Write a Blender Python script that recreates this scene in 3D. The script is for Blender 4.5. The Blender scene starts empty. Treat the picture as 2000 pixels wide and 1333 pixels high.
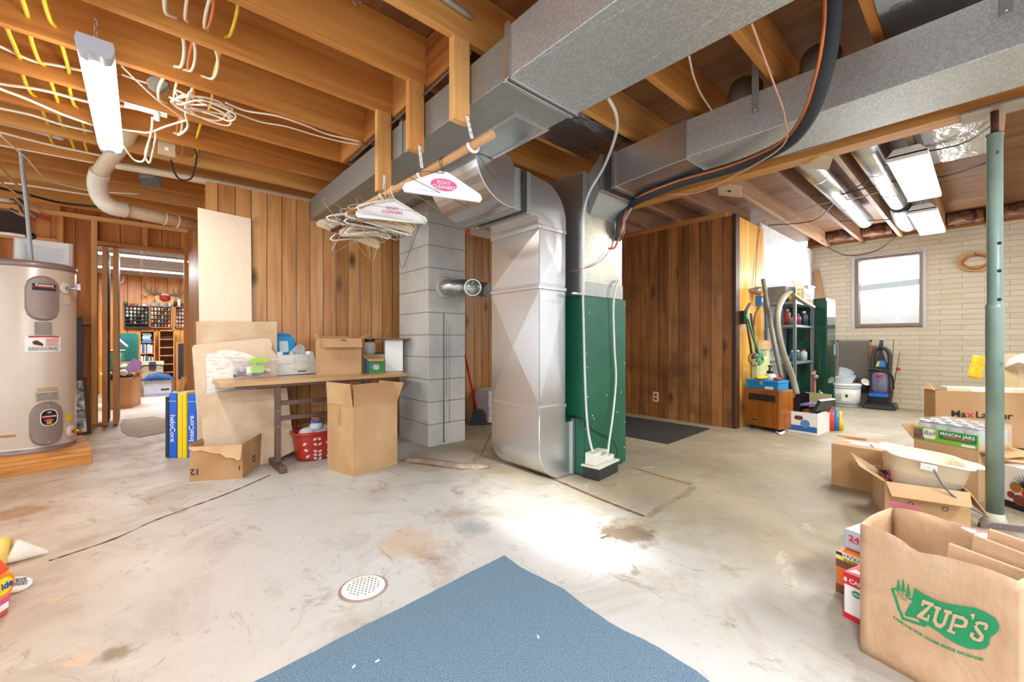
import bpy, math, random
from mathutils import Vector as V, Matrix
random.seed(7)
C = bpy.context.scene.collection
R = math.radians
# ---------------------------------------------------------------- survey helpers: a pixel of the 2000x1333 photograph on a known plane
FOC, PX, PY, EYE = 818.0, 1000.0, 666.0, 1.0
SN, CS = math.sin(R(48.5)), math.cos(R(48.5))
def ray(px, py):
    r = (px-PX)/FOC
    return (r*SN+CS, -r*CS+SN, -(py-PY)/FOC)
def az(px, py, z=0.0):
    d = ray(px, py); t = (z-EYE)/d[2]; return V((d[0]*t, d[1]*t, z))
def ax(px, py, x):
    d = ray(px, py); t = x/d[0]; return V((x, d[1]*t, EYE+d[2]*t))
def ay(px, py, y):
    d = ray(px, py); t = y/d[1]; return V((d[0]*t, y, EYE+d[2]*t))
def ad(px, py, dep):
    d = ray(px, py); return V((d[0]*dep, d[1]*dep, EYE+d[2]*dep))

# ---------------------------------------------------------------- object helpers
FR = {}
def props(o, label=None, cat=None, group=None, kind=None):
    if label: o['label'] = label
    if cat: o['category'] = cat
    if group: o['group'] = group
    if kind: o['kind'] = kind
    return o
def thing(name, label, cat, loc=(0, 0, 0), rz=0.0, group=None, rx=0.0, ry=0.0):
    o = bpy.data.objects.new(name, None); C.objects.link(o)
    o.empty_display_size = 0.05
    o.location = loc; o.rotation_euler = (R(rx), R(ry), R(rz))
    FR[o] = Matrix.Translation(V(loc)) @ o.rotation_euler.to_matrix().to_4x4()
    return props(o, label, cat, group)
class MB:
    def __init__(s): s.v = []; s.f = []; s.sm = []; s.mi = []; s.m = 0
    def add(s, vs, fs, smooth=False):
        n = len(s.v); s.v += [V(p) for p in vs]
        for f in fs:
            s.f.append([i+n for i in f]); s.sm.append(smooth); s.mi.append(s.m)
        return s
    def box(s, x0, y0, z0, x1, y1, z1):
        vs = [(x, y, z) for z in (z0, z1) for y in (y0, y1) for x in (x0, x1)]
        return s.add(vs, [(0, 2, 3, 1), (4, 5, 7, 6), (0, 1, 5, 4), (2, 6, 7, 3), (0, 4, 6, 2), (1, 3, 7, 5)])
    def cbox(s, c, sz, rz=0.0, rx=0.0, ry=0.0):
        b = MB().box(-sz[0]/2, -sz[1]/2, -sz[2]/2, sz[0]/2, sz[1]/2, sz[2]/2)
        m = Matrix.Translation(V(c)) @ Matrix.Rotation(R(rz), 4, 'Z') @ Matrix.Rotation(R(ry), 4, 'Y') @ Matrix.Rotation(R(rx), 4, 'X')
        return s.add([m @ p for p in b.v], b.f)
    def hexa(s, b4, t4):          # frustum from 4 bottom + 4 top corners (counter-clockwise from above)
        return s.add(list(b4)+list(t4), [(3, 2, 1, 0), (4, 5, 6, 7), (0, 1, 5, 4), (1, 2, 6, 5), (2, 3, 7, 6), (3, 0, 4, 7)])
    def beam(s, a, b, w, h, up=(0, 0, 1)):     # bar from a to b, w across, h along up
        a, b = V(a), V(b); d = (b-a).normalized(); u = V(up); u = (u-d*u.dot(d))
        if u.length < 1e-4: u = V((1, 0, 0)); u = u-d*u.dot(d)
        u.normalize(); r = d.cross(u)
        q = [(-1, -1), (1, -1), (1, 1), (-1, 1)]
        return s.add([a+r*(i*w/2)+u*(j*h/2) for i, j in q]+[b+r*(i*w/2)+u*(j*h/2) for i, j in q],
                     [(0, 1, 2, 3), (7, 6, 5, 4), (0, 4, 5, 1), (1, 5, 6, 2), (2, 6, 7, 3), (3, 7, 4, 0)])
    def tube(s, pts, r, n=8, cap=True, smooth=True, close=False):
        pts = [V(p) for p in pts]; m = len(pts)
        rr = r if isinstance(r, (list, tuple)) else [r]*m
        ts = []
        for i in range(m):
            a = pts[(i-1) % m] if (close or i > 0) else pts[i]; b = pts[(i+1) % m] if (close or i < m-1) else pts[i]
            t = b-a
            ts.append(t.normalized() if t.length > 1e-9 else V((0, 0, 1)))
        u = V((0, 0, 1)) if abs(ts[0].z) < .9 else V((1, 0, 0))
        u = (u-ts[0]*u.dot(ts[0])).normalized(); vs = []
        for i in range(m):
            u = u-ts[i]*u.dot(ts[i]); u = u.normalized() if u.length > 1e-6 else ts[i].orthogonal().normalized()
            w = ts[i].cross(u)
            vs += [pts[i]+(u*math.cos(2*math.pi*k/n)+w*math.sin(2*math.pi*k/n))*rr[i] for k in range(n)]
        fs = [(i*n+k, i*n+(k+1) % n, (i+1)*n+(k+1) % n, (i+1)*n+k) for i in range(m-1) for k in range(n)]
        if close: fs += [((m-1)*n+k, (m-1)*n+(k+1) % n, (k+1) % n, k) for k in range(n)]
        s.add(vs, fs, smooth)
        if cap and not close:
            b = len(s.v)-m*n
            s.f += [list(range(b+n-1, b-1, -1)), list(range(b+(m-1)*n, b+m*n))]; s.sm += [False, False]; s.mi += [s.m]*2
        return s
    def lathe(s, prof, c=(0, 0, 0), n=24, axis=(0, 0, 1), cap=True):
        c, a = V(c), V(axis).normalized(); u = a.orthogonal().normalized(); w = a.cross(u); m = len(prof)
        vs = [c+a*z+(u*math.cos(2*math.pi*k/n)+w*math.sin(2*math.pi*k/n))*r for r, z in prof for k in range(n)]
        s.add(vs, [(i*n+k, i*n+(k+1) % n, (i+1)*n+(k+1) % n, (i+1)*n+k) for i in range(m-1) for k in range(n)], True)
        if cap:
            b = len(s.v)-m*n
            if prof[0][0] > 1e-5: s.f.append(list(range(b+n-1, b-1, -1))); s.sm.append(False); s.mi.append(s.m)
            if prof[-1][0] > 1e-5: s.f.append(list(range(b+(m-1)*n, b+m*n))); s.sm.append(False); s.mi.append(s.m)
        return s
    def prism(s, poly, o, ux, uy, h, smooth=False):   # planar polygon (2-D) placed at o with axes ux, uy, extruded by vector h
        o, ux, uy, h = V(o), V(ux), V(uy), V(h); n = len(poly)
        a = [o+ux*x+uy*y for x, y in poly]
        s.add(a+[p+h for p in a], [tuple(range(n-1, -1, -1)), tuple(range(n, 2*n))])
        s.add(a+[p+h for p in a], [(i, (i+1) % n, (i+1) % n+n, i+n) for i in range(n)], smooth)
        return s
    def quad(s, a, b, c, d): return s.add([a, b, c, d], [(0, 1, 2, 3)])
    def ball(s, c, r, n=14, sc=(1, 1, 1)):
        m = max(6, n//2); c = V(c); i0 = len(s.v)
        s.lathe([(max(1e-6, r*math.sin(math.pi*i/m)), -r*math.cos(math.pi*i/m)) for i in range(m+1)], (0, 0, 0), n, cap=False)
        for i in range(i0, len(s.v)):
            p = s.v[i]; s.v[i] = c+V((p.x*sc[0], p.y*sc[1], p.z*sc[2]))
        return s
    def move(s, m): s.v = [m @ p for p in s.v]; return s
    def build(s, name, mat, parent=None, world=True, bevel=0, label=None, cat=None, group=None, kind=None, seg=2, at=None):
        vs = s.v
        if parent is not None:
            if world:
                inv = FR[parent].inverted(); vs = [inv @ p for p in vs]
            off = V((0, 0, 0))
        elif kind == 'structure': off = V((0, 0, 0))
        else:
            if at: off = V(at)
            else:
                xs = [p.x for p in vs]; ys = [p.y for p in vs]; zs = [p.z for p in vs]
                off = V(((min(xs)+max(xs))/2, (min(ys)+max(ys))/2, min(zs)))
            vs = [p-off for p in vs]
        me = bpy.data.meshes.new(name); me.from_pydata([tuple(p) for p in vs], [], s.f)
        for m in (mat if isinstance(mat, (list, tuple)) else [mat]): me.materials.append(m)
        me.polygons.foreach_set('use_smooth', s.sm); me.polygons.foreach_set('material_index', s.mi); me.update()
        o = bpy.data.objects.new(name, me); C.objects.link(o); o.location = off
        if parent is not None: o.parent = parent; FR[o] = FR[parent]
        else: FR[o] = Matrix.Translation(off)
        if bevel:
            b = o.modifiers.new('bevel', 'BEVEL'); b.width = bevel; b.segments = seg; b.limit_method = 'ANGLE'; b.angle_limit = R(40); b.harden_normals = False
        return props(o, label, cat, group, kind)
def copy_tree(o, parent=None):
    c = o.copy(); C.objects.link(c)
    if parent is not None: c.parent = parent
    for ch in list(o.children): copy_tree(ch, c)
    return c
def spline(pts, k=6, close=False):
    p = [V(q) for q in pts]; n = len(p)
    if n < 3: return p
    out = []
    for i in range(n if close else n-1):
        a = p[(i-1) % n] if (close or i > 0) else p[i]; b = p[i]; c = p[(i+1) % n]; d = p[(i+2) % n] if (close or i < n-2) else p[(i+1) % n]
        for j in range(k):
            t = j/k
            out.append(((b*2)+(c-a)*t+(a*2-b*5+c*4-d)*t*t+(b*3-a-c*3+d)*t*t*t)*.5)
    if not close: out.append(p[-1])
    return out
def cable(name, label, cat, pts, r, mat, group=None, n=6, k=6, parent=None):
    return MB().tube(spline(pts, k), r, n).build(name, mat, parent, label=label, cat=cat, group=group)
def basis(right, up):
    r = V(right).normalized(); u = V(up); u = (u-r*u.dot(r)).normalized(); return r, u, r.cross(u)
def text(s, pos, right, up, size, mat, parent=None, bold=0.0, align='CENTER', name='lettering', shear=0.0, sx=1.0, lift=.0012, world=True, label=None, space=1.0):
    cu = bpy.data.curves.new('t', 'FONT'); cu.body = s; cu.size = size; cu.offset = bold*size; cu.align_x = align; cu.align_y = 'CENTER'; cu.shear = shear
    cu.resolution_u = 3; cu.space_character = space; cu.fill_mode = 'FRONT'
    o = bpy.data.objects.new('t', cu); C.objects.link(o)
    me0 = o.to_mesh(); r, u, nn = basis(right, up); p0 = V(pos)+nn*lift
    b = MB(); b.add([p0+r*(v.co.x*sx)+u*v.co.y for v in me0.vertices], [tuple(p.vertices) for p in me0.polygons])
    o.to_mesh_clear(); bpy.data.objects.remove(o); bpy.data.curves.remove(cu)
    return b.build(name, mat, parent, world, label=label)
def decal(pos, right, up, w, h, mat, parent, name='paper_label', lift=.0008, world=True, label=None):
    r, u, nn = basis(right, up); p = V(pos)+nn*lift; t = nn*-.0006
    q = [p-r*w/2-u*h/2, p+r*w/2-u*h/2, p+r*w/2+u*h/2, p-r*w/2+u*h/2]
    b = MB(); b.add(q+[x+t for x in q], [(0, 1, 2, 3), (7, 6, 5, 4), (0, 4, 5, 1), (1, 5, 6, 2), (2, 6, 7, 3), (3, 7, 4, 0)])
    return b.build(name, mat, parent, world, label=label)
def arc(cx, cy, r, a0, a1, n=8):
    return [(cx+r*math.cos(R(a0+(a1-a0)*i/n)), cy+r*math.sin(R(a0+(a1-a0)*i/n))) for i in range(n+1)]
def rrect(w, h, r, n=5):
    return arc(w/2-r, -h/2+r, r, -90, 0, n)+arc(w/2-r, h/2-r, r, 0, 90, n)+arc(-w/2+r, h/2-r, r, 90, 180, n)+arc(-w/2+r, -h/2+r, r, 180, 270, n)

# ---------------------------------------------------------------- materials
def srgb(h):
    h = h.lstrip('#'); c = [int(h[i:i+2], 16)/255 for i in (0, 2, 4)]
    return [x/12.92 if x <= .04045 else ((x+.055)/1.055)**2.4 for x in c]+[1]
class NT:
    def __init__(s, name):
        s.mat = bpy.data.materials.new(name); s.mat.use_nodes = True; s.t = s.mat.node_tree
        s.b = s.t.nodes['Principled BSDF']; s.co = None
    def n(s, typ, **kw):
        o = s.t.nodes.new(typ)
        for k, v in kw.items(): setattr(o, k, v)
        return o
    def l(s, a, b): s.t.links.new(a, b)
    def put(s, node, key, val):
        if hasattr(val, 'links'): s.l(val, node.inputs[key])
        else: node.inputs[key].default_value = val
    def obj(s):
        if s.co is None: s.co = s.n('ShaderNodeTexCoord').outputs['Object']
        return s.co
    def mapped(s, scale=(1, 1, 1), loc=(0, 0, 0), src=None, rnd=0.0):
        m = s.n('ShaderNodeMapping'); s.l(src or s.obj(), m.inputs[0]); m.inputs['Scale'].default_value = scale
        if rnd:
            oi = s.n('ShaderNodeObjectInfo'); k = s.n('ShaderNodeVectorMath', operation='SCALE'); k.inputs[0].default_value = (rnd, rnd*.7, rnd*1.3)
            s.l(oi.outputs['Random'], k.inputs['Scale']); s.l(k.outputs[0], m.inputs['Location'])
        else: m.inputs['Location'].default_value = loc
        return m.outputs[0]
    def noise(s, vec, scale, detail=3, rough=.55, dist=0.0):
        n = s.n('ShaderNodeTexNoise'); s.l(vec, n.inputs['Vector']); n.inputs['Scale'].default_value = scale; n.inputs['Detail'].default_value = detail
        n.inputs['Roughness'].default_value = rough; n.inputs['Distortion'].default_value = dist; return n.outputs['Fac']
    def voro(s, vec, scale, feature='F1', out='Distance', rnd=1.0):
        n = s.n('ShaderNodeTexVoronoi', feature=feature); s.l(vec, n.inputs['Vector']); n.inputs['Scale'].default_value = scale
        n.inputs['Randomness'].default_value = rnd; return n.outputs[out]
    def ramp(s, fac, stops):
        n = s.n('ShaderNodeValToRGB'); s.l(fac, n.inputs[0]); e = n.color_ramp.elements
        while len(e) < len(stops): e.new(.5)
        for i, (p, c) in enumerate(stops): e[i].position = p; e[i].color = c if not isinstance(c, str) else srgb(c)
        return n.outputs[0]
    def fr(s, fac, a, b, c=0.0, d=1.0):
        n = s.n('ShaderNodeMapRange'); s.l(fac, n.inputs[0]); n.inputs[1].default_value = a; n.inputs[2].default_value = b; n.inputs[3].default_value = c; n.inputs[4].default_value = d
        return n.outputs[0]
    def mix(s, f, a, b, mode='MIX'):
        n = s.n('ShaderNodeMix', data_type='RGBA', blend_type=mode)
        for i, x in ((0, f), (6, a), (7, b)):
            if hasattr(x, 'links'): s.l(x, n.inputs[i])
            else: n.inputs[i].default_value = srgb(x) if isinstance(x, str) else x
        return n.outputs[2]
    def math(s, op, a, b=0.0, c=0.0):
        n = s.n('ShaderNodeMath', operation=op)
        for i, x in enumerate((a, b, c)):
            if hasattr(x, 'links'): s.l(x, n.inputs[i])
            else: n.inputs[i].default_value = x
        return n.outputs[0]
    def bump(s, h, st=.3, dist=.01):
        n = s.n('ShaderNodeBump'); s.l(h, n.inputs['Height']); n.inputs['Strength'].default_value = st; n.inputs['Distance'].default_value = dist
        s.l(n.outputs[0], s.b.inputs['Normal'])
    def end(s, col=None, rough=.5, metal=0.0, **kw):
        if col is not None: s.put(s.b, 'Base Color', srgb(col) if isinstance(col, str) else col)
        s.put(s.b, 'Roughness', rough); s.put(s.b, 'Metallic', metal)
        for k, v in kw.items(): s.put(s.b, k.replace('_', ' '), v)
        return s.mat
_mc = {}
def M(col, rough=.5, metal=0.0, var=.08, scale=14.0, **kw):
    key = (col, rough, metal, var, scale, tuple(kw.items()))
    if key in _mc: return _mc[key]
    t = NT('surface_'+col.strip('#')); n = t.noise(t.mapped(rnd=5), scale, 3)
    c = srgb(col); lo = [x*(1-var) for x in c[:3]]+[1]; hi = [min(1, x*(1+var)) for x in c[:3]]+[1]
    _mc[key] = t.end(t.ramp(n, [(.3, lo), (.7, hi)]), rough, metal, **kw); return _mc[key]
def wood(name, axis, dark, mid, light, rough=.55, knots=.6, gs=1.0, tint=.25):
    t = NT(name); sc = [16*gs]*3; sc['xyz'.index(axis)] = .9*gs
    ks = [7*gs]*3; ks['xyz'.index(axis)] = 2.4*gs
    g = t.noise(t.mapped(sc, rnd=9), 1, 5, .6, .6)
    w = t.noise(t.mapped([x*.28 for x in sc], rnd=5), 1, 2, .5, 1.2)
    f = t.math('ADD', t.math('MULTIPLY', g, .55), t.math('MULTIPLY', w, .45))
    oi = t.n('ShaderNodeObjectInfo'); f2 = t.math('ADD', f, t.math('MULTIPLY', t.math('SUBTRACT', oi.outputs['Random'], .5), tint))
    col = t.ramp(f2, [(.3, dark), (.5, mid), (.72, light)])
    kv = t.voro(t.mapped(ks, rnd=11), .45); k = t.fr(kv, .03, .13, 1, 0)
    col = t.mix(t.math('MULTIPLY', k, knots), col, [x*.28 for x in srgb(dark)[:3]]+[1])
    t.bump(g, .12, .004)
    return t.end(col, rough)
def boards(name, axis, width, dark, mid, light, rough=.45, knots=.75, groove=.035, gcol='#2a1608', stain=None):
    t = NT(name); sp = t.n('ShaderNodeSeparateXYZ'); t.l(t.obj(), sp.inputs[0]); u = sp.outputs[axis.upper()]; z = sp.outputs['Z']
    q = t.math('DIVIDE', u, width); cell = t.math('FLOOR', q); fr = t.math('FRACT', q)
    wn = t.n('ShaderNodeTexWhiteNoise', noise_dimensions='1D'); t.l(cell, wn.inputs['W'])
    cv = t.n('ShaderNodeCombineXYZ'); t.l(t.math('MULTIPLY', u, 1.0), cv.inputs[0]); t.l(z, cv.inputs[1]); t.l(t.math('MULTIPLY', cell, 3.7), cv.inputs[2])
    g = t.noise(t.mapped((26, 1.3, 1), src=cv.outputs[0]), 1, 5, .6, .7)
    w = t.noise(t.mapped((7, .7, 1), src=cv.outputs[0]), 1, 2, .5, 1.5)
    f = t.math('ADD', t.math('ADD', t.math('MULTIPLY', g, .4), t.math('MULTIPLY', w, .4)), t.math('MULTIPLY', wn.outputs['Value'], .2))
    col = t.ramp(f, [(.33, dark), (.5, mid), (.68, light)])
    kv = t.voro(t.mapped((6, 2.7, 1), src=cv.outputs[0]), .62); k = t.math('MULTIPLY', t.fr(kv, .06, .19, 1, 0), knots)
    col = t.mix(k, col, [x*.3 for x in srgb(dark)[:3]]+[1])
    if stain:
        sn = t.noise(t.mapped((1.6, 1.6, 1.6)), 1.6, 4, .6); sf = t.math('MULTIPLY', t.fr(sn, .46, .68), t.fr(z, stain[1], stain[2], stain[3], stain[4]))
        col = t.mix(sf, col, stain[0])
    e = t.math('MINIMUM', fr, t.math('SUBTRACT', 1.0, fr)); gf = t.fr(e, groove*.4, groove, 1, 0)
    col = t.mix(t.math('MULTIPLY', gf, .85), col, gcol)
    t.bump(t.math('SUBTRACT', t.math('MULTIPLY', g, .1), gf), .6, .006)
    return t.end(col, rough)
def galv(name, base, rough=.32, spangle=.25, sc=60, metal=.95, tone=.1, bump=0.0):
    t = NT(name); v = t.voro(t.mapped((1, 1, 1)), sc, out='Color'); sx = t.n('ShaderNodeSeparateColor'); t.l(v, sx.inputs[0])
    n = t.noise(t.mapped((1, 1, 1), rnd=7), 2.2, 4)
    f = t.math('ADD', t.math('MULTIPLY', sx.outputs[0], spangle), t.math('MULTIPLY', n, tone*2))
    c = srgb(base); lo = [x*(1-spangle*.9-tone) for x in c[:3]]+[1]; hi = [min(1, x*(1+spangle*.5+tone)) for x in c[:3]]+[1]
    col = t.ramp(f, [(.1, lo), (spangle+tone*2, hi)])
    if bump: t.bump(t.noise(t.mapped((1, 1, 1), rnd=3), 3.5, 2), bump, .03)
    return t.end(col, t.fr(f, 0, 1, rough+.08, rough-.1), metal)
def emit(name, col, st):
    t = NT(name); t.put(t.b, 'Emission Color', srgb(col)); t.put(t.b, 'Emission Strength', st); return t.end('#f4f4f0', .4)
def glassy(name, col='#ffffff', rough=.03, alpha=.25):
    t = NT(name); return t.end(col, rough, 0.0, Alpha=alpha)

joist_m = wood('joist_wood', 'x', '#ad6a28', '#cf8c44', '#e5b069', .6, .55, tint=.22)
stud_m = wood('stud_wood', 'z', '#b5702c', '#d99a52', '#ecbd7c', .6, .5)
studx_m = wood('plate_wood', 'x', '#b5702c', '#d99a52', '#ecbd7c', .6, .5)
beam_m = wood('beam_wood', 'y', '#a0652c', '#c98d4c', '#dfb074', .6, .3)
block_m = wood('blocking_wood', 'y', '#8a4f20', '#b57236', '#cf9554', .6, .4)
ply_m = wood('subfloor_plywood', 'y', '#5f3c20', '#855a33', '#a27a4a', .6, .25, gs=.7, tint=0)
rjoist_m = wood('far_joist_wood', 'x', '#7c5034', '#a77b58', '#c8a27e', .6, .55)
pine_m = boards('knotty_pine_boards', 'x', .12, '#94602f', '#b9824c', '#d0a06c', .38, .95)
pineb_m = boards('den_pine_boards', 'x', .2, '#b06a26', '#d69344', '#e8b264', .4, .8)
backs_m = boards('pine_board_backs', 'x', .19, '#a9662c', '#cd8a48', '#e2ab6c', .6, .7, .02)
ret_m = boards('return_boards', 'y', .16, '#9a602c', '#b87a40', '#cf9a60', .5, .5)
closet_m = boards('dark_stained_boards', 'y', .135, '#74431c', '#9c6430', '#b98048', .42, .85, .04, '#2a170b', ('#4a2e1c', 0.0, 2.4, .75, .3))
yellow_m = boards('yellow_pine_boards', 'x', .125, '#c07f22', '#e0a23a', '#efbb58', .45, .35, .03, '#6a4010', ('#3c2a1c', .05, .75, 1.6, 0))
alu_m = galv('bright_sheet_metal', '#d9dadb', .24, .05, 90, .92, .06, .06)
spang_m = galv('spangled_galvanised', '#cfd3d4', .4, .2, 150, .7, .04)
dull_m = galv('dull_galvanised', '#a9adaa', .45, .12, 110, .7, .05)
dark_metal = galv('dark_sheet_metal', '#8c8a86', .35, .05, 90, .9, .08, .05)
# ---------------------------------------------------------------- the room
def struct(name, mb, mat, bevel=0): return mb.build(name, mat, None, kind='structure', bevel=bevel)
# concrete floor
t = NT('stained_concrete'); P0 = t.mapped((1, 1, 1))
big = t.noise(P0, .55, 5, .6, .4); med = t.noise(P0, 2.3, 6, .65, .8); fin = t.noise(P0, 28, 3, .6)
col = t.ramp(big, [(.3, '#b3ada2'), (.47, '#c8c6c2'), (.6, '#cfd0cf'), (.75, '#c3bdb2')])
col = t.mix(t.math('MULTIPLY', t.fr(med, .52, .72), .5), col, '#91795a')
col = t.mix(t.math('MULTIPLY', t.fr(t.noise(t.mapped((1, 1, 1), (4, 2, 0)), 1.5, 7, .7, 1.0), .56, .66), .4), col, '#cbc6bb')
rust = t.noise(t.mapped((1.2, .55, 1), (9, 3, 0)), 1.6, 6, .7, .7); col = t.mix(t.math('MULTIPLY', t.fr(rust, .6, .74), .55), col, '#8f5f36')
sp = t.n('ShaderNodeSeparateXYZ'); t.l(t.obj(), sp.inputs[0])
# tan half beyond the furnace: stains plus mixed lamp tints put into the colour
rt = t.math('ADD', t.fr(sp.outputs['X'], 1.25, 2.4), t.math('MULTIPLY', t.math('SUBTRACT', med, .5), .8))
col = t.mix(t.math('MULTIPLY', t.fr(rt, .25, .9), .85), col, t.mix(t.fr(t.noise(P0, 1.1, 6, .65, 1), .35, .65), '#a39474', '#877a60'))
lf = t.math('ADD', t.fr(sp.outputs['X'], .9, -.5), t.math('MULTIPLY', t.math('SUBTRACT', big, .5), 1.2))  # warm left side, partly the tint of mixed lamps put into the concrete colour
col = t.mix(t.math('MULTIPLY', t.fr(lf, .2, 1.0), .75), col, t.mix(t.fr(med, .35, .65), '#d2b394', '#b3906c'))
def blot(cx, cy, r, c, st, base):
    d = t.n('ShaderNodeVectorMath', operation='DISTANCE'); t.l(t.obj(), d.inputs[0]); d.inputs[1].default_value = (cx, cy, 0)
    f = t.fr(t.math('ADD', d.outputs['Value'], t.math('ADD', t.math('MULTIPLY', t.math('SUBTRACT', med, .5), r*2.0), t.math('MULTIPLY', t.math('SUBTRACT', t.noise(P0, 9, 6, .7), .5), r*2.2))), r, r*.45)
    return t.mix(t.math('MULTIPLY', f, st), base, c)
p = az(1225, 1035); col = blot(p.x, p.y, .17, '#6b5436', .85, col)
p = az(790, 1060); col = blot(p.x, p.y, .2, '#c8a988', .6, col)
p = az(220, 1280); col = blot(p.x, p.y, .055, '#8a7358', .8, col)
p = az(150, 1290); col = blot(p.x, p.y, .05, '#d8b894', .8, col)
p = az(110, 1170); col = blot(p.x, p.y, .045, '#d8b48c', .8, col)
p = az(40, 1000); col = blot(p.x, p.y, .16, '#a8703c', .7, col)
p = az(920, 1030); col = blot(p.x, p.y, .1, '#8d949a', .55, col)
p = az(1400, 905); col = blot(p.x, p.y, .3, '#8f8460', .6, col)
fl = t.noise(t.mapped((1, .5, 1), (2, 7, 0)), 5.5, 8, .75, 1.2); col = t.mix(t.math('MULTIPLY', t.fr(fl, .58, .63), .45), col, '#8c7156')
fl2 = t.noise(t.mapped((.6, 1, 1), (12, 1, 0)), 3.2, 8, .78, .8); col = t.mix(t.math('MULTIPLY', t.fr(fl2, .6, .64), .5), col, '#d6c8b4')
fl3 = t.noise(t.mapped((1, 1, 1), (3, 13, 0)), 7.5, 8, .8, .6); col = t.mix(t.math('MULTIPLY', t.fr(fl3, .62, .66), .5), col, '#6f6457')
col = t.mix(t.math('MULTIPLY', t.fr(fin, .58, .8), .3), col, '#7a6c58')
t.bump(t.math('ADD', med, t.math('MULTIPLY', fin, .3)), .12, .01)
floor_m = t.end(col, t.fr(med, .3, .7, .45, .75))
struct('floor', MB().box(-3.2, -2.6, -.08, 9.2, 12.4, 0), floor_m)
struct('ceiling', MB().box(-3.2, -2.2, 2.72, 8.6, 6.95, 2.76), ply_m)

# knotty pine wall behind the table and the return beside the doorway
XR, YP, YD = .40, 4.25, 6.84
struct('wall_back', MB().box(XR, YP, 0, 5.2, YP+.1, 2.32), pine_m)
struct('wall_return', MB().box(XR+.05, YP+.1, 0, XR+.15, YD, 2.34), ret_m)
# doorway partition: pine board backs nailed on the far side of open studs
x0, x1, zt = -.385, .40, 2.125
w = MB(); w.box(-3.2, YD+.09, 0, x0, YD+.11, 2.6); w.box(x0, YD+.09, zt, XR+.15, YD+.11, 2.6)
struct('wall_doorway', w, backs_m)
n = 0
def stud(xa, za, xb, zb, y0=YD, y1=YD+.09, m=None):
    global n; n += 1
    return struct('trim_%d' % n, MB().box(xa, y0, za, xb, y1, zb), m or stud_m, .003)
stud(-2.6, 2.40, XR+.05, 2.45, m=studx_m); stud(-2.6, 2.40+.05, -.68, 2.62, YD+.03, YD+.08, m=studx_m)
stud(-.70, 0, -.655, 2.40); stud(x0-.05, 0, x0, 2.40); stud(XR+.012, 0, XR+.049, 2.40)
stud(x0, zt, XR+.01, zt+.045, m=studx_m); stud(.02, zt+.045, .06, 2.40)
stud(-2.6, 2.09, -.70, 2.135, m=studx_m)
stud(-.70, 1.19, x0-.05, 1.23, m=studx_m); stud(-1.2, 0, -1.155, 2.09)
stud(-1.2, .0, x0-.05, .045, m=studx_m)
stud(-1.35, 2.135, -.92, 2.38, YD+.05, YD+.085, M('#3a2c22', .7))  # dark panel standing in for the black wall gap, its shade in the colour
# closet of dark boards, its yellow side, and the rough white wall behind the shelves
XC, YC = 5.065, 1.888
struct('wall_closet', MB().box(XC, YC, 0, XC+.1, YP, 2.44), closet_m)
struct('wall_side', MB().box(XC+.1, YC, 0, 5.98, YC+.1, 2.44), yellow_m)
stud(XC-.012, 0, XC+.1, 2.45, YC-.012, YC+.03, m=wood('dark_corner_wood', 'z', '#3a2113', '#553420', '#6d4a30', .5, .2))
n += 1; struct('trim_%d' % n, MB().box(XC-.01, YC+.1, 2.44, XC+.1, YP, 2.5), block_m)
t = NT('rough_white_plaster'); q = t.noise(t.mapped(), 9, 5); t.bump(q, .4, .02); white_m = t.end(t.ramp(q, [(.3, '#cfcdd2'), (.7, '#e6e4e8')]), .8)
struct('wall_white', MB().box(5.98, YC+.04, 0, 8.45, YC+.14, 2.53), white_m)
# painted brick wall with its window opening
XB = 8.45
wy0, wy1, wz0, wz1 = .585, 1.372, 1.215, 2.31
t = NT('painted_brick'); br = t.n('ShaderNodeTexBrick'); 
sp = t.n('ShaderNodeSeparateXYZ'); t.l(t.obj(), sp.inputs[0]); cv = t.n('ShaderNodeCombineXYZ'); t.l(sp.outputs['Y'], cv.inputs[0]); t.l(sp.outputs['Z'], cv.inputs[1])
t.l(cv.outputs[0], br.inputs['Vector']); br.inputs['Scale'].default_value = 1; br.inputs['Brick Width'].default_value = .42; br.inputs['Row Height'].default_value = .072
br.inputs['Mortar Size'].default_value = .006; br.inputs['Mortar Smooth'].default_value = .4
br.inputs['Color1'].default_value = srgb('#cfc3ae'); br.inputs['Color2'].default_value = srgb('#c6b9a2'); br.inputs['Mortar'].default_value = srgb('#b3a691')
q = t.noise(t.mapped(), 6, 5); c = t.mix(t.math('MULTIPLY', t.fr(q, .5, .8), .3), br.outputs['Color'], '#b0a084')
t.bump(t.math('ADD', t.math('SUBTRACT', 1.0, br.outputs['Fac']), t.math('MULTIPLY', q, .3)), .45, .012)
brick_m = t.end(c, .7)
w = MB(); w.box(XB, -2.4, 0, XB+.2, wy0, 2.56); w.box(XB, wy1, 0, XB+.2, YC+.14, 2.56); w.box(XB, wy0, 0, XB+.2, wy1, wz0); w.box(XB, wy0, wz1, XB+.2, wy1, 2.56)
struct('wall_brick', w, brick_m)
n += 1; struct('trim_%d' % n, MB().box(XB-.02, -2.4, 2.56, XB+.2, YC+.14, 2.6), block_m)
n += 1; struct('trim_%d' % n, MB().box(XB+.14, -2.4, 2.6, XB+.2, YC+.14, 2.72), block_m)
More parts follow.
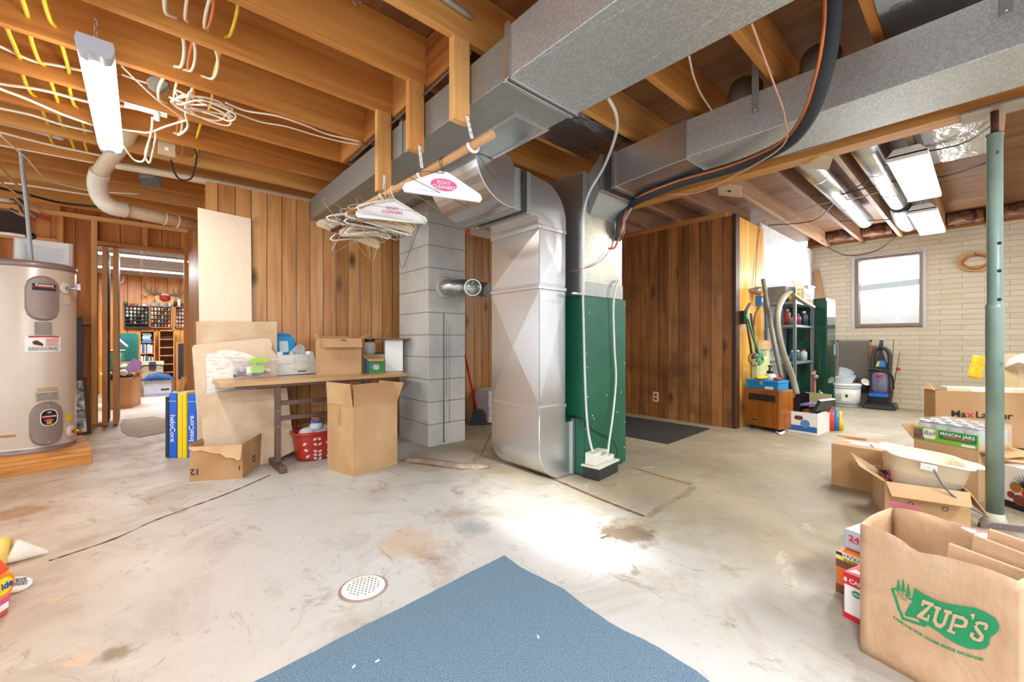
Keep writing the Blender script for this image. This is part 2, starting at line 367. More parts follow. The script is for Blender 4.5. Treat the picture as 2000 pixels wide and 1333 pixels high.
# window: frame, plastic film, the pane lit by daylight, snow and a blue ledge outside
fm = wood('window_frame_wood', 'z', '#4a3122', '#6e4c36', '#8d6a50', .5, .2)
w = MB(); f = .05
w.box(XB-.015, wy0-.01, wz0-.01, XB+.16, wy0+f, wz1+.01); w.box(XB-.015, wy1-f, wz0-.01, XB+.16, wy1+.01, wz1+.01)
w.box(XB-.015, wy0+f, wz0-.01, XB+.16, wy1-f, wz0+f); w.box(XB-.015, wy0+f, wz1-f, XB+.16, wy1-f, wz1+.01)
win = struct('window_1', w, fm)
t = NT('daylight_sky'); t.put(t.b, 'Emission Color', srgb('#f3f8ff')); t.put(t.b, 'Emission Strength', 3.2); sky_m = t.end('#ffffff', .6)
struct('sky_panel', MB().box(XB+.75, wy0-.9, 1.0, XB+.8, wy1+1.0, 3.1), sky_m)  # glowing panel added outside the window opening to stand for the sky
o = MB().prism([(0, 0), (.55, 0), (.55, .62), (.2, .42)], (XB+.18, wy0-.6, wz0-.1), (1, 0, 0), (0, 0, 1), (0, 2.0, 0)).build('trim_90', M('#eef2f6', .9), None, kind='structure')
o = MB().beam((XB+.4, wy1+.5, wz0+.62), (XB+.4, wy0-.5, wz0+.72), .05, .09).build('trim_91', M('#9fb3bd', .6), None, kind='structure')
t = NT('clear_film'); q = t.noise(t.mapped((1, 3, 2)), 4, 3, .6, 1.5); t.bump(q, .5, .02); film_m = t.end('#f4f8ff', .12, 0.0, Alpha=.13)
g = 8; vs = [(XB-.02-.006*random.random(), wy0+.01+(wy1-wy0-.02)*i/g, wz0+.01+(wz1-wz0-.02)*j/g) for j in range(g+1) for i in range(g+1)]
MB().add(vs, [(j*(g+1)+i, j*(g+1)+i+1, (j+1)*(g+1)+i+1, (j+1)*(g+1)+i) for j in range(g) for i in range(g)], True).build('plastic_film', film_m, win, False)
MB().box(XB+.1, wy0+f, wz0+f, XB+.105, wy1-f, wz1-f).build('window_pane', glassy('window_glass', '#f6faff', .02, .08), win, False)
w = MB(); tp = M('#d9dde4', .3)
w.box(XB-.0205, wy1-.005, wz0-.02, XB-.019, wy1+.03, wz1+.015).box(XB-.0205, wy0-.02, wz0-.02, XB-.019, wy0+.012, wz1+.015).box(XB-.0205, wy0, wz1-.012, XB-.019, wy1, wz1+.012)
w.build('film_tape', glassy('clear_tape', '#e4e8ee', .15, .45), win, False)

# ---------------------------------------------------------------- the den beyond the doorway
YE = 11.0
struct('wall_den', MB().box(-1.6, YE, 0, 1.8, YE+.1, 2.4), pineb_m)
struct('wall_den_far', MB().box(1.55, YD+.12, 0, 1.65, YE, 2.4), ret_m)
struct('wall_den_near', MB().box(-1.6, YD+.12, 0, -1.5, YE, 2.4), ret_m)
t = NT('ceiling_tiles'); sp = t.n('ShaderNodeSeparateXYZ'); t.l(t.obj(), sp.inputs[0])
e = t.math('MINIMUM', t.math('PINGPONG', t.math('DIVIDE', sp.outputs['X'], .6), .5), t.math('PINGPONG', t.math('DIVIDE', sp.outputs['Y'], 1.2), .5))
tile_m = t.end(t.ramp(e, [(.0, '#c9cdd0'), (.025, '#b4b8bc'), (.04, '#9fa4ab')]), .8)
struct('ceiling_den', MB().box(-1.6, YD+.11, 2.28, 1.8, YE+.1, 2.32), tile_m)
for i, yy in enumerate((8.35, 9.9)):
    lt = thing('ceiling_light', ['long fluorescent ceiling light just inside the den doorway', 'long fluorescent ceiling light deeper in the den above the displays'][i], 'light', (.1, yy, 2.28), 0, 'den ceiling lights')
    MB().box(-.9, yy-.1, 2.255, .62, yy+.1, 2.279).build('housing', M('#eceef0', .4), lt, bevel=.005)
    MB().box(-.88, yy-.085, 2.248, .6, yy+.085, 2.2545).build('diffuser', emit('den_tubes', '#f2f8ff', 7), lt)
# ---------------------------------------------------------------- joists, beam, post
GJ = 'exposed ceiling joists'
ords = ['first', 'second', 'third', 'fourth', 'fifth', 'sixth', 'seventh', 'eighth', 'ninth', 'tenth', 'eleventh', 'twelfth', 'thirteenth', 'fourteenth']
JY = [.36, .80, 1.245, 1.70, 2.139, 2.552, 3.010, 3.474, 3.944, 4.36, 4.81, 5.26, 5.71, 6.16, 6.58]
for i, y in enumerate(JY):
    xa = -3.0 if y < 6.9 else -3
    xe = 3.44 if y < YP or True else 3.44
    lab = 'orange pine joist over the open floor, %s counted towards the doorway' % (ords[i] if i < 14 else 'last')
    MB().box(xa, y-.042, 2.45, xe, y, 2.72).build('ceiling_joist', joist_m, None, bevel=.003, label=lab, cat='joist', group=GJ)
for i, y in enumerate([-1.37, -.93, -.49, -.05, .40, .845, 1.285, 1.715, 2.16, 2.6, 3.04, 3.5]):
    lab = 'weathered brown joist beyond the support beam, %s counted towards the closet' % ords[i]
    MB().box(3.43, y-.042, 2.53, XB if y < YC+.1 else 6.2, y, 2.72).build('ceiling_joist', rjoist_m, None, bevel=.003, label=lab, cat='joist', group='joists beyond the beam')
struct('support_beam', MB().box(3.44, -2.2, 2.27, 3.57, 3.6, 2.53), beam_m, .004)
struct('trim_60', MB().box(3.405, -2.2, 2.45, 3.439, 3.6, 2.52), block_m, .003)
# blocking boards between the joist ends above the main duct
for i in (3, 4, 5, 6):
    nn = 70+i
    struct('trim_%d' % nn, MB().box(1.20, JY[i]+.001, 2.43, 1.235, JY[i+1]-.043, 2.70), block_m, .003)
# steel post
pst = thing('steel_post', 'round pale green steel support post standing beneath the wooden beam', 'post', (3.50, -.034, 0))
green_post = NT('chipped_green_paint'); q = green_post.noise(green_post.mapped(), 18, 5, .7); q2 = green_post.noise(green_post.mapped((1, 1, .4)), 5, 4)
green_post = green_post.end(green_post.mix(green_post.fr(q, .66, .72), green_post.ramp(q2, [(.3, '#667d73'), (.7, '#8b9f95')]), '#4a3a2c'), .4, .15)
MB().lathe([(.035, .0), (.035, 1.17), (.0365, 1.175), (.0365, 1.20), (.031, 1.205), (.031, 2.12), (.035, 2.12), (.035, 2.135), (.0, 2.135)], (3.5, -.034, 0), 28).build('tube', green_post, pst)
MB().lathe([(.06, 0), (.042, .03), (.036, .06)], (3.5, -.034, 0), 20).build('base_collar', M('#b8b5a4', .8), pst)
MB().lathe([(.016, 2.135), (.016, 2.262)], (3.5, -.034, 0), 14).build('screw_jack', M('#5a3526', .7, .3), pst)
MB().box(3.42, -.15, 2.258, 3.58, .09, 2.2695).build('top_plate', M('#a79c8c', .6, .5), pst)
MB().tube([(3.515, -.09, 2.1), (3.5, -.092, 2.0)], .01, 8).build('paint_spot', M('#1c1c1c', .6), pst) if False else None
for zz in (1.53, 1.38, 1.225): MB().lathe([(.0, 0), (.009, 0), (.009, .003), (0, .003)], (3.5-.0305*.85, -.034-.0305*.52, zz), 10, (-.85, -.52, 0)).build('bolt_hole', M('#241f1a', .7), pst)

# ---------------------------------------------------------------- main return duct over the clothes rod
ZB = 2.15
md = thing('main_duct', 'large spangled galvanised main duct running overhead from the camera to the pine wall', 'duct', (1.42, 1.4, ZB))
MB().box(1.2, 1.373, ZB, 1.647, YP-.003, 2.345).build('far_section', dull_m, md, bevel=.003)
w = MB().box(1.198, -2.2, ZB-.002, 1.649, 1.373, 2.375); w.build('near_section', spang_m, md, bevel=.003)
w = MB(); w.box(1.185, 1.36, ZB-.012, 1.655, 1.372, ZB-.002); w.box(1.19, 1.385, ZB-.016, 1.64, 1.405, ZB); w.box(1.186, 1.36, ZB-.012, 1.198, 1.392, 2.385); w.build('drive_cleat', alu_m, md, bevel=.002)
w = MB(); w.box(1.192, 2.36, ZB-.006, 1.2, 2.40, 2.35); w.box(1.2, 2.30, ZB-.008, 1.65, 2.33, ZB); w.build('seam_cleat', dull_m, md)
w = MB(); w.box(1.40, 1.56, ZB-.012, 1.65, 1.58, ZB); w.box(1.40, 1.5805, ZB-.011, 1.42, 2.04, ZB); w.box(1.632, 1.5805, ZB-.011, 1.652, 2.04, ZB); w.build('collar_frame', alu_m, md)
MB().box(1.42, 1.58, ZB-.004, 1.632, 2.04, ZB).build('collar_plate', galv('blue_sheet', '#b9c4c6', .2, .05, 60, .95, .1), md)
# diagonal creases pressed in the near section's underside
w = MB()
for a, b in (((1.2, 1.3), (1.55, -1.6)), ((1.6, 1.36), (1.3, -1.6))): w.beam((a[0], a[1], ZB-.0025), (b[0], b[1], ZB-.0025), .006, .004)
w.build('crease', spang_m, md)

# ---------------------------------------------------------------- return drop, plenum and boot
y0, y1 = 2.05, 2.575
rd = thing('return_duct', 'bright sheet metal return duct dropping to the floor beside the green furnace', 'duct', (2.2, 2.3, 0))
def slab(poly, ya, yb, name, m, parent, bevel=0, smooth=False):
    return MB().prism(poly, (0, ya, 0), (1, 0, 0), (0, 0, 1), (0, yb-ya, 0), smooth).build(name, m, parent, bevel=bevel)
pl = [(1.52, 2.149)]+arc(1.80, 2.155, .28, 180, 270, 10)+[(1.835, 1.875), (1.835, 2.15), (1.79, 2.205), (1.66, 2.205), (1.66, 2.149)]
slab(pl, y0, y1+.03, 'drop_elbow', alu_m, rd)
w = MB().tube([(x, y0-.001, z) for x, z in [(1.52, 2.149)]+arc(1.80, 2.155, .28, 180, 270, 12)+[(1.835, 1.875)]], .006, 6); w.build('elbow_seam', alu_m, rd)
for xa, xb, nm in ((1.835, 1.88, 'flange'), (1.943, 1.977, 'flange')):
    o = MB().box(xa, y0-.006, 1.862, xb, y1+.036, 2.145).build(nm, dull_m, rd, bevel=.002)
    w = MB()
    for k in range(26): w.box((xb if xa < 1.9 else xa)-.006, y0-.011, 1.868+k*.0106, (xb if xa < 1.9 else xa)+.006, y0-.005, 1.873+k*.0106)
    w.build('crimped_edge', alu_m, o)
t = NT('black_canvas'); q = t.noise(t.mapped((30, 3, 3)), 1.4, 3, .5, 1); t.bump(q, .8, .02); canvas_m = t.end(t.ramp(q, [(.3, '#1c1a1c'), (.7, '#4a4548')]), .6)
w = MB(); N = 9
for k in range(N):
    z0 = 1.874+k*.0295; w.add([(1.88, y0, z0), (1.943, y0, z0), (1.943, y0, z0+.0295), (1.88, y0, z0+.0295), (1.911, y0+.012, z0), (1.911, y0+.012, z0+.0295)], [(0, 4, 5, 3), (4, 1, 2, 5)])
w.box(1.88, y0+.012, 1.878, 1.943, y1, 2.138); w.build('canvas_connector', canvas_m, rd)
pl = [(1.977, 1.862), (2.055, 1.862), (2.055, 1.80), (2.343, 1.80), (2.343, 1.90)]+arc(2.083, 1.87, .26, 0, 72, 8)[1:]+[(1.977, 2.14)]
slab(pl, y0, y1, 'upper_elbow', alu_m, rd)
xp0, xp1 = 2.065, 2.338
def cross_section(z0, z1, name):
    o = MB().box(xp0+.004, y0+.004, z0, xp1, y1, z1).build(name, alu_m, rd)
    # cross-broken face: four facets meeting at a raised middle
    c = (xp0-.012, (y0+y1)/2, (z0+z1)/2); q = [(xp0, y0, z0+.02), (xp0, y1, z0+.02), (xp0, y1, z1-.02), (xp0, y0, z1-.02)]
    MB().add(q+[c], [(1, 0, 4), (2, 1, 4), (3, 2, 4), (0, 3, 4)]).build('cross_break', alu_m, o)
    q = [(xp0+.004, y0, z0+.02), (xp1, y0, z0+.02), (xp1, y0, z1-.02), (xp0+.004, y0, z1-.02)]
    MB().add(q+[((xp0+xp1)/2, y0-.006, (z0+z1)/2)], [(0, 1, 4), (1, 2, 4), (2, 3, 4), (3, 0, 4)]).build('cross_break', alu_m, o)
cross_section(1.385, 1.80, 'upper_plenum'); cross_section(.535, 1.375, 'plenum')
for z in (1.375, .525, 1.795):
    MB().box(xp0-.009, y0-.008, z-.012, xp1+.006, y1+.006, z+.016).build('seam_band', alu_m, rd, bevel=.003)
MB().lathe([(.011, -.012), (.011, .012)], (xp0-.006, y0-.006, 1.80), 10).build('band_corner', M('#e4e6e6', .25, .9), rd)
pl = [(xp0, .525)]+[(xp0, .27)]+arc(xp0+.235, .245, .235, 180, 262, 10)+[(2.428, .012), (2.428, .40), (xp1, .40), (xp1, .525)]
slab(pl, y0, y1, 'boot', alu_m, rd)
MB().tube([(x, y0-.001, z) for x, z in [(xp0, .525), (xp0, .27)]+arc(xp0+.235, .245, .235, 180, 262, 12)+[(2.428, .01)]], .005, 6).build('boot_seam', alu_m, rd)
MB().box(2.40, y0-.016, .01, 2.428, y0, .42).build('flange', alu_m, rd, bevel=.002)

# ---------------------------------------------------------------- furnace and supply plenum
fx0, fx1, fy0, fy1 = 2.431, 2.975, 1.954, 2.62
fn = thing('furnace', 'tall dark green sheet metal furnace cabinet on the concrete floor', 'furnace', (2.7, 2.25, 0))
t = NT('furnace_green'); q = t.noise(t.mapped(), 3, 3); fgreen = t.end(t.ramp(q, [(.3, '#135540'), (.7, '#1d6449')]), .38, .1)
MB().box(fx0, fy0, .012, fx1, fy1, 1.335).build('cabinet', fgreen, fn, bevel=.006)
MB().box(fx0+.004, fy0-.003, .02, fx0+.03, fy0, 1.33).build('corner_strip', M('#1a5c46', .35, .1), fn, bevel=.002)
MB().box(fx0+.02, fy0+.02, 0, fx1-.02, fy1-.02, .012).build('base_rail', M('#2a2f2c', .6), fn)
for px, py in ((1122, 731), (1150, 610), (1165, 580), (1148, 775), (1157, 812), (1160, 818), (1185, 772), (1213, 766), (1205, 805), (1147, 718), (1145, 690), (1220, 594), (1220, 710), (1221, 824), (1219, 874), (1143, 838), (1142, 903), (1205, 902), (1143, 925), (1172, 582)):
    p = ay(px, py, fy0)
    if fx0+.006 < p.x < fx1-.006 and .03 < p.z < 1.325: MB().lathe([(.0055, -.001), (.0045, .003), (0, .0035)], (p.x, fy0-.0005, p.z), 8, (0, -1, 0)).build('screw', M('#e8e8e2', .3, .5), fn)
MB().box(fx0-.11, fy0-.002, 1.336, fx0+.01, fy0+.02, 1.352).build('top_bracket', alu_m, fn, bevel=.002)
sp_ = thing('supply_plenum', 'sheet metal supply plenum with cross-broken face standing on top of the green furnace', 'duct', (2.7, 2.25, 1.336))
MB().box(fx0, fy0+.008, 1.337, 2.93, fy1-.1, 2.25).build('plenum_box', alu_m, sp_)
MB().box(fx0-.006, fy0+.001, 1.34, fx0+.012, fy0+.02, 2.25).build('corner_seam', alu_m, sp_, bevel=.002)
z0, z1 = 1.45, 2.0; c = ((fx0+2.93)/2, fy0-.014, 1.72)
q = [(fx0+.012, fy0+.008, z0), (2.93, fy0+.008, z0), (2.93, fy0+.008, z1), (fx0+.012, fy0+.008, z1)]
MB().add(q+[c], [(0, 1, 4), (1, 2, 4), (2, 3, 4), (3, 0, 4)]).build('cross_break', galv('mottled_sheet', '#d3d3c4', .3, .1, 40, .85, .25), sp_)
MB().box(fx0, fy0+.002, 1.338, 2.935, fy0+.008, 1.445).build('lower_band', dull_m, sp_)
q = [(fx0, fy0+.2, 1.36), (fx0, 2.52, 1.36), (fx0, 2.52, 2.2), (fx0, fy0+.03, 2.2)]
MB().box(fx0-.004, fy0+.02, 2.235, 2.94, fy1-.09, 2.254).build('top_flange', dull_m, sp_, bevel=.002)
# supply duct with its canvas connector and take-off
sd = thing('supply_duct', 'spangled galvanised supply duct hung between the furnace and the support beam', 'duct', (2.76, .5, 2.15))
xa, xb = 2.55, 2.97
def hexduct(xA, xB, yA, zA0, zA1, yB, zB0, zB1): return MB().hexa([(xA, yA, zA0), (xB, yA, zA0), (xB, yB, zB0), (xA, yB, zB0)], [(xA, yA, zA1), (xB, yA, zA1), (xB, yB, zB1), (xA, yB, zB1)])
hexduct(2.50, 2.93, 1.86, 2.10, 2.345, fy0+.006, 1.93, 2.248).build('take_off', dull_m, sd)
hexduct(2.49, 2.945, 1.84, 2.095, 2.355, 1.862, 2.085, 2.345).build('flange', alu_m, sd, bevel=.002)
hexduct(2.53, 2.95, 1.785, 2.115, 2.355, 1.84, 2.10, 2.35).build('canvas_connector', canvas_m, sd)
hexduct(2.535, 2.975, 1.755, 2.105, 2.365, 1.785, 2.10, 2.36).build('flange', alu_m, sd, bevel=.002)
hexduct(xa, xb, 1.262, 2.14, 2.385, 1.757, 2.11, 2.358).build('short_section', alu_m, sd, bevel=.002)
hexduct(xa-.005, xb+.005, 1.235, 2.135, 2.388, 1.268, 2.135, 2.388).build('drive_cleat', alu_m, sd, bevel=.002)
MB().box(xa, -2.2, 2.148, xb, 1.236, 2.38).build('long_section', spang_m, sd, bevel=.003)
MB().box(xa+.01, .62, 2.1475, xb-.01, .625, 2.149).build('crease', spang_m, sd)
for px, py0_, py1_ in ((1475, 125, 222), (1965, -40, 30)):
    a = ax(px, py1_, xa-.004); w = MB().box(xa-.006, a.y-.018, a.z, xa-.0005, a.y+.018, 2.56); w.build('hanger_strap', dull_m, sd, bevel=.004)
    MB().lathe([(.006, 0), (.005, .003), (0, .004)], (xa-.006, a.y, a.z+.02), 8, (-1, 0, 0)).build('screw', M('#d8dada', .3, .8), sd)
MB().box(2.55, 1.762, 2.2, 2.5495, 1.763, 2.21) if False else None

for y_, x_ in ((.98, 2.62), (.60, 2.62)): MB().tube([(2.76, y_, 2.381), (2.76, y_, 2.46), (2.80, y_, 2.56)], .095, 18).build('take_off_collar', M('#8a8680', .5, .5), sd)
# ---------------------------------------------------------------- block chimney and flue
cx0, cx1, cy0, cy1 = 2.012, 2.434, 3.46, 4.05
ch = thing('block_chimney', 'square grey concrete block chimney standing before the pine wall', 'chimney', (2.22, 3.75, 0))
t = NT('concrete_block'); q = t.noise(t.mapped(), 34, 5, .7); q2 = t.noise(t.mapped((1, 1, .6)), 2.4, 4)
c = t.ramp(q2, [(.32, '#b4b4b2'), (.55, '#cbcac6'), (.75, '#d6d0c8')]); c = t.mix(t.math('MULTIPLY', t.fr(q, .5, .75), .35), c, '#a09c96')
t.bump(q, .5, .008); block_c = t.end(c, .9)
h = .2125
for k in range(11):
    z0 = k*h; z1 = min(z0+h-.008, 2.448)
    MB().box(cx0, cy0, z0, cx1, cy1, z1).build('block_course', block_c, ch, bevel=.005)
MB().box(cx0+.006, cy0+.006, .01, cx1-.006, cy1-.006, 2.445).build('mortar', M('#9a958c', .95, 0, .15), ch)
w = MB()
for dx, a, b, wd in ((.17, .02, 1.27, .0075), (.2, .45, 1.2, .003), (.235, .2, 1.15, .0025)):
    w.add([(cx0+dx-wd, cy0-.0008, a), (cx0+dx+wd, cy0-.0008, a), (cx0+dx+wd*.6, cy0-.0008, b), (cx0+dx-wd*.6, cy0-.0008, b)], [(0, 1, 2, 3)])
w.build('soot_drip', M('#6a5a4a', .9, 0, .3), ch)
fl = thing('flue_pipe', 'galvanised flue pipe with a round draft regulator entering the chimney above the drip stain', 'pipe', (2.3, 3.4, 1.27))
pc = ay(868, 560, cy0); zf = pc.z-.008
w = MB().lathe([(.105, -.004), (.105, .012), (.082, .02)], (pc.x, cy0-.008, zf), 24, (0, -1, 0)); w.build('collar', M('#b9b6ae', .7), fl)
e = [(pc.x, cy0, zf), (pc.x, cy0-.05, zf), (pc.x+.03, cy0-.12, zf), (pc.x+.1, cy0-.16, zf), (pc.x+.2, cy0-.17, zf), (pc.x+.33, cy0-.19, zf-.01), (2.52, cy0-.30, zf-.03)]
MB().tube(spline(e, 4), .073, 20, smooth=True).build('pipe', galv('flue_metal', '#c3c4c2', .3, .15, 50, .9, .1), fl)
for i in (1, 3): 
    a, b = V(e[i]), V(e[i+1]); MB().tube([a, a+(b-a)*.12], .076, 20).build('crimp_ring', alu_m, fl)
pr_ = ay(934, 562, cy0-.29); 
MB().lathe([(.079, 0), (.084, .004), (.084, .10), (.079, .105), (.072, .1)], (pr_.x, cy0-.20, pr_.z), 26, (-.57, -.82, 0), cap=True).build('regulator_ring', alu_m, fl)
dd = V((-.57, -.82, 0)).normalized(); pc2 = V((pr_.x, cy0-.20, pr_.z))+dd*.1005
o = MB().lathe([(.07, 0), (.07, .003), (0, .004)], pc2+dd*.001, 24, dd).build('damper_plate', M('#aeb6b4', .35, .6), fl)
rr, uu, nn_ = basis(V((0, 0, 1)).cross(dd), (0, 0, 1))
MB().cbox(pc2+dd*.004+uu*.0, (.1, .003, .004), math.degrees(math.atan2(rr.y, rr.x))).build('hinge_bar', M('#4d5350', .5, .5), o)
MB().cbox(pc2+dd*.006+uu*.045, (.02, .012, .02), math.degrees(math.atan2(rr.y, rr.x))).build('weight', M('#7d8482', .4, .7), o)
# ---------------------------------------------------------------- placing helpers
def dep(p): return p[0]*CS+p[1]*SN
def zat(p, py): return EYE-(py-PY)/FOC*dep(p)          # height seen at image row py above the spot p
def front(pL, pR):
    u = V((pR[0]-pL[0], pR[1]-pL[1], 0)); return u.length, math.degrees(math.atan2(u.y, u.x))
KR = '#bf9468'
t = NT('kraft_cardboard'); q = t.noise(t.mapped((1, 1, 1), rnd=6), 3, 4); q2 = t.noise(t.mapped((2, 2, 60), rnd=3), 2, 2)
oi = t.n('ShaderNodeObjectInfo'); f = t.math('ADD', t.math('MULTIPLY', q, .7), t.math('MULTIPLY', oi.outputs['Random'], .3))
kraft = t.end(t.ramp(f, [(.3, '#b08458'), (.5, '#c29a6e'), (.75, '#d2ae86')]), .8)
t = NT('pale_cardboard'); q = t.noise(t.mapped((1, 1, 1), rnd=6), 2.4, 5, .6, .5)
pale = t.end(t.ramp(q, [(.3, '#c9ac88'), (.5, '#ddc7ab'), (.7, '#e6d6c0')]), .8)
ink = M('#1f1c1a', .7); white_p = M('#f2f0ec', .6, 0, .03); red_p = M('#c8242c', .5); blue_p = M('#2a62b0', .5); black_m = M('#17181a', .45); grey_m = M('#8c9196', .5)
def barcode(pos, right, up, w, h, parent):
    o = decal(pos, right, up, w, h, white_p, parent, 'barcode_label'); r, u, nn = basis(right, up); b = MB(); x = -w*.38; rnd = random.Random(5)
    while x < w*.38:
        d = w*rnd.choice((.012, .02, .035)); p = V(pos)+nn*.0015+r*x
        b.quad(p-u*h*.36, p+r*d-u*h*.36, p+r*d+u*h*.36, p+u*h*.36); x += d+w*rnd.choice((.015, .03))
    b.build('barcode', ink, o); return o
def lines(pos, right, up, w, h, n, mat, parent, seed=1, fill=.5, name='small_print'):
    r, u, nn = basis(right, up); rnd = random.Random(seed); b = MB()
    for i in range(n):
        y = h/2-h*(i+.5)/n; x = -w/2
        while x < w/2-w*.05:
            d = min(w*rnd.uniform(.05, .16), w/2-x); p = V(pos)+nn*.0016+r*x+u*y; hh = h/n*fill/2
            b.quad(p-u*hh, p+r*d-u*hh, p+r*d+u*hh, p+u*hh); x += d+w*.025
    return b.build(name, mat, parent)
def carton(name, label, pL, pR, d, h, flaps=None, mat=None, cat='box', group=None, top=None, th=.006, inner=True, dent=0):
    """cardboard box: local x runs along its front edge pL-pR, y away from the viewer; flaps f b l r = (angle from upright outward, length)"""
    mat = mat or kraft; w, rz = front(pL, pR)
    T = thing(name, label, cat, (pL[0], pL[1], pL[2]), rz, group)
    b = MB()
    b.box(0, 0, 0, w, d, th); b.box(0, 0, th, w, th, h); b.box(0, d-th, th, w, d, h); b.box(0, th, th, th, d-th, h); b.box(w-th, th, th, w, d-th, h)
    b.build('carton_body', mat, T, False)
    edges = {'f': ((0, 0), (w, 0), (0, -1)), 'b': ((w, d), (0, d), (0, 1)), 'l': ((0, d), (0, 0), (-1, 0)), 'r': ((w, 0), (w, d), (1, 0))}
    for k, (ang, ln) in (flaps or {}).items():
        a, c, o = edges[k]; dv = V((o[0]*math.sin(R(ang)), o[1]*math.sin(R(ang)), math.cos(R(ang)))); e = V((c[0]-a[0], c[1]-a[1], 0)).normalized()
        nn = e.cross(dv)*(th*.7); p0 = V((a[0], a[1], h))+e*.004; p1 = V((c[0], c[1], h))-e*.004; ins = .012
        q = [p0, p1, p1+dv*ln-e*ins, p0+dv*ln+e*ins]
        m = MB(); m.add(q+[x+nn for x in q], [(0, 1, 2, 3), (7, 6, 5, 4), (0, 4, 5, 1), (1, 5, 6, 2), (2, 6, 7, 3), (3, 7, 4, 0)]); m.build('flap', mat, T, False)
    if top is not None:
        m = MB(); m.box(0, 0, h, w, d/2-.0015, h+.005); m.box(0, d/2+.0015, h, w, d, h+.005); m.build('flap', mat, T, False)
        if top: MB().box(0, d/2-.03, h+.005, w, d/2+.03, h+.0062).build('packing_tape', glassy('clear_packing_tape', '#d8c09a', .2, .6), T, False)
    T['w'] = w; T['d'] = d; T['h'] = h
    return T
FX, FU = V((1, 0, 0)), V((0, 0, 1))

# ---------------------------------------------------------------- water heater on its timber platform
hc = V((-.685, 5.13, 0)); hr = .272; hz = .135
pf = thing('timber_platform', 'low platform of rough two-by-four boards beneath the beige water heater', 'platform', (-.65, 5.05, 0))
p1 = az(181, 905); p2 = az(0, 934); wx, rzp = front(p2, p1); e = (p1-p2).normalized(); nrm = V((-e.y, e.x, 0))
def pbox(x0, y0_, z0, x1, y1_, z1): 
    c = p1+e*((x0+x1)/2)+nrm*((y0_+y1_)/2); return MB().cbox((c.x, c.y, (z0+z1)/2), (x1-x0, y1_-y0_, z1-z0), rzp)
pbox(-1.3, 0, .0, 0, .04, .068).build('front_board', joist_m, pf, bevel=.004)
pbox(-1.3, .003, .069, -.005, .045, .1).build('front_board', joist_m, pf, bevel=.004)
for k in range(7): pbox(-1.3, .002+k*.098, .1005, -.003, .096+k*.098, .134).build('deck_board', joist_m, pf, bevel=.004)
pbox(-.05, .05, 0, -.005, .69, .1).build('side_board', studx_m, pf, bevel=.004)
wh = thing('water_heater', 'tall beige electric water heater with taupe access panels on a timber platform', 'water heater', (hc.x, hc.y, hz))
tank = M('#cdbfb2', .3, .1, .03, 4); taupe = M('#8d7c76', .3, .15, .05); ht = 1.60
MB().lathe([(hr-.01, hz), (hr, hz+.005), (hr, hz+.035), (hr-.004, hz+.04), (hr-.002, hz+.05), (hr-.002, ht-.03), (hr-.004, ht-.025)], hc, 48).build('tank', tank, wh)
MB().lathe([(hr+.002, hz), (hr+.003, hz+.033), (hr-.002, hz+.036)], hc, 48, cap=False).build('base_ring', taupe, wh)
MB().lathe([(hr-.002, ht-.03), (hr+.006, ht-.028), (hr+.004, ht+.012), (hr-.02, ht+.024), (0, ht+.03)], hc, 48).build('top_cap', taupe, wh)
vd = V((-hc.x, -hc.y, 0)).normalized()
def on_tank(px, lift=0.0):      # angle on the tank's skin seen at image column px
    best = None
    for k in range(-900, 900):
        a = math.atan2(vd.y, vd.x)+k*.0017; p = hc+V((math.cos(a), math.sin(a), 0))*(hr+lift); r = p.x*SN-p.y*CS; d = dep(p)
        x = PX+FOC*r/d
        if best is None or abs(x-px) < best[0]: best = (abs(x-px), a, p)
    return best[1], best[2]
def curved(pxc, py0_, py1_, wid, name, mat, lift=.002, rad=None, thick=.004, parent=None, n=14, label=None):
    a, p = on_tank(pxc); z1, z0 = zat(p, py0_), zat(p, py1_); h_ = z1-z0; zc = (z0+z1)/2; out = rrect(wid, h_, rad, 6) if rad else [(-wid/2, -h_/2), (wid/2, -h_/2), (wid/2, h_/2), (-wid/2, h_/2)]
    b = MB(); cols = n
    xs = sorted(set([round(-wid/2+wid*i/cols, 5) for i in range(cols+1)]))
    top = []; bot = []
    for x in xs:
        if rad:
            ex = max(0, abs(x)-(wid/2-rad)); dz = rad-math.sqrt(max(0, rad*rad-ex*ex))
        else: dz = 0
        top.append((x, h_/2-dz)); bot.append((x, -h_/2+dz))
    def P(x, z, l): aa = a+x/hr; return hc+V((math.cos(aa)*(hr+l), math.sin(aa)*(hr+l), zc+z))
    m = len(xs); vs = [P(x, z, lift) for x, z in bot]+[P(x, z, lift) for x, z in top]; inset = .012 if thick > .008 else 0
    vs += [P(x*(1-inset*2/wid), z*(1-inset*2/h_), lift+thick) for x, z in bot]+[P(x*(1-inset*2/wid), z*(1-inset*2/h_), lift+thick) for x, z in top]
    fs = []
    for i in range(m-1):
        fs += [(2*m+i, 2*m+i+1, 3*m+i+1, 3*m+i), (i, i+1, 2*m+i+1, 2*m+i), (m+i+1, m+i, 3*m+i, 3*m+i+1)]
    fs += [(m, 0, 2*m, 3*m), (m-1, 2*m-1, 4*m-1, 3*m-1)]
    b.add(vs, fs, False); o = b.build(name, mat, parent or wh, label=label); return o, a, zc
def frame_on(a): n_ = V((math.cos(a), math.sin(a), 0)); return n_, V((-n_.y, n_.x, 0))
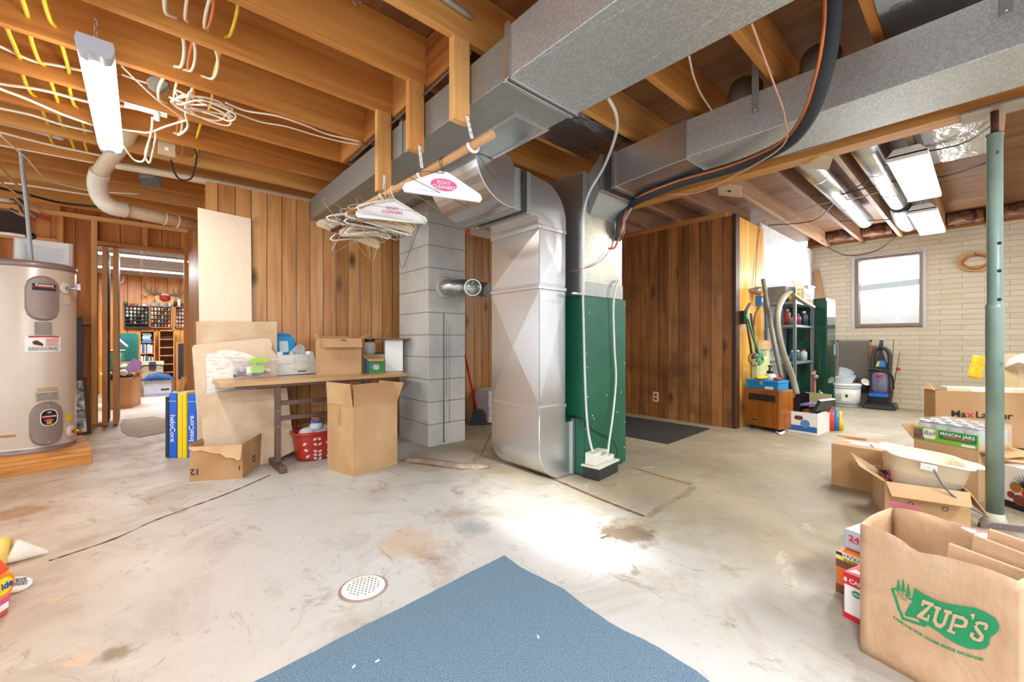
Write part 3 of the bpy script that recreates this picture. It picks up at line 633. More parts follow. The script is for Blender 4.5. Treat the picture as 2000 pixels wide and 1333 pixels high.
for pxc, ya, yb in ((84, 539, 626), (92, 785, 870)):
    o, a, zc = curved(pxc, ya, yb, .19, 'access_panel', taupe, .002, .09, .022)
    n_, rt_ = frame_on(a)
    if ya < 600:
        pp = hc+n_*(hr+.0255)+V((0, 0, zc+.085)); decal(pp, rt_, FU, .13, .05, black_m, o, 'brand_plate'); text('Kenmore', pp+V((0, 0, .014))+n_*.001, rt_, FU, .026, white_p, o, .02); decal(pp+V((0, 0, .0))+n_*.001, rt_, FU, .13, .006, red_p, o, 'red_stripe')
    else:
        pp = hc+n_*(hr+.026)+V((0, 0, zc+.05))
        MB().prism(rrect(.1, .13, .045), pp, rt_, (0, 0, 1), n_*.0015).build('round_badge', white_p, o)
        MB().prism(rrect(.09, .12, .042), pp+n_*.0016, rt_, (0, 0, 1), n_*.001).build('badge_face', M('#1d1a1c', .4), o)
        text('10', pp+V((0, 0, .04))+n_*.003, rt_, FU, .024, M('#d8d4cc', .5), o, .02); decal(pp+V((0, 0, .008))+n_*.003, rt_, FU, .088, .014, M('#c0285a', .5), o, 'pink_band'); text('POWER MISER', pp+V((0, 0, .009))+n_*.0045, rt_, FU, .012, white_p, o, .02)
        b = MB(); c = pp+V((0, 0, -.04))+n_*.003
        for k in range(-3, 4): aa = R(90+k*14); b.quad(c+rt_*(math.cos(aa-.09)*.012)+V((0, 0, math.sin(aa-.09)*.012)), c+rt_*(math.cos(aa-.09)*.036)+V((0, 0, math.sin(aa-.09)*.03)), c+rt_*(math.cos(aa+.09)*.036)+V((0, 0, math.sin(aa+.09)*.03)), c+rt_*(math.cos(aa+.09)*.012)+V((0, 0, math.sin(aa+.09)*.012)))
        b.build('sunburst', M('#e8603c', .5), o); decal(c+n_*.001, rt_, FU, .03, .024, M('#b08c2c', .5), o, 'gold_seal')
    for s in (1, -1): MB().lathe([(.006, 0), (.005, .004), (0, .005)], hc+n_*(hr+.02)+V((0, 0, zc+s*(.5*(zat(hc+n_*hr, ya)-zat(hc+n_*hr, yb))-.03))), 8, n_).build('screw', M('#d8d8d4', .3, .8), o)
o, a, zc = curved(86, 657, 687, .2, 'warning_label', white_p, .001, None, .0015); n_, rt_ = frame_on(a); pp = hc+n_*(hr+.0032)+V((0, 0, zc))
decal(pp+V((0, 0, .058)), rt_, FU, .17, .01, red_p, o, 'red_header'); lines(pp+rt_*.045+V((0, 0, .015)), rt_, FU, .075, .06, 6, M('#b86a6a', .6), o, 2); lines(pp+V((0, 0, -.035)), rt_, FU, .17, .03, 3, M('#5c5c60', .6), o, 4)
MB().prism([(0, 0), (.05, -.015), (.055, .0), (.02, .03), (-.005, .02)], pp+rt_*-.06+V((0, 0, .0))+n_*.002, rt_, FU, n_*.001).build('hand_drawing', M('#5a2a2c', .6), o)
o, a, zc = curved(85, 628, 655, .1, 'rating_label', M('#b9aea4', .5), .001, None, .0012); n_, rt_ = frame_on(a); lines(hc+n_*(hr+.003)+V((0, 0, zc)), rt_, FU, .095, .1, 11, M('#6d6660', .6), o, 6)
o, a, zc = curved(93, 764, 784, .14, 'paper_label', M('#bcaea0', .5), .001, None, .0012); n_, rt_ = frame_on(a); lines(hc+n_*(hr+.003)+V((0, 0, zc)), rt_, FU, .125, .06, 5, M('#6d6660', .6), o, 8)
curved(94, 757, 763, .12, 'tape_strip', M('#b8a06c', .5), .001, None, .0012)
curved(135, 808, 822, .06, 'yellow_sticker', M('#e8c81e', .5), .001, None, .0012); curved(130, 576, 594, .06, 'pale_sticker', M('#d8b8b0', .5), .001, None, .0012)
curved(4, 851, 855, .14, 'orange_tape', M('#b5702c', .6), .001, None, .001)
for pxc, py, nm in ((127, 563, 'relief_port'), (138, 842, 'drain_port')):
    a, p = on_tank(pxc); n_, rt_ = frame_on(a); z = zat(p, py); c = hc+V((0, 0, z))+n_*hr
    MB().lathe([(.048, -.004), (.05, .004), (.04, .012), (0, .012)], c, 20, n_).build(nm, M('#d8cdc0', .4), wh)
    if nm[0] == 'r':
        o = MB().tube([c+n_*.012, c+n_*.09], .014, 12).build('relief_valve', M('#b9bcc0', .25, .9), wh); MB().cbox(c+n_*.1+V((0, 0, .01)), (.02, .02, .05), 20).build('valve_lever', M('#d0d2d6', .25, .9), o)
    else:
        o = MB().tube([c+n_*.012, c+n_*.055], [.012, .016], 12).build('drain_valve', M('#b98f3c', .3, .9), wh); MB().lathe([(.02, 0), (.02, .008), (.012, .01), (.012, .025)], c+n_*.05, 12, n_+V((.2, 0, -.3))).build('hose_thread', M('#c9a24c', .3, .9), o)
# papers standing on the heater, conduit, valves, pipes
pa = ay(10, 470, 5.18); pb = ay(100, 478, 5.18)
pp_ = thing('manual_pouch', 'clear plastic pouch of white manuals standing on top of the water heater', 'papers', (hc.x, 5.2, ht+.03))
w = MB(); w.cbox((hc.x+.07, 5.2, ht+.135), (.30, .004, .2), 3, -8); w.build('manual', white_p, pp_)
o = MB().cbox((hc.x+.085, 5.185, ht+.125), (.25, .003, .15), 3, -8).build('instruction_sheet', M('#e6e8ec', .6), pp_)
lines((hc.x+.085, 5.181, ht+.125), V((1, .05, 0)), V((0, .13, 1)), .22, .12, 9, M('#9aa0a8', .6), o, 12, .3)
MB().cbox((hc.x+.08, 5.172, ht+.13), (.33, .002, .21), 3, -8).build('plastic_sleeve', glassy('pouch_plastic', '#f0f4f8', .15, .25), pp_)
flex = NT('flex_conduit'); sp = flex.n('ShaderNodeSeparateXYZ'); flex.l(flex.obj(), sp.inputs[0]); q = flex.math('PINGPONG', flex.math('MULTIPLY', sp.outputs['Z'], 90), .5); flex.bump(q, .8, .004); flex = flex.end('#b4bcc4', .35, .6)
pts = [ay(40, 288, 4.95), ay(45, 340, 5.0), ay(52, 400, 5.02), ay(57, 460, 5.04), V((hc.x+.03, 5.03, ht+.02))]
cable('electric_conduit', 'grey flexible conduit running from the joists down to the water heater top', 'conduit', pts, .0135, flex, n=10)
wm = M('#ece4d2', .5, 0, .04); pipe_w = M('#efe9df', .4)
cable('water_pipe', 'pale horizontal water pipe ending in a valve beside the heater papers', 'pipe', [ay(-40, 452, 5.35), ay(20, 457, 5.35), ay(58, 463, 5.35)], .014, pipe_w)
v = thing('gate_valve', 'small black round-handled valve above the water heater pouch', 'valve', ay(62, 463, 5.35)); c = ay(62, 463, 5.35)
MB().lathe([(.0, 0), (.03, 0), (.032, .006), (.03, .012), (0, .012)], c+V((0, -.03, 0)), 14, (0, -1, .2)).build('handwheel', black_m, v); MB().tube([c, c+V((0, -.035, .005))], .01, 8).build('valve_body', M('#a8843c', .4, .8), v)
c = ay(20, 392, 5.6); v = thing('stop_valve', 'blue-handled brass stop valve on the white pipe near the dark wall gap', 'valve', c)
MB().tube([c+V((-.2, 0, 0)), c+V((.0, 0, 0))], .018, 10).build('pipe_stub', pipe_w, v); MB().tube([c, c+V((.05, 0, 0))], .02, 10).build('valve_body', M('#8a7a60', .4, .8), v); MB().lathe([(0, 0), (.03, 0), (.03, .012), (0, .012)], c+V((.06, -.03, 0)), 12, (.3, -1, 0)).build('handwheel', M('#2c3c58', .4), v); MB().tube([c+V((.055, 0, 0)), c+V((.06, .0, -.09)), c+V((.12, 0, -.15))], .012, 8).build('elbow_fitting', M('#9a7c4c', .35, .8), v)
for k, (a_, b_) in enumerate((((-5, 322), (60, 385)), ((-5, 350), (92, 420)), ((30, 386), (70, 425)))):
    cable('copper_pipe', ['thin weathered pipe slanting down over the heater, uppermost of three', 'thin weathered pipe slanting over the heater beneath the uppermost one', 'short thin pipe slanting towards the dark gap above the heater'][k], 'pipe', [ay(*a_, 5.3), ay((a_[0]+b_[0])/2, (a_[1]+b_[1])/2+2, 5.4), ay(*b_, 5.5)], .009, M('#b89a78', .4, .3))
for k, c in enumerate((ay(45, 421, 6.7), ay(73, 421, 6.7))):
    v = thing('ball_valve', ['red-handled valve in the dark wall gap behind the conduit', 'red-handled valve in the dark wall gap right of the conduit'][k].replace('right of', 'on the doorway side of'), 'valve', c)
    MB().tube([c+V((-.09, 0, .05)), c, c+V((.03, 0, -.01))], .018, 8).build('valve_body', M('#8c8074', .4, .6), v); MB().cbox(c+V((.06, -.03, -.01)), (.08, .02, .06), 0, 0, 20).build('valve_lever', M('#b03a28', .5), v)

# ---------------------------------------------------------------- framed pictures leaning behind the heater
def picture(name, label, pl, pr, zt_, lean, fw, fm_, art, mat2=None):
    w, rz = front(pl, pr); T = thing(name, label, 'picture', pl, rz, None, lean)
    b = MB(); b.box(0, 0, 0, w, .025, fw); b.box(0, 0, zt_-fw, w, .025, zt_); b.box(0, 0, fw, fw, .025, zt_-fw); b.box(w-fw, 0, fw, w, .025, zt_-fw); b.build('picture_frame', fm_, T, False, bevel=.003)
    MB().box(fw, .006, fw, w-fw, .016, zt_-fw).build('picture_print', art, T, False); return T, w
t = NT('black_white_print'); q = t.noise(t.mapped((6, 1, 1)), 2.2, 5, .7, 1.5); bw = t.end(t.ramp(q, [(.45, '#141416'), (.6, '#2c2c30'), (.72, '#d8d8dc')]), .15)
t = NT('foliage_print'); q = t.noise(t.mapped((1, 1, 1)), 9, 4, .6, 1); fp = t.end(t.ramp(q, [(.35, '#30383c'), (.5, '#8c989c'), (.62, '#dfe6ea')]), .1)
t = NT('blue_leaf_frame'); q = t.n('ShaderNodeTexWave'); t.l(t.mapped((8, 8, 10), rnd=1), q.inputs[0]); q.inputs['Distortion'].default_value = 6; lf_ = t.end(t.ramp(q.outputs['Fac'], [(.3, '#1e2a38'), (.5, '#42586e'), (.55, '#20262e')]), .5)
pR_ = V((-.485, 6.60, 0)); pL_ = V((-1.05, 6.55, 0))
T, w = picture('framed_picture', 'tall framed dark print in a blue leaf-patterned frame leaning behind the water heater', pL_, pR_, 1.27, -3, .1, lf_, bw)
MB().box(.1, .003, .1, .115, .02, 1.17).box(w-.115, .003, .1, w-.1, .02, 1.17).box(.1, .003, .1, w-.1, .02, .115).box(.1, .003, 1.155, w-.1, .02, 1.17).build('wood_fillet', studx_m, T, False)
a_ = ay(148, 815, 5.75); 
T, w = picture('framed_picture', 'smaller brown framed snowy print tilted against the tall picture by the heater', V((-.78, 6.2, 0)), V((-.40, 6.36, 0)), .62, -10, .035, wood('walnut_frame', 'z', '#3c2618', '#5c3c28', '#7c563c', .4, .2), fp)

# ---------------------------------------------------------------- bifold doors, sill, threshold mat
dk = M('#4a463e', .6); tan = M('#b98146', .45, 0, .08)
for i, (px, nm) in enumerate(((205, 'door_1'), (226, 'door_2'))):
    a = ay(px, 655, 6.76); b = MB(); b.box(a.x-.02, 6.76, .02, a.x+.02, 7.4, 2.09); o = b.build(nm, dk, None, kind='structure')
    b = MB(); b.box(a.x-.024, 6.752, .02, a.x+.024, 6.764, 2.09); b.build('door_edge', tan, o, bevel=.003)
    for z in (.25, 1.05, 1.9): MB().box(a.x+.02, 6.765, z-.04, a.x+.026, 6.79, z+.04).build('hinge', M('#9c9c98', .4, .7), o)
struct('trim_80', MB().box(-.72, YD-.01, 0, -.30, YD+.1, .04), stud_m)
tm = thing('door_mat', 'thin curled grey-brown scrap of carpet lying in the den doorway', 'mat', (-.05, 6.6, 0))
pts = [az(*p) for p in ((235, 832), (237, 843), (250, 852), (272, 855), (320, 846), (326, 820), (300, 814), (240, 820))]
MB().prism([(p.x, p.y) for p in pts], (0, 0, .001), (1, 0, 0), (0, 1, 0), (0, 0, .007)).build('carpet_scrap', M('#a89a88', .9, 0, .12), tm)

# ---------------------------------------------------------------- blue and yellow folded floor mats
tops = [(338, 768), (366, 767), (385, 769)]
def pad(name, label, pa, pb, pyt, col, txt=None, strip=None, lean=0):
    p, q = az(*pa), az(*pb); w, rz = front(p, q); h = zat(p, pyt); T = thing(name, label, 'exercise mat', p, rz+0, 'folded exercise mats', lean)
    MB().box(0, 0, 0, w, .42, h).build('mat_cover', M(col, .32, 0, .04), T, False, bevel=.008)
    if strip: MB().box(-.022, .0, .005, -.001, .42, h-.03).build('edge_binding', M('#2e2e34', .5), T, False, bevel=.004)
    if txt: text(txt, (w*.5, -.0005, h*.46), (0, 0, 1) if txt[0] == 'I' else (0, 0, -1), (-1, 0, 0) if txt[0] == 'I' else (1, 0, 0), .06, white_p, T, .01, world=False)
    if not txt: MB().box(w*.55, -.0015, .01, w*.575, .0, h-.02).build('fold_line', M('#7a6a10', .6), T, False)
    else: MB().box(0, -.001, h-.07, w, .0005, h-.066).build('seam', M('#cfe0f4', .5), T, False)
    return T
PA, PB = az(327, 895), az(388, 895); wP, rP = front(PA, PB)
def pad(label, u0, u1, h, col, txt=None, strip=None):
    p = PA+(PB-PA)*u0; w = wP*(u1-u0)-.003; T = thing('exercise_mat', label, 'exercise mat', p, rP, 'folded exercise mats')
    MB().box(0, 0, 0, w, .22, h).build('mat_cover', M(col, .32, 0, .04), T, False, bevel=.008)
    if strip: MB().box(-.03, .0, .005, -.001, .22, h-.03).build('edge_binding', M('#2e2e34', .5), T, False, bevel=.004)
    if txt: text(txt, (w*.5, -.0005, h*.46), (0, 0, 1) if txt[0] == 'I' else (0, 0, -1), (-1, 0, 0) if txt[0] == 'I' else (1, 0, 0), .06, white_p, T, .01, world=False); MB().box(0, -.001, h-.07, w, .0005, h-.066).build('seam', M('#cfe0f4', .5), T, False)
    else: MB().box(w*.55, -.0015, .01, w*.575, .0, h-.02).build('fold_line', M('#7a6a10', .6), T, False)
hP = zat(PA, 768)
pad('blue folded exercise mat with black edge, nearest the doorway', .04, .30, hP, '#0f63d6', 'heloCore', True)
pad('yellow folded exercise mat wedged between the two blue ones', .31, .62, hP+.005, '#f2d40c')
pad('blue folded exercise mat standing between the yellow mat and the cardboard sheets', .64, .93, hP-.004, '#0f63d6', 'InteCore')
# ---------------------------------------------------------------- sheets leaning on the pine wall
def sheet(name, label, poly_px, yb, yt, mat, th=.008, cat='panel', n_=None):
    """leaning sheet: outline given in pixels, lying on the plane that rises from y=yb on the floor to y=yt at 1.2 m"""
    pts = []
    for px, py in poly_px:
        y = yb
        for _ in range(12):
            p = ay(px, py, y); y = yb+(yt-yb)*max(0, p.z)/1.2
        pts.append(ay(px, py, y))
    nv = V((0, 1.2, -(yt-yb))).normalized()*th
    n = len(pts); b = MB(); b.add(pts+[p+nv for p in pts], [tuple(range(n-1, -1, -1)), tuple(range(n, 2*n))]+[(i, (i+1) % n, (i+1) % n+n, i+n) for i in range(n)])
    return b.build(name, mat, None, label=label, cat=cat)
sheet('hardboard_panel', 'tall narrow cream board leaning on the corner of the pine wall', [(392, 845), (386, 405), (490, 427), (494, 845)], 4.13, 4.185, M('#e9d7bf', .5, 0, .03), .006)
sheet('cardboard_sheet', 'pale cardboard sheet leaning directly behind the tall cream board', [(385, 870), (383, 628), (541, 628), (541, 850)], 4.06, 4.15, pale, .008, 'cardboard')
sheet('cardboard_sheet', 'large pale cardboard sheet with a torn corner behind the clear bin', [(392, 905), (375, 680), (378, 674), (520, 660), (528, 663), (532, 674), (530, 682), (540, 694), (545, 870)], 3.96, 4.11, pale, .008, 'cardboard')
t = NT('white_insulation'); q = t.noise(t.mapped((1, 1, 3)), 14, 5, .7); t.bump(q, .5, .01); ins = t.end(t.ramp(q, [(.42, '#d8cfc4'), (.5, '#f1ede6')]), .8)
sheet('foam_board', 'torn white textured board between the cardboard sheets behind the clear bin', [(404, 770), (402, 693), (430, 684), (455, 683), (480, 690), (500, 697), (500, 765)], 3.945, 4.095, ins, .006)
sheet('cardboard_sheet', 'stained pale cardboard sheet leaning under the left end of the table'.replace(' left', ' doorway'), [(400, 912), (391, 778), (402, 770), (470, 762), (560, 757), (576, 880), (520, 908)], 3.88, 4.03, pale, .008, 'cardboard')

# ---------------------------------------------------------------- folding table
TZ, tx0, tx1, ty0, ty1 = .70, .41, 1.885, 3.56, 4.02
tb = thing('folding_table', 'wood-topped folding table with brown metal legs before the pine wall', 'table', (1.15, 3.85, 0))
b = MB(); b.prism(rrect(tx1-tx0, ty1-ty0, .05), ((tx0+tx1)/2, (ty0+ty1)/2, TZ-.028), (1, 0, 0), (0, 1, 0), (0, 0, .028)); b.build('tabletop', wood('table_top_wood', 'x', '#a37848', '#bf9562', '#d0aa7a', .3, .1), tb, bevel=.004)
br = M('#6a5048', .4, .3)
for x in (.80, 1.50):
    o = MB().box(x-.02, 3.66, .05, x+.02, 3.70, TZ-.029).build('leg', br, tb, bevel=.003)
    MB().box(x-.024, 3.50, .0, x+.024, 3.87, .05).build('foot', br, o, bevel=.006)
    for z in (.45, .33): MB().lathe([(.006, 0), (.005, .003), (0, .004)], (x, 3.66, z), 8, (0, -1, 0)).build('bolt', M('#cfcac4', .3, .8), o)
for z in (.51, .39): MB().box(.82, 3.668, z-.018, 1.48, 3.692, z+.018).build('crossbar', br, tb, bevel=.003)
MB().box(tx0+.1, ty0+.05, TZ-.05, tx1-.1, ty0+.07, TZ-.029).box(tx0+.1, ty1-.07, TZ-.05, tx1-.1, ty1-.05, TZ-.029).build('apron', br, tb)

def tz(px, py): return az(px, py, TZ)
# clear bin
pl, pr = tz(456, 741), tz(543, 737); w, rz = front(pl, pr); h = .135
T = thing('storage_bin', 'clear plastic storage bin with lime green latch, full of odds and ends', 'bin', pl, rz)
clear = glassy('clear_plastic', '#f3f1f6', .08, .2)
b = MB(); d = .2
b.add([(0.015, .015, .002), (w-.015, .015, .002), (w-.015, d-.015, .002), (.015, d-.015, .002), (0, 0, h), (w, 0, h), (w, d, h), (0, d, h)], [(3, 2, 1, 0), (0, 1, 5, 4), (1, 2, 6, 5), (2, 3, 7, 6), (3, 0, 4, 7)]); b.build('bin_shell', clear, T, False)
MB().box(-.008, -.008, h, w+.008, d+.008, h+.03).build('bin_lid', glassy('clear_lid', '#ece6ee', .1, .35), T, False, bevel=.006)
MB().prism([(0, 0), (w*.42, 0), (w*.42, .02), (w*.36, .034), (w*.06, .034), (0, .02)], (w*.34, -.026, h-.008), (1, 0, 0), (0, 0, 1), (0, .022, 0)).build('latch', M('#9ed61f', .35), T, False, bevel=.004)
decal((w*.52, .004, .075), FX, FU, w*.3, .06, M('#a9dc7c', .5), T, 'paper_label', world=False); decal((w*.33, .004, .07), FX, FU, w*.1, .05, white_p, T, 'paper_label', world=False)
cols = ['#4c5c78', '#d2b890', '#efe6d8', '#c8506c', '#3f5474', '#efe3c8', '#7c8ca0', '#d8a8b0', '#a8c0b0', '#e8d8c8', '#9a4c5c', '#c8c8d4']
for i in range(14):
    x = .035+(w-.07)*((i*.377) % 1); y = .035+.13*((i*.61) % 1); z = .022+.02*(i % 3)
    q = MB().ball((0, 0, 0), .022, 10, (1.3, 1, .8)) if i % 3 else MB().tube([(-.03, 0, 0), (.03, .01, .012)], .014, 8)
    cc = Matrix.Translation(FR[T] @ V((x, y, z))) @ Matrix.Rotation(i, 4, 'Z'); q.move(cc)
    q.build('small_toy' if i % 2 else 'spool', M(cols[i % 12], .5), None, label=['jumbled small coloured odds and ends inside the clear storage bin', 'jumbled little spools lying inside the clear storage bin'][0 if i % 2 else 1], cat='trinket', group='trinkets in the clear bin' if i % 2 else 'spools in the clear bin')
# cooler
pl, pr = tz(541, 733.5), tz(617, 728.5); w, rz = front(pl, pr); d = .2
T = thing('picnic_cooler', 'white picnic cooler with rounded sides and an open top on the table', 'cooler', pl, rz)
cw = M('#eef0ef', .35, 0, .02); H = .205
prof = [(.0, 0), (w, 0), (w+.008, .06), (w+.004, .1), (w-.03, H), (w-.06, H), (w-.06, H-.03), (.05, H-.03), (.05, H), (.02, H), (-.008, .1), (-.01, .06)]
MB().prism(prof, (0, 0, 0), (1, 0, 0), (0, 0, 1), (0, d, 0)).build('cooler_body', cw, T, False, bevel=.006)
MB().prism(rrect(w*.42, .09, .015), (w*.58, -.0025, .135), (1, 0, 0), (0, 0, 1), (0, .005, 0)).build('handle_recess', M('#dfe2e2', .4), T, False)
MB().prism(rrect(w*.44, .035, .012), (w*.58, -.006, .065), (1, 0, 0), (0, 0, 1), (0, .012, 0)).build('latch', M('#f0ead8', .35), T, False, bevel=.003)
MB().box(.0, -.001, .092, w, .001, .098).build('lid_seam', M('#c3c8ca', .5), T, False)
decal((w*.62, -.0005, .025), FX, FU, w*.22, .012, M('#6a7480', .5), T, 'brand_strip', world=False)
P = FR[T] @ V((w*.36, .11, H-.03))
T2 = thing('lunch_box', 'bright blue plastic box lid standing upright in the open cooler', 'box', P, rz, None, -8)
MB().prism(rrect(w*.62, .2, .02), (0, 0, .095), (1, 0, 0), (0, 0, 1), (0, .02, 0)).build('lid_plate', M('#1c86c8', .3), T2, False, bevel=.004)
MB().prism(rrect(w*.5, .15, .015), (0, -.004, .09), (1, 0, 0), (0, 0, 1), (0, .004, 0)).build('lid_rim', M('#2a9cd8', .3), T2, False)
MB().prism(rrect(w*.22, .1, .012), (-.01, -.006, .075), (1, 0, 0), (0, 0, 1), (0, .004, 0)).build('clear_panel', M('#cfeaf0', .3), T2, False)
q = MB(); P = FR[T] @ V((w*.6, .07, H-.03)); q.prism([(-.07, 0), (.07, 0), (.08, .05), (.045, .105), (.0, .085), (-.06, .03)], P, V((math.cos(R(rz)), math.sin(R(rz)), 0)), FU, V((0, .03, 0))); 
t = NT('printed_bag'); vv = t.voro(t.mapped((1, 1, 1)), 42, out='Color'); pb_ = t.end(t.mix(.45, vv, '#c8b8d0'), .3); q.build('snack_bag', pb_, None, bevel=.004, label='crumpled printed plastic bag poking out of the white cooler', cat='bag')
# carton on the table
pl, pr = ay(624, 700, 3.86), ay(706, 700, 3.83); pl.z = pr.z = TZ; hC = zat(pl, 661)-TZ
T = carton('cardboard_box', 'open brown cardboard box with drooping front flap on the table', pl, pr, .15, hC, {'f': (132, .115), 'l': (20, .04), 'b': (75, .1), 'r': (62, .09)})
w = T['w']; MB().prism([(-.03, 0), (-.01, .01), (.012, .012), (.035, 0), (.01, .004), (-.012, .004)], (w*.52, -.036, hC-.022), (1, 0, 0), (0, -.0, 1), (0, -.002, 0)).build('hand_hole', ink, T, False)
# strip packet, red ball
pl, pr = tz(672, 728), tz(749, 723.5); w, rz = front(pl, pr)
T = thing('flat_box', 'long flat silver and white box lying on the table edge', 'box', pl, rz)
MB().box(0, 0, 0, w, .09, .022).build('box_body', M('#b6b3b4', .35, .2), T, False, bevel=.003); MB().box(-.002, -.002, .0225, w+.002, .092, .027).build('box_lid', M('#efece8', .5), T, False, bevel=.002)
pl = tz(658, 728.5); T = thing('toy_ball_cup', 'small red ball in a white cup at the end of the flat box', 'toy', pl)
MB().lathe([(.022, 0), (.028, .035), (.025, .035), (.02, .004), (0, .004)], pl, 16).build('cup', M('#efe4dc', .4), T); MB().ball(pl+V((.012, -.02, .022)), .018, 14).build('ball', M('#d03a34', .35), T)
# jar on a bag
pj = ay(722, 692, 3.955); hj = pj.z-TZ
sa, sb = ay(716, 700, 3.80), ay(751, 700, 3.77); sa.z = sb.z = TZ
bx = carton('seed_box', 'small open blue and green printed carton with a tan flap beside the jar', sa, sb, .09, .135, {'f': (120, .04), 'l': (40, .05)}, M('#37862c', .5, 0, .1))
MB().box(-.0015, -.002, 0, .022, -.0002, .115).build('blue_edge', M('#22379a', .4), bx, False)
t = NT('blossom_print'); vv = t.voro(t.mapped((1, 1, 1)), 60, out='Color'); bp = t.end(t.mix(.6, vv, '#b8b4d8'), .5); MB().prism(rrect(.06, .05, .02), (bx['w']*.52, -.0006, .055), (1, 0, 0), (0, 0, 1), (0, -.001, 0)).build('blossom_picture', bp, bx, False)
for o in bx.children:
    if o.name.startswith('flap'): o.data.materials.clear(); o.data.materials.append(kraft)
bi = thing('cardboard_box', 'low brown cardboard box behind the printed carton, under the glass jar', 'box', V((1.52, 3.9, TZ)), 0)
MB().box(0, 0, 0, .3, .115, hj).build('carton_body', kraft, bi, False, bevel=.002)
jb = FR[bi] @ V((pj.x-1.52, .056, hj)); T = thing('glass_jar', 'clear glass jar with a dark screw lid standing on the low box', 'jar', jb)
MB().lathe([(.048, 0), (.055, .008), (.055, .1), (.045, .118), (.045, .124)], jb, 24).build('jar_glass', glassy('jar_glass', '#e6ecf2', .03, .32), T)
MB().lathe([(.05, .12), (.05, .145), (.046, .148), (0, .148)], jb, 24).build('jar_lid', M('#3a3034', .35, .4), T)
MB().lathe([(.04, .004), (.045, .05), (0, .055)], jb, 16).build('jar_contents', M('#9a9ca8', .4, .3), T)
# white box with round board on top
pl, pr = tz(752, 726), tz(787, 725); w, rz = front(pl, pr); hW = zat(pl, 664)-TZ
T = thing('white_box', 'upright plain white box at the chimney end of the table', 'box', pl, rz); MB().box(0, 0, 0, w, .13, hW).build('box_body', M('#f3f5f6', .4, 0, .01), T, False, bevel=.004)
cc = FR[T] @ V((w*.45, .07, hW)); T = thing('round_board', 'round brown wooden board balanced on top of the white box', 'board', cc); MB().lathe([(.0, .001), (.155, .001), (.19, .012), (.19, .016), (.15, .012), (0, .01)], cc, 36).build('board_disc', wood('round_board_wood', 'x', '#6a4a34', '#8c6648', '#a8805c', .35, .1), T)
pcd = FR[bi] @ V((.225, .06, hj)); T = thing('round_tray', 'small dark round lid lying behind the jar on the low box', 'lid', pcd+V((0, 0, .02))); MB().lathe([(0, 0), (.052, 0), (.056, .012), (0, .02)], pcd+V((0, 0, .001)), 20).build('lid_disc', M('#3a3a3e', .4), T)

# ---------------------------------------------------------------- under the table
pl, pr = az(645, 915), az(690, 931.5); w, rz = front(pl, pr); hB = zat(pl, 778)
def carton2(name, label, A, B, Cc, h, flaps, mat=None, group=None):     # three floor corners: far-left A, near B, far-right Cc
    return carton(name, label, B, Cc, (V(A)-V(B)).length, h, flaps, mat, 'box', group)
A, B, Cc = az(645, 914), az(690, 931.5), az(776, 906)
T = carton2('cardboard_box', 'tall plain brown cardboard box standing open in front of the table', A, B, Cc, zat(B, 795), {'l': (5, .17), 'f': (-12, .16), 'r': (28, .16), 'b': (-30, .15)})
MB().box(-.0015, .16, T['h']-.16, -.0003, .2, T['h']).build('packing_tape', M('#b58c5c', .35), T, False)
A, B, Cc = az(392, 931), az(474, 934.5), az(527, 893)
T = carton2('cardboard_box', 'torn low brown cardboard box printed with twelves beside the table leg', A, B, Cc, zat(B, 868), {'l': (140, .07), 'b': (8, .02)})
w, d, h = T['w'], T['d'], T['h']
t = NT('torn_flap'); q = t.noise(t.mapped(), 5, 3); tf = t.end(t.ramp(q, [(.3, '#c3986a'), (.7, '#d8b48c')]), .8)
for o in list(T.children):
    if o.name.startswith('flap') and o.data.vertices[0].co.x < .05: bpy.data.objects.remove(o)
MB().prism([(0, 0), (d, 0), (d, .012), (d*.9, .03), (d*.75, .026), (d*.55, .05), (d*.4, .055), (d*.28, .085), (d*.14, .09), (d*.05, .11), (0, .1)], (-.012, 0, h+.002), (0, 1, 0), (-.25, 0, -1), (.002, 0, 0)).build('torn_flap', tf, T, False)
b = MB().add([(.01, .02, .05), (w-.02, .02, .05), (w*.8, d-.02, .05), (.02, d-.02, .05), (w*.45, d*.5, .11)], [(0, 1, 4), (1, 2, 4), (2, 3, 4), (3, 0, 4)]); b.build('crumpled_cardboard', pale, T, False)
text('12', (w*.38, -.001, .09), (-1, 0, 0), (0, 0, -1), .07, ink, T, .015, world=False, shear=0); text('12', (-.001, d*.9, .07), (0, 1, 0), (0, 0, -1), .06, ink, T, .015, world=False); text('1', (-.001, d*.06, .08), (0, 1, 0), (0, 0, -1), .05, ink, T, .015, world=False)
lines((w*.75, -.0004, .12), FX, FU, w*.4, .045, 5, ink, T, 3); lines((-.0004, d*.3, .075), V((0, -1, 0)), FU, d*.35, .035, 4, ink, T, 5)
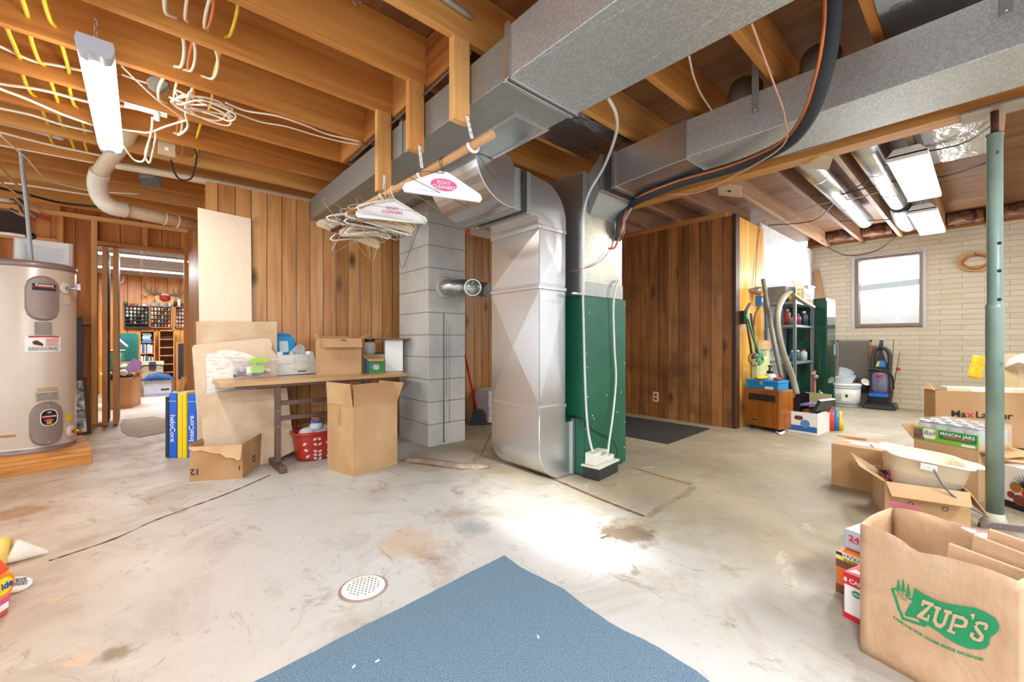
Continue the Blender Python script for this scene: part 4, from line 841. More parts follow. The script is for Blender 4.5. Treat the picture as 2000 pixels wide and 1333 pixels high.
# flip print normals are fine from outside
# laundry basket
A, B, Cc = az(583, 880), az(612, 912), az(648, 908); 
T = thing('laundry_basket', 'red plastic laundry basket with petal-shaped holes under the table', 'basket', ((A.x+Cc.x)/2, (A.y+Cc.y)/2, 0), 10)
c = V(T.location); t = NT('pierced_red_plastic')
bred = M('#b8382e', .35, 0, .06)
hz_ = .24; sx, sy = .17, .14; n = 28
def ring(s, z, e=3.2): return [c+V((math.copysign(abs(math.cos(2*math.pi*k/n))**(2/e), math.cos(2*math.pi*k/n))*sx*s, math.copysign(abs(math.sin(2*math.pi*k/n))**(2/e), math.sin(2*math.pi*k/n))*sy*s, z)) for k in range(n)]
b = MB(); lev = [(.80, .004), (.84, .04), (.90, .12), (.97, .2), (1.0, hz_), (1.06, hz_+.004), (1.07, hz_-.02), (1.04, hz_-.022)]
rs = [ring(s, z) for s, z in lev]; b.add([p for r_ in rs for p in r_], [(i*n+k, i*n+(k+1) % n, (i+1)*n+(k+1) % n, (i+1)*n+k) for i in range(len(lev)-1) for k in range(n)]+[tuple(range(n-1, -1, -1))], True); b.build('basket_tub', bred, T)
pet = M('#e4dcd4', .6)
Mi = FR[T]
for (px, py) in [(615, 858), (624, 857), (616, 868), (625, 867)]+[(616+dx, 881+k*7) for k in range(4) for dx in (0, 9)]+[(639, 863), (641, 876), (640, 890), (595, 868), (598, 880), (601, 892)]:
    o_ = V((0, 0, EYE)); dr = V(ray(px, py)); best = None
    for i in range(len(lev)-4):
        for k in range(n):
            q4 = [rs[i][k], rs[i][(k+1) % n], rs[i+1][(k+1) % n], rs[i+1][k]]; nn = (q4[1]-q4[0]).cross(q4[3]-q4[0])
            if nn.dot(dr) >= 0: continue
            tt = nn.dot(q4[0]-o_)/nn.dot(dr); p = o_+dr*tt
            if q4[0].z-.002 <= p.z <= q4[3].z+.002 and (p-q4[0]).dot((q4[1]-q4[0]).normalized()) > -.003 and (p-q4[1]).dot((q4[1]-q4[0]).normalized()) < .003: best = (p, nn.normalized(), (q4[1]-q4[0]).normalized())
    if best:
        p, nn, e_ = best; sgn = 1 if (px % 2) else -1
        MB().prism([(-.014, -.009), (.004, -.012), (.014, 0), (.012, .012), (-.004, .01), (-.013, 0)], p+nn*.0006, e_*sgn, nn.cross(e_), nn*.001).build('petal_hole', pet, T)
q = MB(); rnd = random.Random(3)
for i in range(4):
    q = MB().ball(c+V((-.07+.05*i, -.05+.03*(i % 2), hz_-.01)), .06, 12, (1.1, .9, .8)); q.build('white_cloth', M('#dbe4ea', .85), None, label='bundled pale white cloth stuffed in the red laundry basket', cat='cloth', group='white cloths in the laundry basket')
T2 = thing('wooden_doll', 'round brown-headed doll with a blue spotted collar in the laundry basket', 'doll', c+V((.0, -.06, hz_+.0)))
MB().ball(c+V((.0, -.06, hz_+.11)), .042, 18, (1, 1, .85)).build('head', M('#b0805a', .45), T2)
t = NT('spotted_collar'); vv = t.voro(t.mapped((1, 1, 1)), 120); col_ = t.end(t.ramp(vv, [(.25, '#e8ecf4'), (.35, '#2c4aa0')]), .7)
MB().lathe([(.036, .072), (.048, .08), (.046, .098), (.036, .1)], c+V((.0, -.06, hz_-.005)), 20, cap=False).build('collar', col_, T2); MB().lathe([(.055, .02), (.05, .06), (.03, .08)], c+V((.0, -.06, hz_-.005)), 18).build('body', M('#e2e6e8', .8), T2)
# ---------------------------------------------------------------- behind the chimney: broom, dustpan, white appliance
pb0 = az(932, 830); T = thing('broom', 'angle broom with red handle and dark bristles leaning behind the chimney', 'broom', pb0)
tp_ = ay(909, 700, 4.22); bb = pb0+V((0, 0, .16))
MB().tube([bb, tp_+(tp_-bb)*.35], .013, 10).build('handle', M('#c3221c', .3), T)
rv = V((SN, -CS, 0)); dv = V((CS, SN, 0))
MB().prism([(-.09, 0), (.11, .01), (.075, .15), (.01, .165), (-.06, .12)], pb0-dv*.02+V((0, 0, .002)), rv, FU, dv*.05).build('bristles', M('#343c42', .9, 0, .2, 60), T, bevel=.006)
MB().prism([(-.065, .12), (.08, .15), (.07, .175), (0, .185), (-.05, .15)], pb0-dv*.03+V((0, 0, .002)), rv, FU, dv*.07).build('brush_cap', M('#24282a', .4), T, bevel=.005)
T = thing('dustpan', 'red dustpan clipped upright to the broom head', 'dustpan', pb0+rv*.15+dv*.05); MB().prism([(.07, 0), (.16, .01), (.11, .14), (.06, .14)], pb0+dv*.035+V((0, 0, .002)), rv, FU, dv*.02).build('pan', M('#b83a3c', .4), T, bevel=.004)
p = V((3.2, 3.9, 0)); T = thing('dehumidifier', 'white appliance casing with coiled cord behind the broom and return duct', 'appliance', p)
MB().box(p.x-.1, p.y+.02, .02, p.x+.36, p.y+.3, .40).build('casing', M('#cfc8d4', .4), T, bevel=.012); MB().box(p.x-.08, p.y+.04, .0, p.x+.34, p.y+.28, .02).build('base', black_m, T)
MB().tube([p+V((-.04+.06*math.cos(a*.5), .012, .16+.06*math.sin(a*.5))) for a in range(14)], .004, 6).build('power_cord', M('#c8ccd0', .5), T); MB().box(p.x-.06, p.y+.015, .24, p.x-.0, p.y+.02, .30).build('label_plate', M('#5c6a44', .5), T)
MB().box(p.x-.06, p.y+.03, .401, p.x+.34, p.y+.28, .412).build('top_lid', M('#e8e0cc', .5), T)
# ---------------------------------------------------------------- shop light on its chain
def chain(pts_a, pts_b, parent, r=.0075, mat=None, name='chain'):
    a, b = V(pts_a), V(pts_b); n_ = max(2, int((b-a).length/(r*2.5))); m = MB(); d = (b-a).normalized(); u = d.orthogonal().normalized(); w = d.cross(u)
    for i in range(n_):
        c = a+(b-a)*((i+.5)/n_); s = u if i % 2 else w
        m.tube([c+d*(math.cos(k*math.pi/4)*r*1.7)+s*(math.sin(k*math.pi/4)*r) for k in range(8)], r*.25, 5, close=True)
    return m.build(name, mat or M('#c9ced4', .3, .8), parent)
lx, ly0, ly1, lz = -.155, 2.62, 3.93, 2.30
sl = thing('shop_light', 'long white fluorescent shop light hanging on a chain from the orange joists', 'light', (lx, (ly0+ly1)/2, lz))
hw = .063
cap_m = M('#c6d2e0', .35, 0, .02)
prof = [(-hw, .02), (-hw*.8, -.02), (-hw*.45, -.03), (-hw*.25, -.018), (hw*.25, -.018), (hw*.45, -.03), (hw*.8, -.02), (hw, .02), (hw*.9, .05), (-hw*.9, .05)]
for ya, yb in ((ly0, ly0+.07), (ly1-.05, ly1)): MB().prism([(x*1.03, z-.004*(z < 0)) for x, z in prof], (lx, ya, lz), (1, 0, 0), (0, 0, 1), (0, yb-ya, 0)).build('end_cap', cap_m, sl, bevel=.012)
MB().box(lx-hw*.9, ly0+.07, lz+.045, lx+hw*.9, ly1-.05, lz+.055).build('housing', white_p, sl)
MB().prism([(x, z) for x, z in prof[:8]]+[(hw*.9, .044), (-hw*.9, .044)], (lx, ly0+.071, lz), (1, 0, 0), (0, 0, 1), (0, ly1-ly0-.122, 0)).build('diffuser', emit('shop_light_glow', '#fffaf0', 11), sl)
chain((lx-.0, ly0+.05, lz+.05), (lx-.0, ly0+.05, 2.46), sl); chain((lx, ly1-.1, lz+.05), (lx, ly1-.1, 2.46), sl)
wc = M('#efe4cf', .45, 0, .04); yc = M('#e8c42a', .4); oc = M('#d8743a', .45); gc = M('#b4a894', .5); kc = M('#2a2826', .45)
def azp(l, z): return [az(p[0], p[1], p[2] if len(p) > 2 else z) for p in l]
W = [('thick white cable along the joists highest above the heater', [(-40, 78), (0, 90), (60, 117), (110, 127), (170, 139)], 2.5, .008, wc),
     ('white cable running along the joist from the heater side to behind the shop light', [(-40, 150), (0, 163), (85, 176), (175, 199), (240, 207), (300, 219)], 2.47, .009, wc),
     ('white cable slanting under the joists to the lower end of the shop light', [(-20, 160), (0, 173), (50, 192), (120, 222), (182, 244)], 2.44, .009, wc),
     ('pale cable along the joist beneath the slanting white cable', [(-40, 200), (0, 211), (60, 224), (120, 243), (182, 257)], 2.45, .008, wc),
     ('white plastic pipe along a joist above the heater conduit', [(-60, 222), (0, 238), (60, 252), (123, 270)], 2.5, .018, M('#d6dbe2', .4)),
     ('pale cable along the joist just beneath the white plastic pipe', [(-40, 248), (0, 258), (100, 283), (200, 304)], 2.45, .008, wc),
     ('pale cable between the conduit top and the white drain elbow', [(-40, 274), (0, 283), (90, 300), (185, 318)], 2.45, .008, wc),
     ('thin white cord slanting past the conduit towards the drain elbow', [(0, 263), (28, 288), (55, 312), (85, 345), (120, 360), (180, 372), (270, 379)], 2.43, .006, wc),
     ('black cable sagging along the wall above the heater', [(-10, 365), (55, 380), (120, 396), (215, 406)], 2.36, .011, kc),
     ('pale pipe with a red coupling above the black sagging cable', [(-20, 355), (40, 360), (120, 372), (185, 382)], 2.40, .009, wc),
     ('thin white wire from the shop light down to the tangle of cables', [(238, 129), (275, 165), (310, 197), (340, 218), (365, 236)], 2.42, .0045, wc),
     ('white cord drooping from the shop light across to the tangle of cables', [(236, 252), (265, 256), (292, 258), (325, 246), (365, 234)], 2.42, .0065, wc),
     ('pair of pale cables stapled along the joist towards the hanger posts, upper', [(440, 200), (480, 216), (540, 226), (600, 246), (640, 262), (705, 276)], 2.44, .006, wc),
     ('pair of pale cables stapled along the joist towards the hanger posts, lower', [(430, 208), (470, 224), (510, 238), (560, 247), (610, 262), (660, 275), (703, 283)], 2.43, .005, wc),
     ('thin cable into the round metal box from behind the shop light', [(238, 145), (262, 154), (288, 162)], 2.5, .005, wc)]
for lab, pts, z, r, m in W: cable('cable', lab, 'cable', azp(pts, z), r, m, 'cables under the joists')
# cables threaded through the joists
def threaded(lab, x, y0_, y1_, amp, ph, r, m, z=2.52):
    pts = []; ys = [y-.02 for y in JY if y0_-.1 < y-.02 < y1_+.1]
    for i, y in enumerate(ys):
        pts.append((x, y, z))
        if i < len(ys)-1: yy = (y+ys[i+1])/2; s = amp*(1 if (i+ph) % 2 else -.6); pts.append((x+s, yy-.1, z-.03-abs(s)*.4)); pts.append((x+s, yy+.1, z-.03-abs(s)*.4))
    return cable('cable', lab, 'cable', pts, r, m, 'cables through the joists', k=5)
threaded('yellow cable threaded straight through the joists beside the white bundle', .31, 1.6, 4.4, .012, 0, .0075, yc)
threaded('white cable looping through the joists, doorway-most of the bundle', .13, 1.6, 3.6, -.05, 0, .008, wc); threaded('white cable looping through the joists between the outer white and the orange', .17, 1.6, 4.0, .035, 1, .007, wc)
threaded('orange twisted cable looping through the joists', .205, 1.6, 4.4, .03, 0, .007, oc); threaded('white cable looping through the joists next to the yellow one', .25, 1.6, 3.6, .05, 1, .007, wc)
for k, x in enumerate((-.31, -.40, -.49)): threaded('yellow cable through the joists above the heater, %s from the shop light' % ['nearest', 'second', 'third'][k], x, 2.4, 4.9, .012, k, .009, yc)
# tangle of white cable hanging between joists
rnd = random.Random(4); c0 = az(400, 205, 2.42); pts = []
for i in range(34):
    a = i*.9; pts.append(c0+V((math.cos(a)*(.14+.04*math.sin(i*1.7))+.02*math.sin(i), math.sin(a)*(.09+.03*math.cos(i*2.3)), .03*math.sin(i*1.3)-.02)))
cable('cable_tangle', 'tangled coil of white cable hanging under the joists beside the yellow cable', 'cable', pts, .0055, wc, k=5)
cable('cable', 'short cut end of white cable curling down below the tangle', 'cable', azp([(370, 180), (362, 215), (367, 245), (358, 258), (348, 264)], 2.40), .007, wc, 'cables under the joists')
# plug and looped cord of the shop light
pg = az(298, 218, 2.43); T = thing('outlet_strip', 'white surface outlet with a plug under the joist beside the shop light', 'outlet', pg)
MB().cbox(pg+V((-.03, 0, .0)), (.2, .03, .02)).build('raceway', white_p, T); MB().lathe([(.014, -.05), (.018, -.01), (.018, 0)], pg+V((.02, -.01, 0)), 10).build('plug', white_p, T)
cable('power_cord', 'white power cord looped from the shop light up to the joist outlet', 'cord', azp([(298, 228, 2.39), (295, 262, 2.3), (284, 300, 2.28), (292, 318, 2.24), (300, 290, 2.28), (304, 262, 2.33), (297, 258, 2.33), (288, 290, 2.27), (280, 314, 2.22), (262, 312, 2.22), (246, 292, 2.24), (235, 275, 2.27)], 2.3), .006, wc)
ob = az(310, 167, 2.5); T = thing('junction_box', 'round rusty grey metal junction box on the joist beside the shop light', 'junction box', ob); MB().lathe([(.055, -.03), (.058, -.005), (.052, 0), (.05, 0), (0, .001)][::1], ob+V((0, .0, 0)), 8, (0, -.5, -.8)).build('octagon_box', M('#8d857e', .6, .4, .15), T)
jb_ = az(325, 293, 2.42); T = thing('junction_box', 'square tan metal junction box with a black cord below the orange joists', 'junction box', jb_)
MB().cbox(jb_, (.1, .05, .1)).build('box_shell', M('#b49c80', .5, .3), T, bevel=.004); MB().cbox(jb_+V((0, -.026, 0)), (.1, .004, .1)).build('cover_plate', M('#c0aa90', .5, .3), T); MB().cbox(jb_+V((0, -.03, 0)), (.02, .004, .02)).build('toggle', white_p, T)
cable('power_cord', 'black cord hanging from the square junction box', 'cord', azp([(334, 312, 2.37), (340, 335, 2.33), (352, 350, 2.32), (372, 349, 2.33), (380, 330, 2.38), (384, 305, 2.44), (378, 285, 2.5)], 2.3), .007, kc)
# drain pipes
e = [ay(262, 225, 4.05), ay(245, 270, 4.3), ay(215, 310, 4.6), ay(196, 335, 4.85), ay(190, 358, 4.95), ay(197, 385, 5.0), ay(215, 403, 5.0), ay(245, 410, 5.05), ay(320, 427, 5.15), ay(385, 441, 5.22)]
T = thing('drain_pipe', 'cream plastic drain pipe with a white elbow dropping from the joists and running into the pine return', 'pipe', e[5])
pvc = M('#e2d2b6', .4, 0, .06); pvw = M('#efe6d6', .35, 0, .03)
MB().tube(spline(e[0:4], 4), .055, 18).build('upper_pipe', pvc, T); MB().tube(spline(e[3:8], 6), .066, 18).build('elbow', pvw, T); MB().tube([e[7], e[9]], .056, 18).build('lower_pipe', M('#cdb490', .45, 0, .1), T)
for i, f in ((0, .45), (0, .62), (0, .85)): p = e[1]+(e[3]-e[1])*f; d = (e[3]-e[1]).normalized(); MB().tube([p-d*.004, p+d*.004], .0565, 18).build('joint_line', M('#5c554c', .6), T)
for f in (.52, .7): p = e[7]+(e[9]-e[7])*f; d = (e[9]-e[7]).normalized(); MB().tube([p-d*.006, p+d*.006], .06, 18).build('coupling', pvw, T)
T['label'] = 'cream plastic drain pipe with white elbow running into the pine return wall'
cable('drain_pipe', 'long cream plastic pipe along the top of the pine wall behind the joists', 'pipe', [ay(225, 322, 4.62), ay(330, 340, 4.62), ay(470, 366, 4.6), ay(640, 400, 4.6)], .03, pvc, n=12)
T = thing('vent_stub', 'short open grey metal duct stub hanging beneath the joists near the pine corner', 'duct', ay(300, 352, 4.75)); c = ay(300, 352, 4.75)
MB().tube([c+V((-.02, 0, .06)), c+V((-.02, -.02, -.03))], .075, 20, cap=False).build('duct_collar', dull_m, T); MB().tube([c+V((-.02, -.019, -.027)), c+V((-.02, -.02, -.03))], .07, 20).build('dark_opening', M('#6e7478', .6, .3), T)
cable('conduit_pipe', 'thin grey conduit fixed to the near joist above the hanger posts', 'pipe', [(-.6, 1.64, 2.6), (.2, 1.64, 2.6), (.8, 1.64, 2.58), (1.19, 1.64, 2.56)], .014, M('#b5b0aa', .4, .3), n=10)
cable('cable', 'grey cable lying along the top edge of the main duct', 'cable', [(1.19, 1.72, 2.40), (1.19, 2.0, 2.385), (1.19, 2.6, 2.38), (1.19, 3.2, 2.37)], .006, M('#5c6068', .5), 'cables under the joists')
for px in (682, 697):
    c = az(px, 2, 2.66); MB().tube([c+V((.02*math.cos(a*.5), .0, .02*math.sin(a*.5))) for a in range(11)], .005, 8).build('pipe_strap', M('#9ca2a8', .35, .7), None, label=['small bent metal pipe strap on the plywood above the near joists', 'second small metal pipe strap beside the joist over the hanger posts'][px > 690], cat='strap') if px > 690 else None

# ---------------------------------------------------------------- clothes rod, posts, hooks
posts = [(0, 1.702, 913, 240), (0, 2.141, 826, 297), (0, 2.554, 719, 366)]
names = ['nearest the rod end', 'in the middle of the rod', 'over the bunch of hangers']
rodp = [V((1.207, 1.50, 1.95)), V((1.172, 2.107, 1.93)), V((1.128, 2.63, 1.91)), V((1.10, 2.95, 1.90))]
ends = [(934, 1.658), (846, 2.097), (738, 2.51)]
for i, (x, y, px, py) in enumerate(posts):
    y -= .044; b_ = ay(px, py, y); xx = 1.148; z0 = b_.z
    T = thing('hanger_post', 'short two-by-four post nailed to a joist, ' + names[i], 'post', (xx, y+.02, 2.44), 0, 'posts carrying the clothes rod')
    MB().box(xx-.046, y, z0, xx+.046, y+.042, 2.449).build('post_board', stud_m, T, bevel=.002)
    for k in range(3): MB().lathe([(.003, 0), (0, .002)], (xx+.02*(k-1), y, 2.40-.02*k), 6, (0, -1, 0)).build('nail_head', M('#5a5048', .5, .5), T)
    f = [0, .0, 0]; hk = V((0, y-.012, 0))
    rp = rodp[0]+(rodp[1]-rodp[0])*((hk.y-rodp[0].y)/(rodp[1].y-rodp[0].y)) if hk.y < 2.107 else rodp[1]+(rodp[2]-rodp[1])*((hk.y-2.107)/.523)
    T2 = thing('rod_hook', 'white perforated strap hook gripping the rod, ' + names[i], 'hook', rp, 0, 'hooks holding the clothes rod')
    MB().beam((rp.x*.5+xx*.5, y-.004, z0+(.1 if i == 2 else .03)), rp+V((.0, .0, .035)), .018, .003, (0, -1, 0)).build('strap', white_p, T2)
    MB().tube([rp+V((.031*math.cos(R(a)), -.008, .031*math.sin(R(a)))) for a in range(70, -200, -18)], .008, 8).build('hook_cradle', white_p, T2)
    for k in range(4): MB().lathe([(.003, 0), (0, .001)], V((rp.x*.5+xx*.5, y-.008, z0+.02))+(rp-V((rp.x*.5+xx*.5, y-.008, z0+.02)))*(.15+.2*k)+V((0, -.002, .03)), 6, (0, -1, 0)).build('strap_hole', ink, T2)
T = thing('clothes_rod', 'round pale wooden closet rod hung below the main duct', 'rod', rodp[1]); MB().tube(rodp, .0195, 18).build('dowel', wood('dowel_wood', 'y', '#b5804e', '#cd9a66', '#dcb282', .45, .1), T)
def rod(y):
    for a, b in zip(rodp, rodp[1:]):
        if a.y <= y <= b.y+.001: return a+(b-a)*((y-a.y)/(b.y-a.y))
HR = .022
def wire_path(w=.205, drop=.085, h=.06, sag=0.0):
    hook = [(HR*math.cos(R(a)), HR*math.sin(R(a))) for a in range(-35, 200, 25)]
    hook = [(x, z+.0) for x, z in hook]+[(-.018, -.02), (-.006, -.042), (0, -.058)]
    body = [(0, -.058), (w*.5, -.058-drop*.45), (w-.012, -.058-drop), (w, -.058-drop-.012), (w-.016, -.058-drop-h*.4), (0, -.058-drop-h*.4-sag), (-w+.016, -.058-drop-h*.4), (-w, -.058-drop-.012), (-w+.012, -.058-drop), (-w*.5, -.058-drop*.45), (0, -.062)]
    return hook, body
gold, silv, blk, wht = M('#b59658', .35, .7), M('#9fa2a6', .3, .8), M('#3c3a3a', .4, .4), M('#ece6da', .4)
brown_h = M('#7a4a3c', .4)
HG = 'hangers on the clothes rod'
def hanger(kind, y, rz, label, m, tilt=0, swing=0, dz=0, cov=None):
    p = rod(y)+V((0, 0, dz)); T = thing('coat_hanger', label, 'hanger', p, rz, HG, tilt, swing)
    hook, body = wire_path(); r = .0016 if kind != 'tube' else .006
    MB().tube(spline([(x, 0, z) for x, z in hook], 2), .0017 if kind != 'tube' else .004, 6).build('hook', m if kind != 'wood' else silv, T, False)
    if kind == 'wood': MB().prism([(0, -.052), (.03, -.06), (.13, -.1), (.21, -.145), (.205, -.16), (.12, -.125), (0, -.09), (-.12, -.125), (-.205, -.16), (-.21, -.145), (-.13, -.1), (-.03, -.06)], (0, -.009, 0), (1, 0, 0), (0, 0, 1), (0, .018, 0)).build('shoulder_bar', m, T, False, bevel=.004); MB().tube([(-.19, 0, -.155), (.19, 0, -.155)], .006, 8).build('trouser_bar', m, T, False)
    else: MB().tube([(x, 0, z) for x, z in body], r, 6).build('wire_body', m, T, False)
    if cov:
        MB().prism([(-.022, -.052), (.022, -.052), (.2, -.142), (.212, -.165), (.2, -.185), (-.2, -.185), (-.212, -.165), (-.2, -.142)], (0, -.006, 0), (1, 0, 0), (0, 0, 1), (0, .012, 0)).build('paper_cover', M('#f1f2f6' if cov != 'plain' else '#d8c4a8', .7, 0, .02), T, False)
        if cov == 'plain': return T
        if cov == 'oval':
            MB().prism([(.07*math.cos(k*.314), .032*math.sin(k*.314)) for k in range(20)], (0, -.0068, -.122), (1, 0, 0), (0, 0, 1), (0, -.0006, 0)).build('pink_oval', M('#e0609a', .6), T, False); cc = white_p
        else: cc = M('#d8508c', .6)
        for s_, z in (('ROXY', -.112), ('CLEANERS', -.135)): text(s_, (0, -.0075, z), FX, FU, .026, cc, T, .012, world=False)
        for k in (-1, 0, 1): lines((k*.1, -.0065, -.172), FX, FU, .06, .006, 1, M('#9aa4c8', .6), T, 3+k)
    return T
hanger('wire', 1.88, -18, 'black wire hanger with a white pink-oval paper cover, alone on the rod', blk, 0, 0, 0, 'oval')
hanger('wire', 1.87, 10, 'bare dark wire hanger crossing in front of the pink oval cover', blk, 5, 6)
hanger('wire', 2.22, -24, 'bare gold wire hanger hanging between the oval cover and the main bunch', gold, 0, 3)
hanger('wire', 2.40, -20, 'white paper-covered hanger lettered in pink at the front of the bunch', wht, 0, 0, -.0, 'text')
hanger('tube', 2.375, -14, 'thick cream plastic hanger just in front of the lettered cover', wht, 0, 4)
kinds = [('wire', gold), ('wire', wht), ('wire', silv), ('wire', blk), ('tube', wht), ('wire', gold), ('wood', M('#b07a48', .4)), ('wire', silv), ('tube', wht), ('wire', wht), ('wood', M('#5c342c', .4)), ('wire', blk)]
for i in range(30):
    k, m = kinds[i % 12]
    nm = {'wire': 'wire', 'wood': 'wooden', 'tube': 'plastic'}[k]; cn = {gold: 'gold', silv: 'silver', blk: 'black', wht: 'white', brown_h: 'reddish brown'}.get(m, 'tan' if i % 12 == 6 else 'dark brown')
    hanger(k, 2.425+i*.0155, -16+rnd.uniform(-9, 9), '%s %s hanger crowded in the bunch behind the lettered paper cover' % (cn, nm), m, rnd.uniform(-14, 14), rnd.uniform(-16, 16), rnd.uniform(-.04, 0), 'plain' if i % 12 == 5 else None)
for i, (x, z, tl, m, cn) in enumerate(((-.12, -.16, 50, gold, 'gold'), (.05, -.19, 78, gold, 'gold'), (-.2, -.13, -35, silv, 'silver'), (.12, -.17, -70, blk, 'black'), (.0, -.17, 80, wht, 'white'))[:4]):
    T = hanger('wire' if i < 4 else 'tube', 2.46+.06*i, -10, ['gold wire hanger hooked askew on the bunch beside the chimney', 'gold wire hanger dangling lowest beneath the bunch', 'silver wire hanger hooked askew at the doorway end of the bunch', 'black wire hanger dangling askew beneath the paper cover', 'white plastic hanger dangling vertically beneath the bunch'][i], m, 0, tl, z)
    T.location.x += x
# ---------------------------------------------------------------- refrigerant lines and hoses by the furnace
foam = M('#2e3136', .7, 0, .15, 40); cop = M('#c9764a', .35, .6)
L = [ax(1627, -40, 2.15), ax(1624, 60, 2.2), ax(1608, 150, 2.28), ax(1578, 232, 2.42), ax(1532, 283, 2.6), ax(1440, 324, 2.76), ax(1335, 354, 2.80), ax(1265, 381, 2.80), ay(1228, 402, 1.90), ay(1214, 428, 1.905), ay(1211, 452, 1.91), ay(1205, 466, 1.95)]
T = thing('refrigerant_line', 'thick black foam-insulated refrigerant line looping under the supply duct into the plenum', 'pipe', L[4])
MB().tube(spline(L, 5), .033, 14).build('foam_sleeve', foam, T); MB().tube(spline(L[8:], 5), .037, 14).build('taped_end', M('#3a3d44', .35, 0, .2, 40), T)
Lc = [p+V((-.035, .02, .0)) for p in L[:8]]+[p+V((-.02, -.035, .01)) for p in L[8:11]]+[ay(1207, 470, 1.925), ay(1200, 484, 1.93), ay(1188, 485, 1.945)]
cable('copper_line', 'bare copper refrigerant line strapped alongside the black foam line', 'pipe', Lc, .0085, cop, n=8)
cable('thermostat_wire', 'thin pinkish wire dangling from the main duct to the black foam line', 'wire', [ax(1468, 45, 1.66), ax(1490, 105, 1.8), ax(1512, 165, 2.0), ax(1533, 230, 2.3), ax(1528, 285, 2.54), ax(1440, 340, 2.7), ax(1365, 375, 2.8), ax(1300, 380, 2.86)], .004, M('#d09a86', .5))
cable('thermostat_wire', 'thin white wire hanging between the joists above the supply duct', 'wire', [ax(1346, 110, 1.66), ax(1355, 150, 1.9), ax(1370, 185, 2.2), ax(1390, 215, 2.5)], .0045, M('#c8b4a4', .5))
hose = glassy('cloudy_hose', '#dfe2de', .3, .85)
cable('drain_hose', 'grey vinyl hose from the main duct down the furnace corner into the pump', 'hose', [ax(1187, 190, 1.68), ax(1203, 222, 1.78), ax(1203, 262, 1.95), ax(1180, 325, 2.2), ay(1150, 378, 1.80), ay(1138, 430, 1.925), ay(1137, 500, 1.93), ay(1139, 600, 1.935), ay(1142, 720, 1.935), ay(1145, 800, 1.93), ay(1150, 850, 1.91), ay(1158, 884, 1.86)], .0085, M('#c9c9c4', .35), n=8)
cable('drain_hose', 'clear vinyl hose curving from the plenum face down into the pump', 'hose', [ay(1207, 548, 1.945), ay(1203, 560, 1.92), ay(1198, 600, 1.93), ay(1200, 680, 1.93), ay(1203, 740, 1.93), ay(1197, 810, 1.925), ay(1190, 860, 1.90), ay(1187, 885, 1.86)], .0085, M('#d6dad6', .3), n=8)
cable('thermostat_wire', 'thin red wire looping across the plenum to the furnace', 'wire', [ay(1205, 425, 1.93), ay(1200, 460, 1.925), ay(1190, 490, 1.92), ay(1165, 515, 1.93), ay(1130, 527, 1.94), ax(1105, 531, 2.42)], .003, M('#a06a58', .5))
cable('power_cord', 'black cord hanging from the furnace to the condensate pump', 'cord', [ax(1108, 812, 2.425), ax(1125, 815, 2.42), ay(1140, 822, 1.94), ay(1158, 838, 1.935), ay(1180, 850, 1.93), ay(1198, 862, 1.93), ay(1206, 880, 1.90), ay(1205, 893, 1.86)], .005, kc)
A_, B_ = az(1146, 928), az(1170, 941); Cp = az(1208, 922)
w, rz = front(B_, Cp); T = thing('condensate_pump', 'small condensate pump with black tank and cream housing at the furnace base', 'pump', B_, rz)
d = .14; MB().box(0, 0, 0, w, d, .085).build('tank', M('#26272b', .4), T, False, bevel=.008); cr = M('#d9d8cc', .4, 0, .04)
MB().box(-.006, -.006, .085, w+.006, d+.006, .1).build('tank_lid', cr, T, False, bevel=.003); MB().box(.0, .03, .1, w*.66, d-.02, .19).build('motor_housing', cr, T, False, bevel=.012); MB().box(w*.66, .03, .1, w-.01, d-.03, .135).build('switch_box', cr, T, False, bevel=.006)
for k in range(6): MB().box(w*.28+k*.012, .028, .16, w*.28+k*.012+.005, .031, .186).build('vent_slot', M('#8e8d84', .5), T, False)
# ---------------------------------------------------------------- panned joist bays (foil) over the ducts
t = NT('foil_panning'); q = t.noise(t.mapped((1, 2.2, 1)), 4, 3, .6, 1); t.bump(q, .4, .03); foil = t.end('#c8c8ca', .22, .95)
def pan(nm, lab, x0_, x1_, y0_, y1_, z):
    b = MB(); n1, n2 = 16, 5; rr_ = random.Random(int(x0_*100))
    vs = [(x0_+(x1_-x0_)*i/n1, y0_+(y1_-y0_)*j/n2, z+rr_.uniform(-.006, .006)) for j in range(n2+1) for i in range(n1+1)]
    vs += [(p[0], p[1], z+.012) for p in vs]; m_ = (n1+1)*(n2+1)
    fs = [(j*(n1+1)+i, (j+1)*(n1+1)+i, (j+1)*(n1+1)+i+1, j*(n1+1)+i+1) for j in range(n2) for i in range(n1)]
    return b.add(vs, fs+[tuple(m_+k for k in reversed(f)) for f in fs], True).build(nm, foil, None, label=lab, cat='foil sheet')
pan('foil_panning', 'dark shiny sheet closing a joist bay between the main duct and the furnace plenum', 1.66, 2.9, 1.70, 2.097, 2.444)
pan('foil_panning', 'bright foil sheet closing the joist bay above the supply duct hanger', 1.66, 3.2, -.08, .315, 2.444)
pan('foil_panning', 'crinkled silver foil closing a joist bay beside the steel post', 3.58, 5.12, -.05, .355, 2.524)
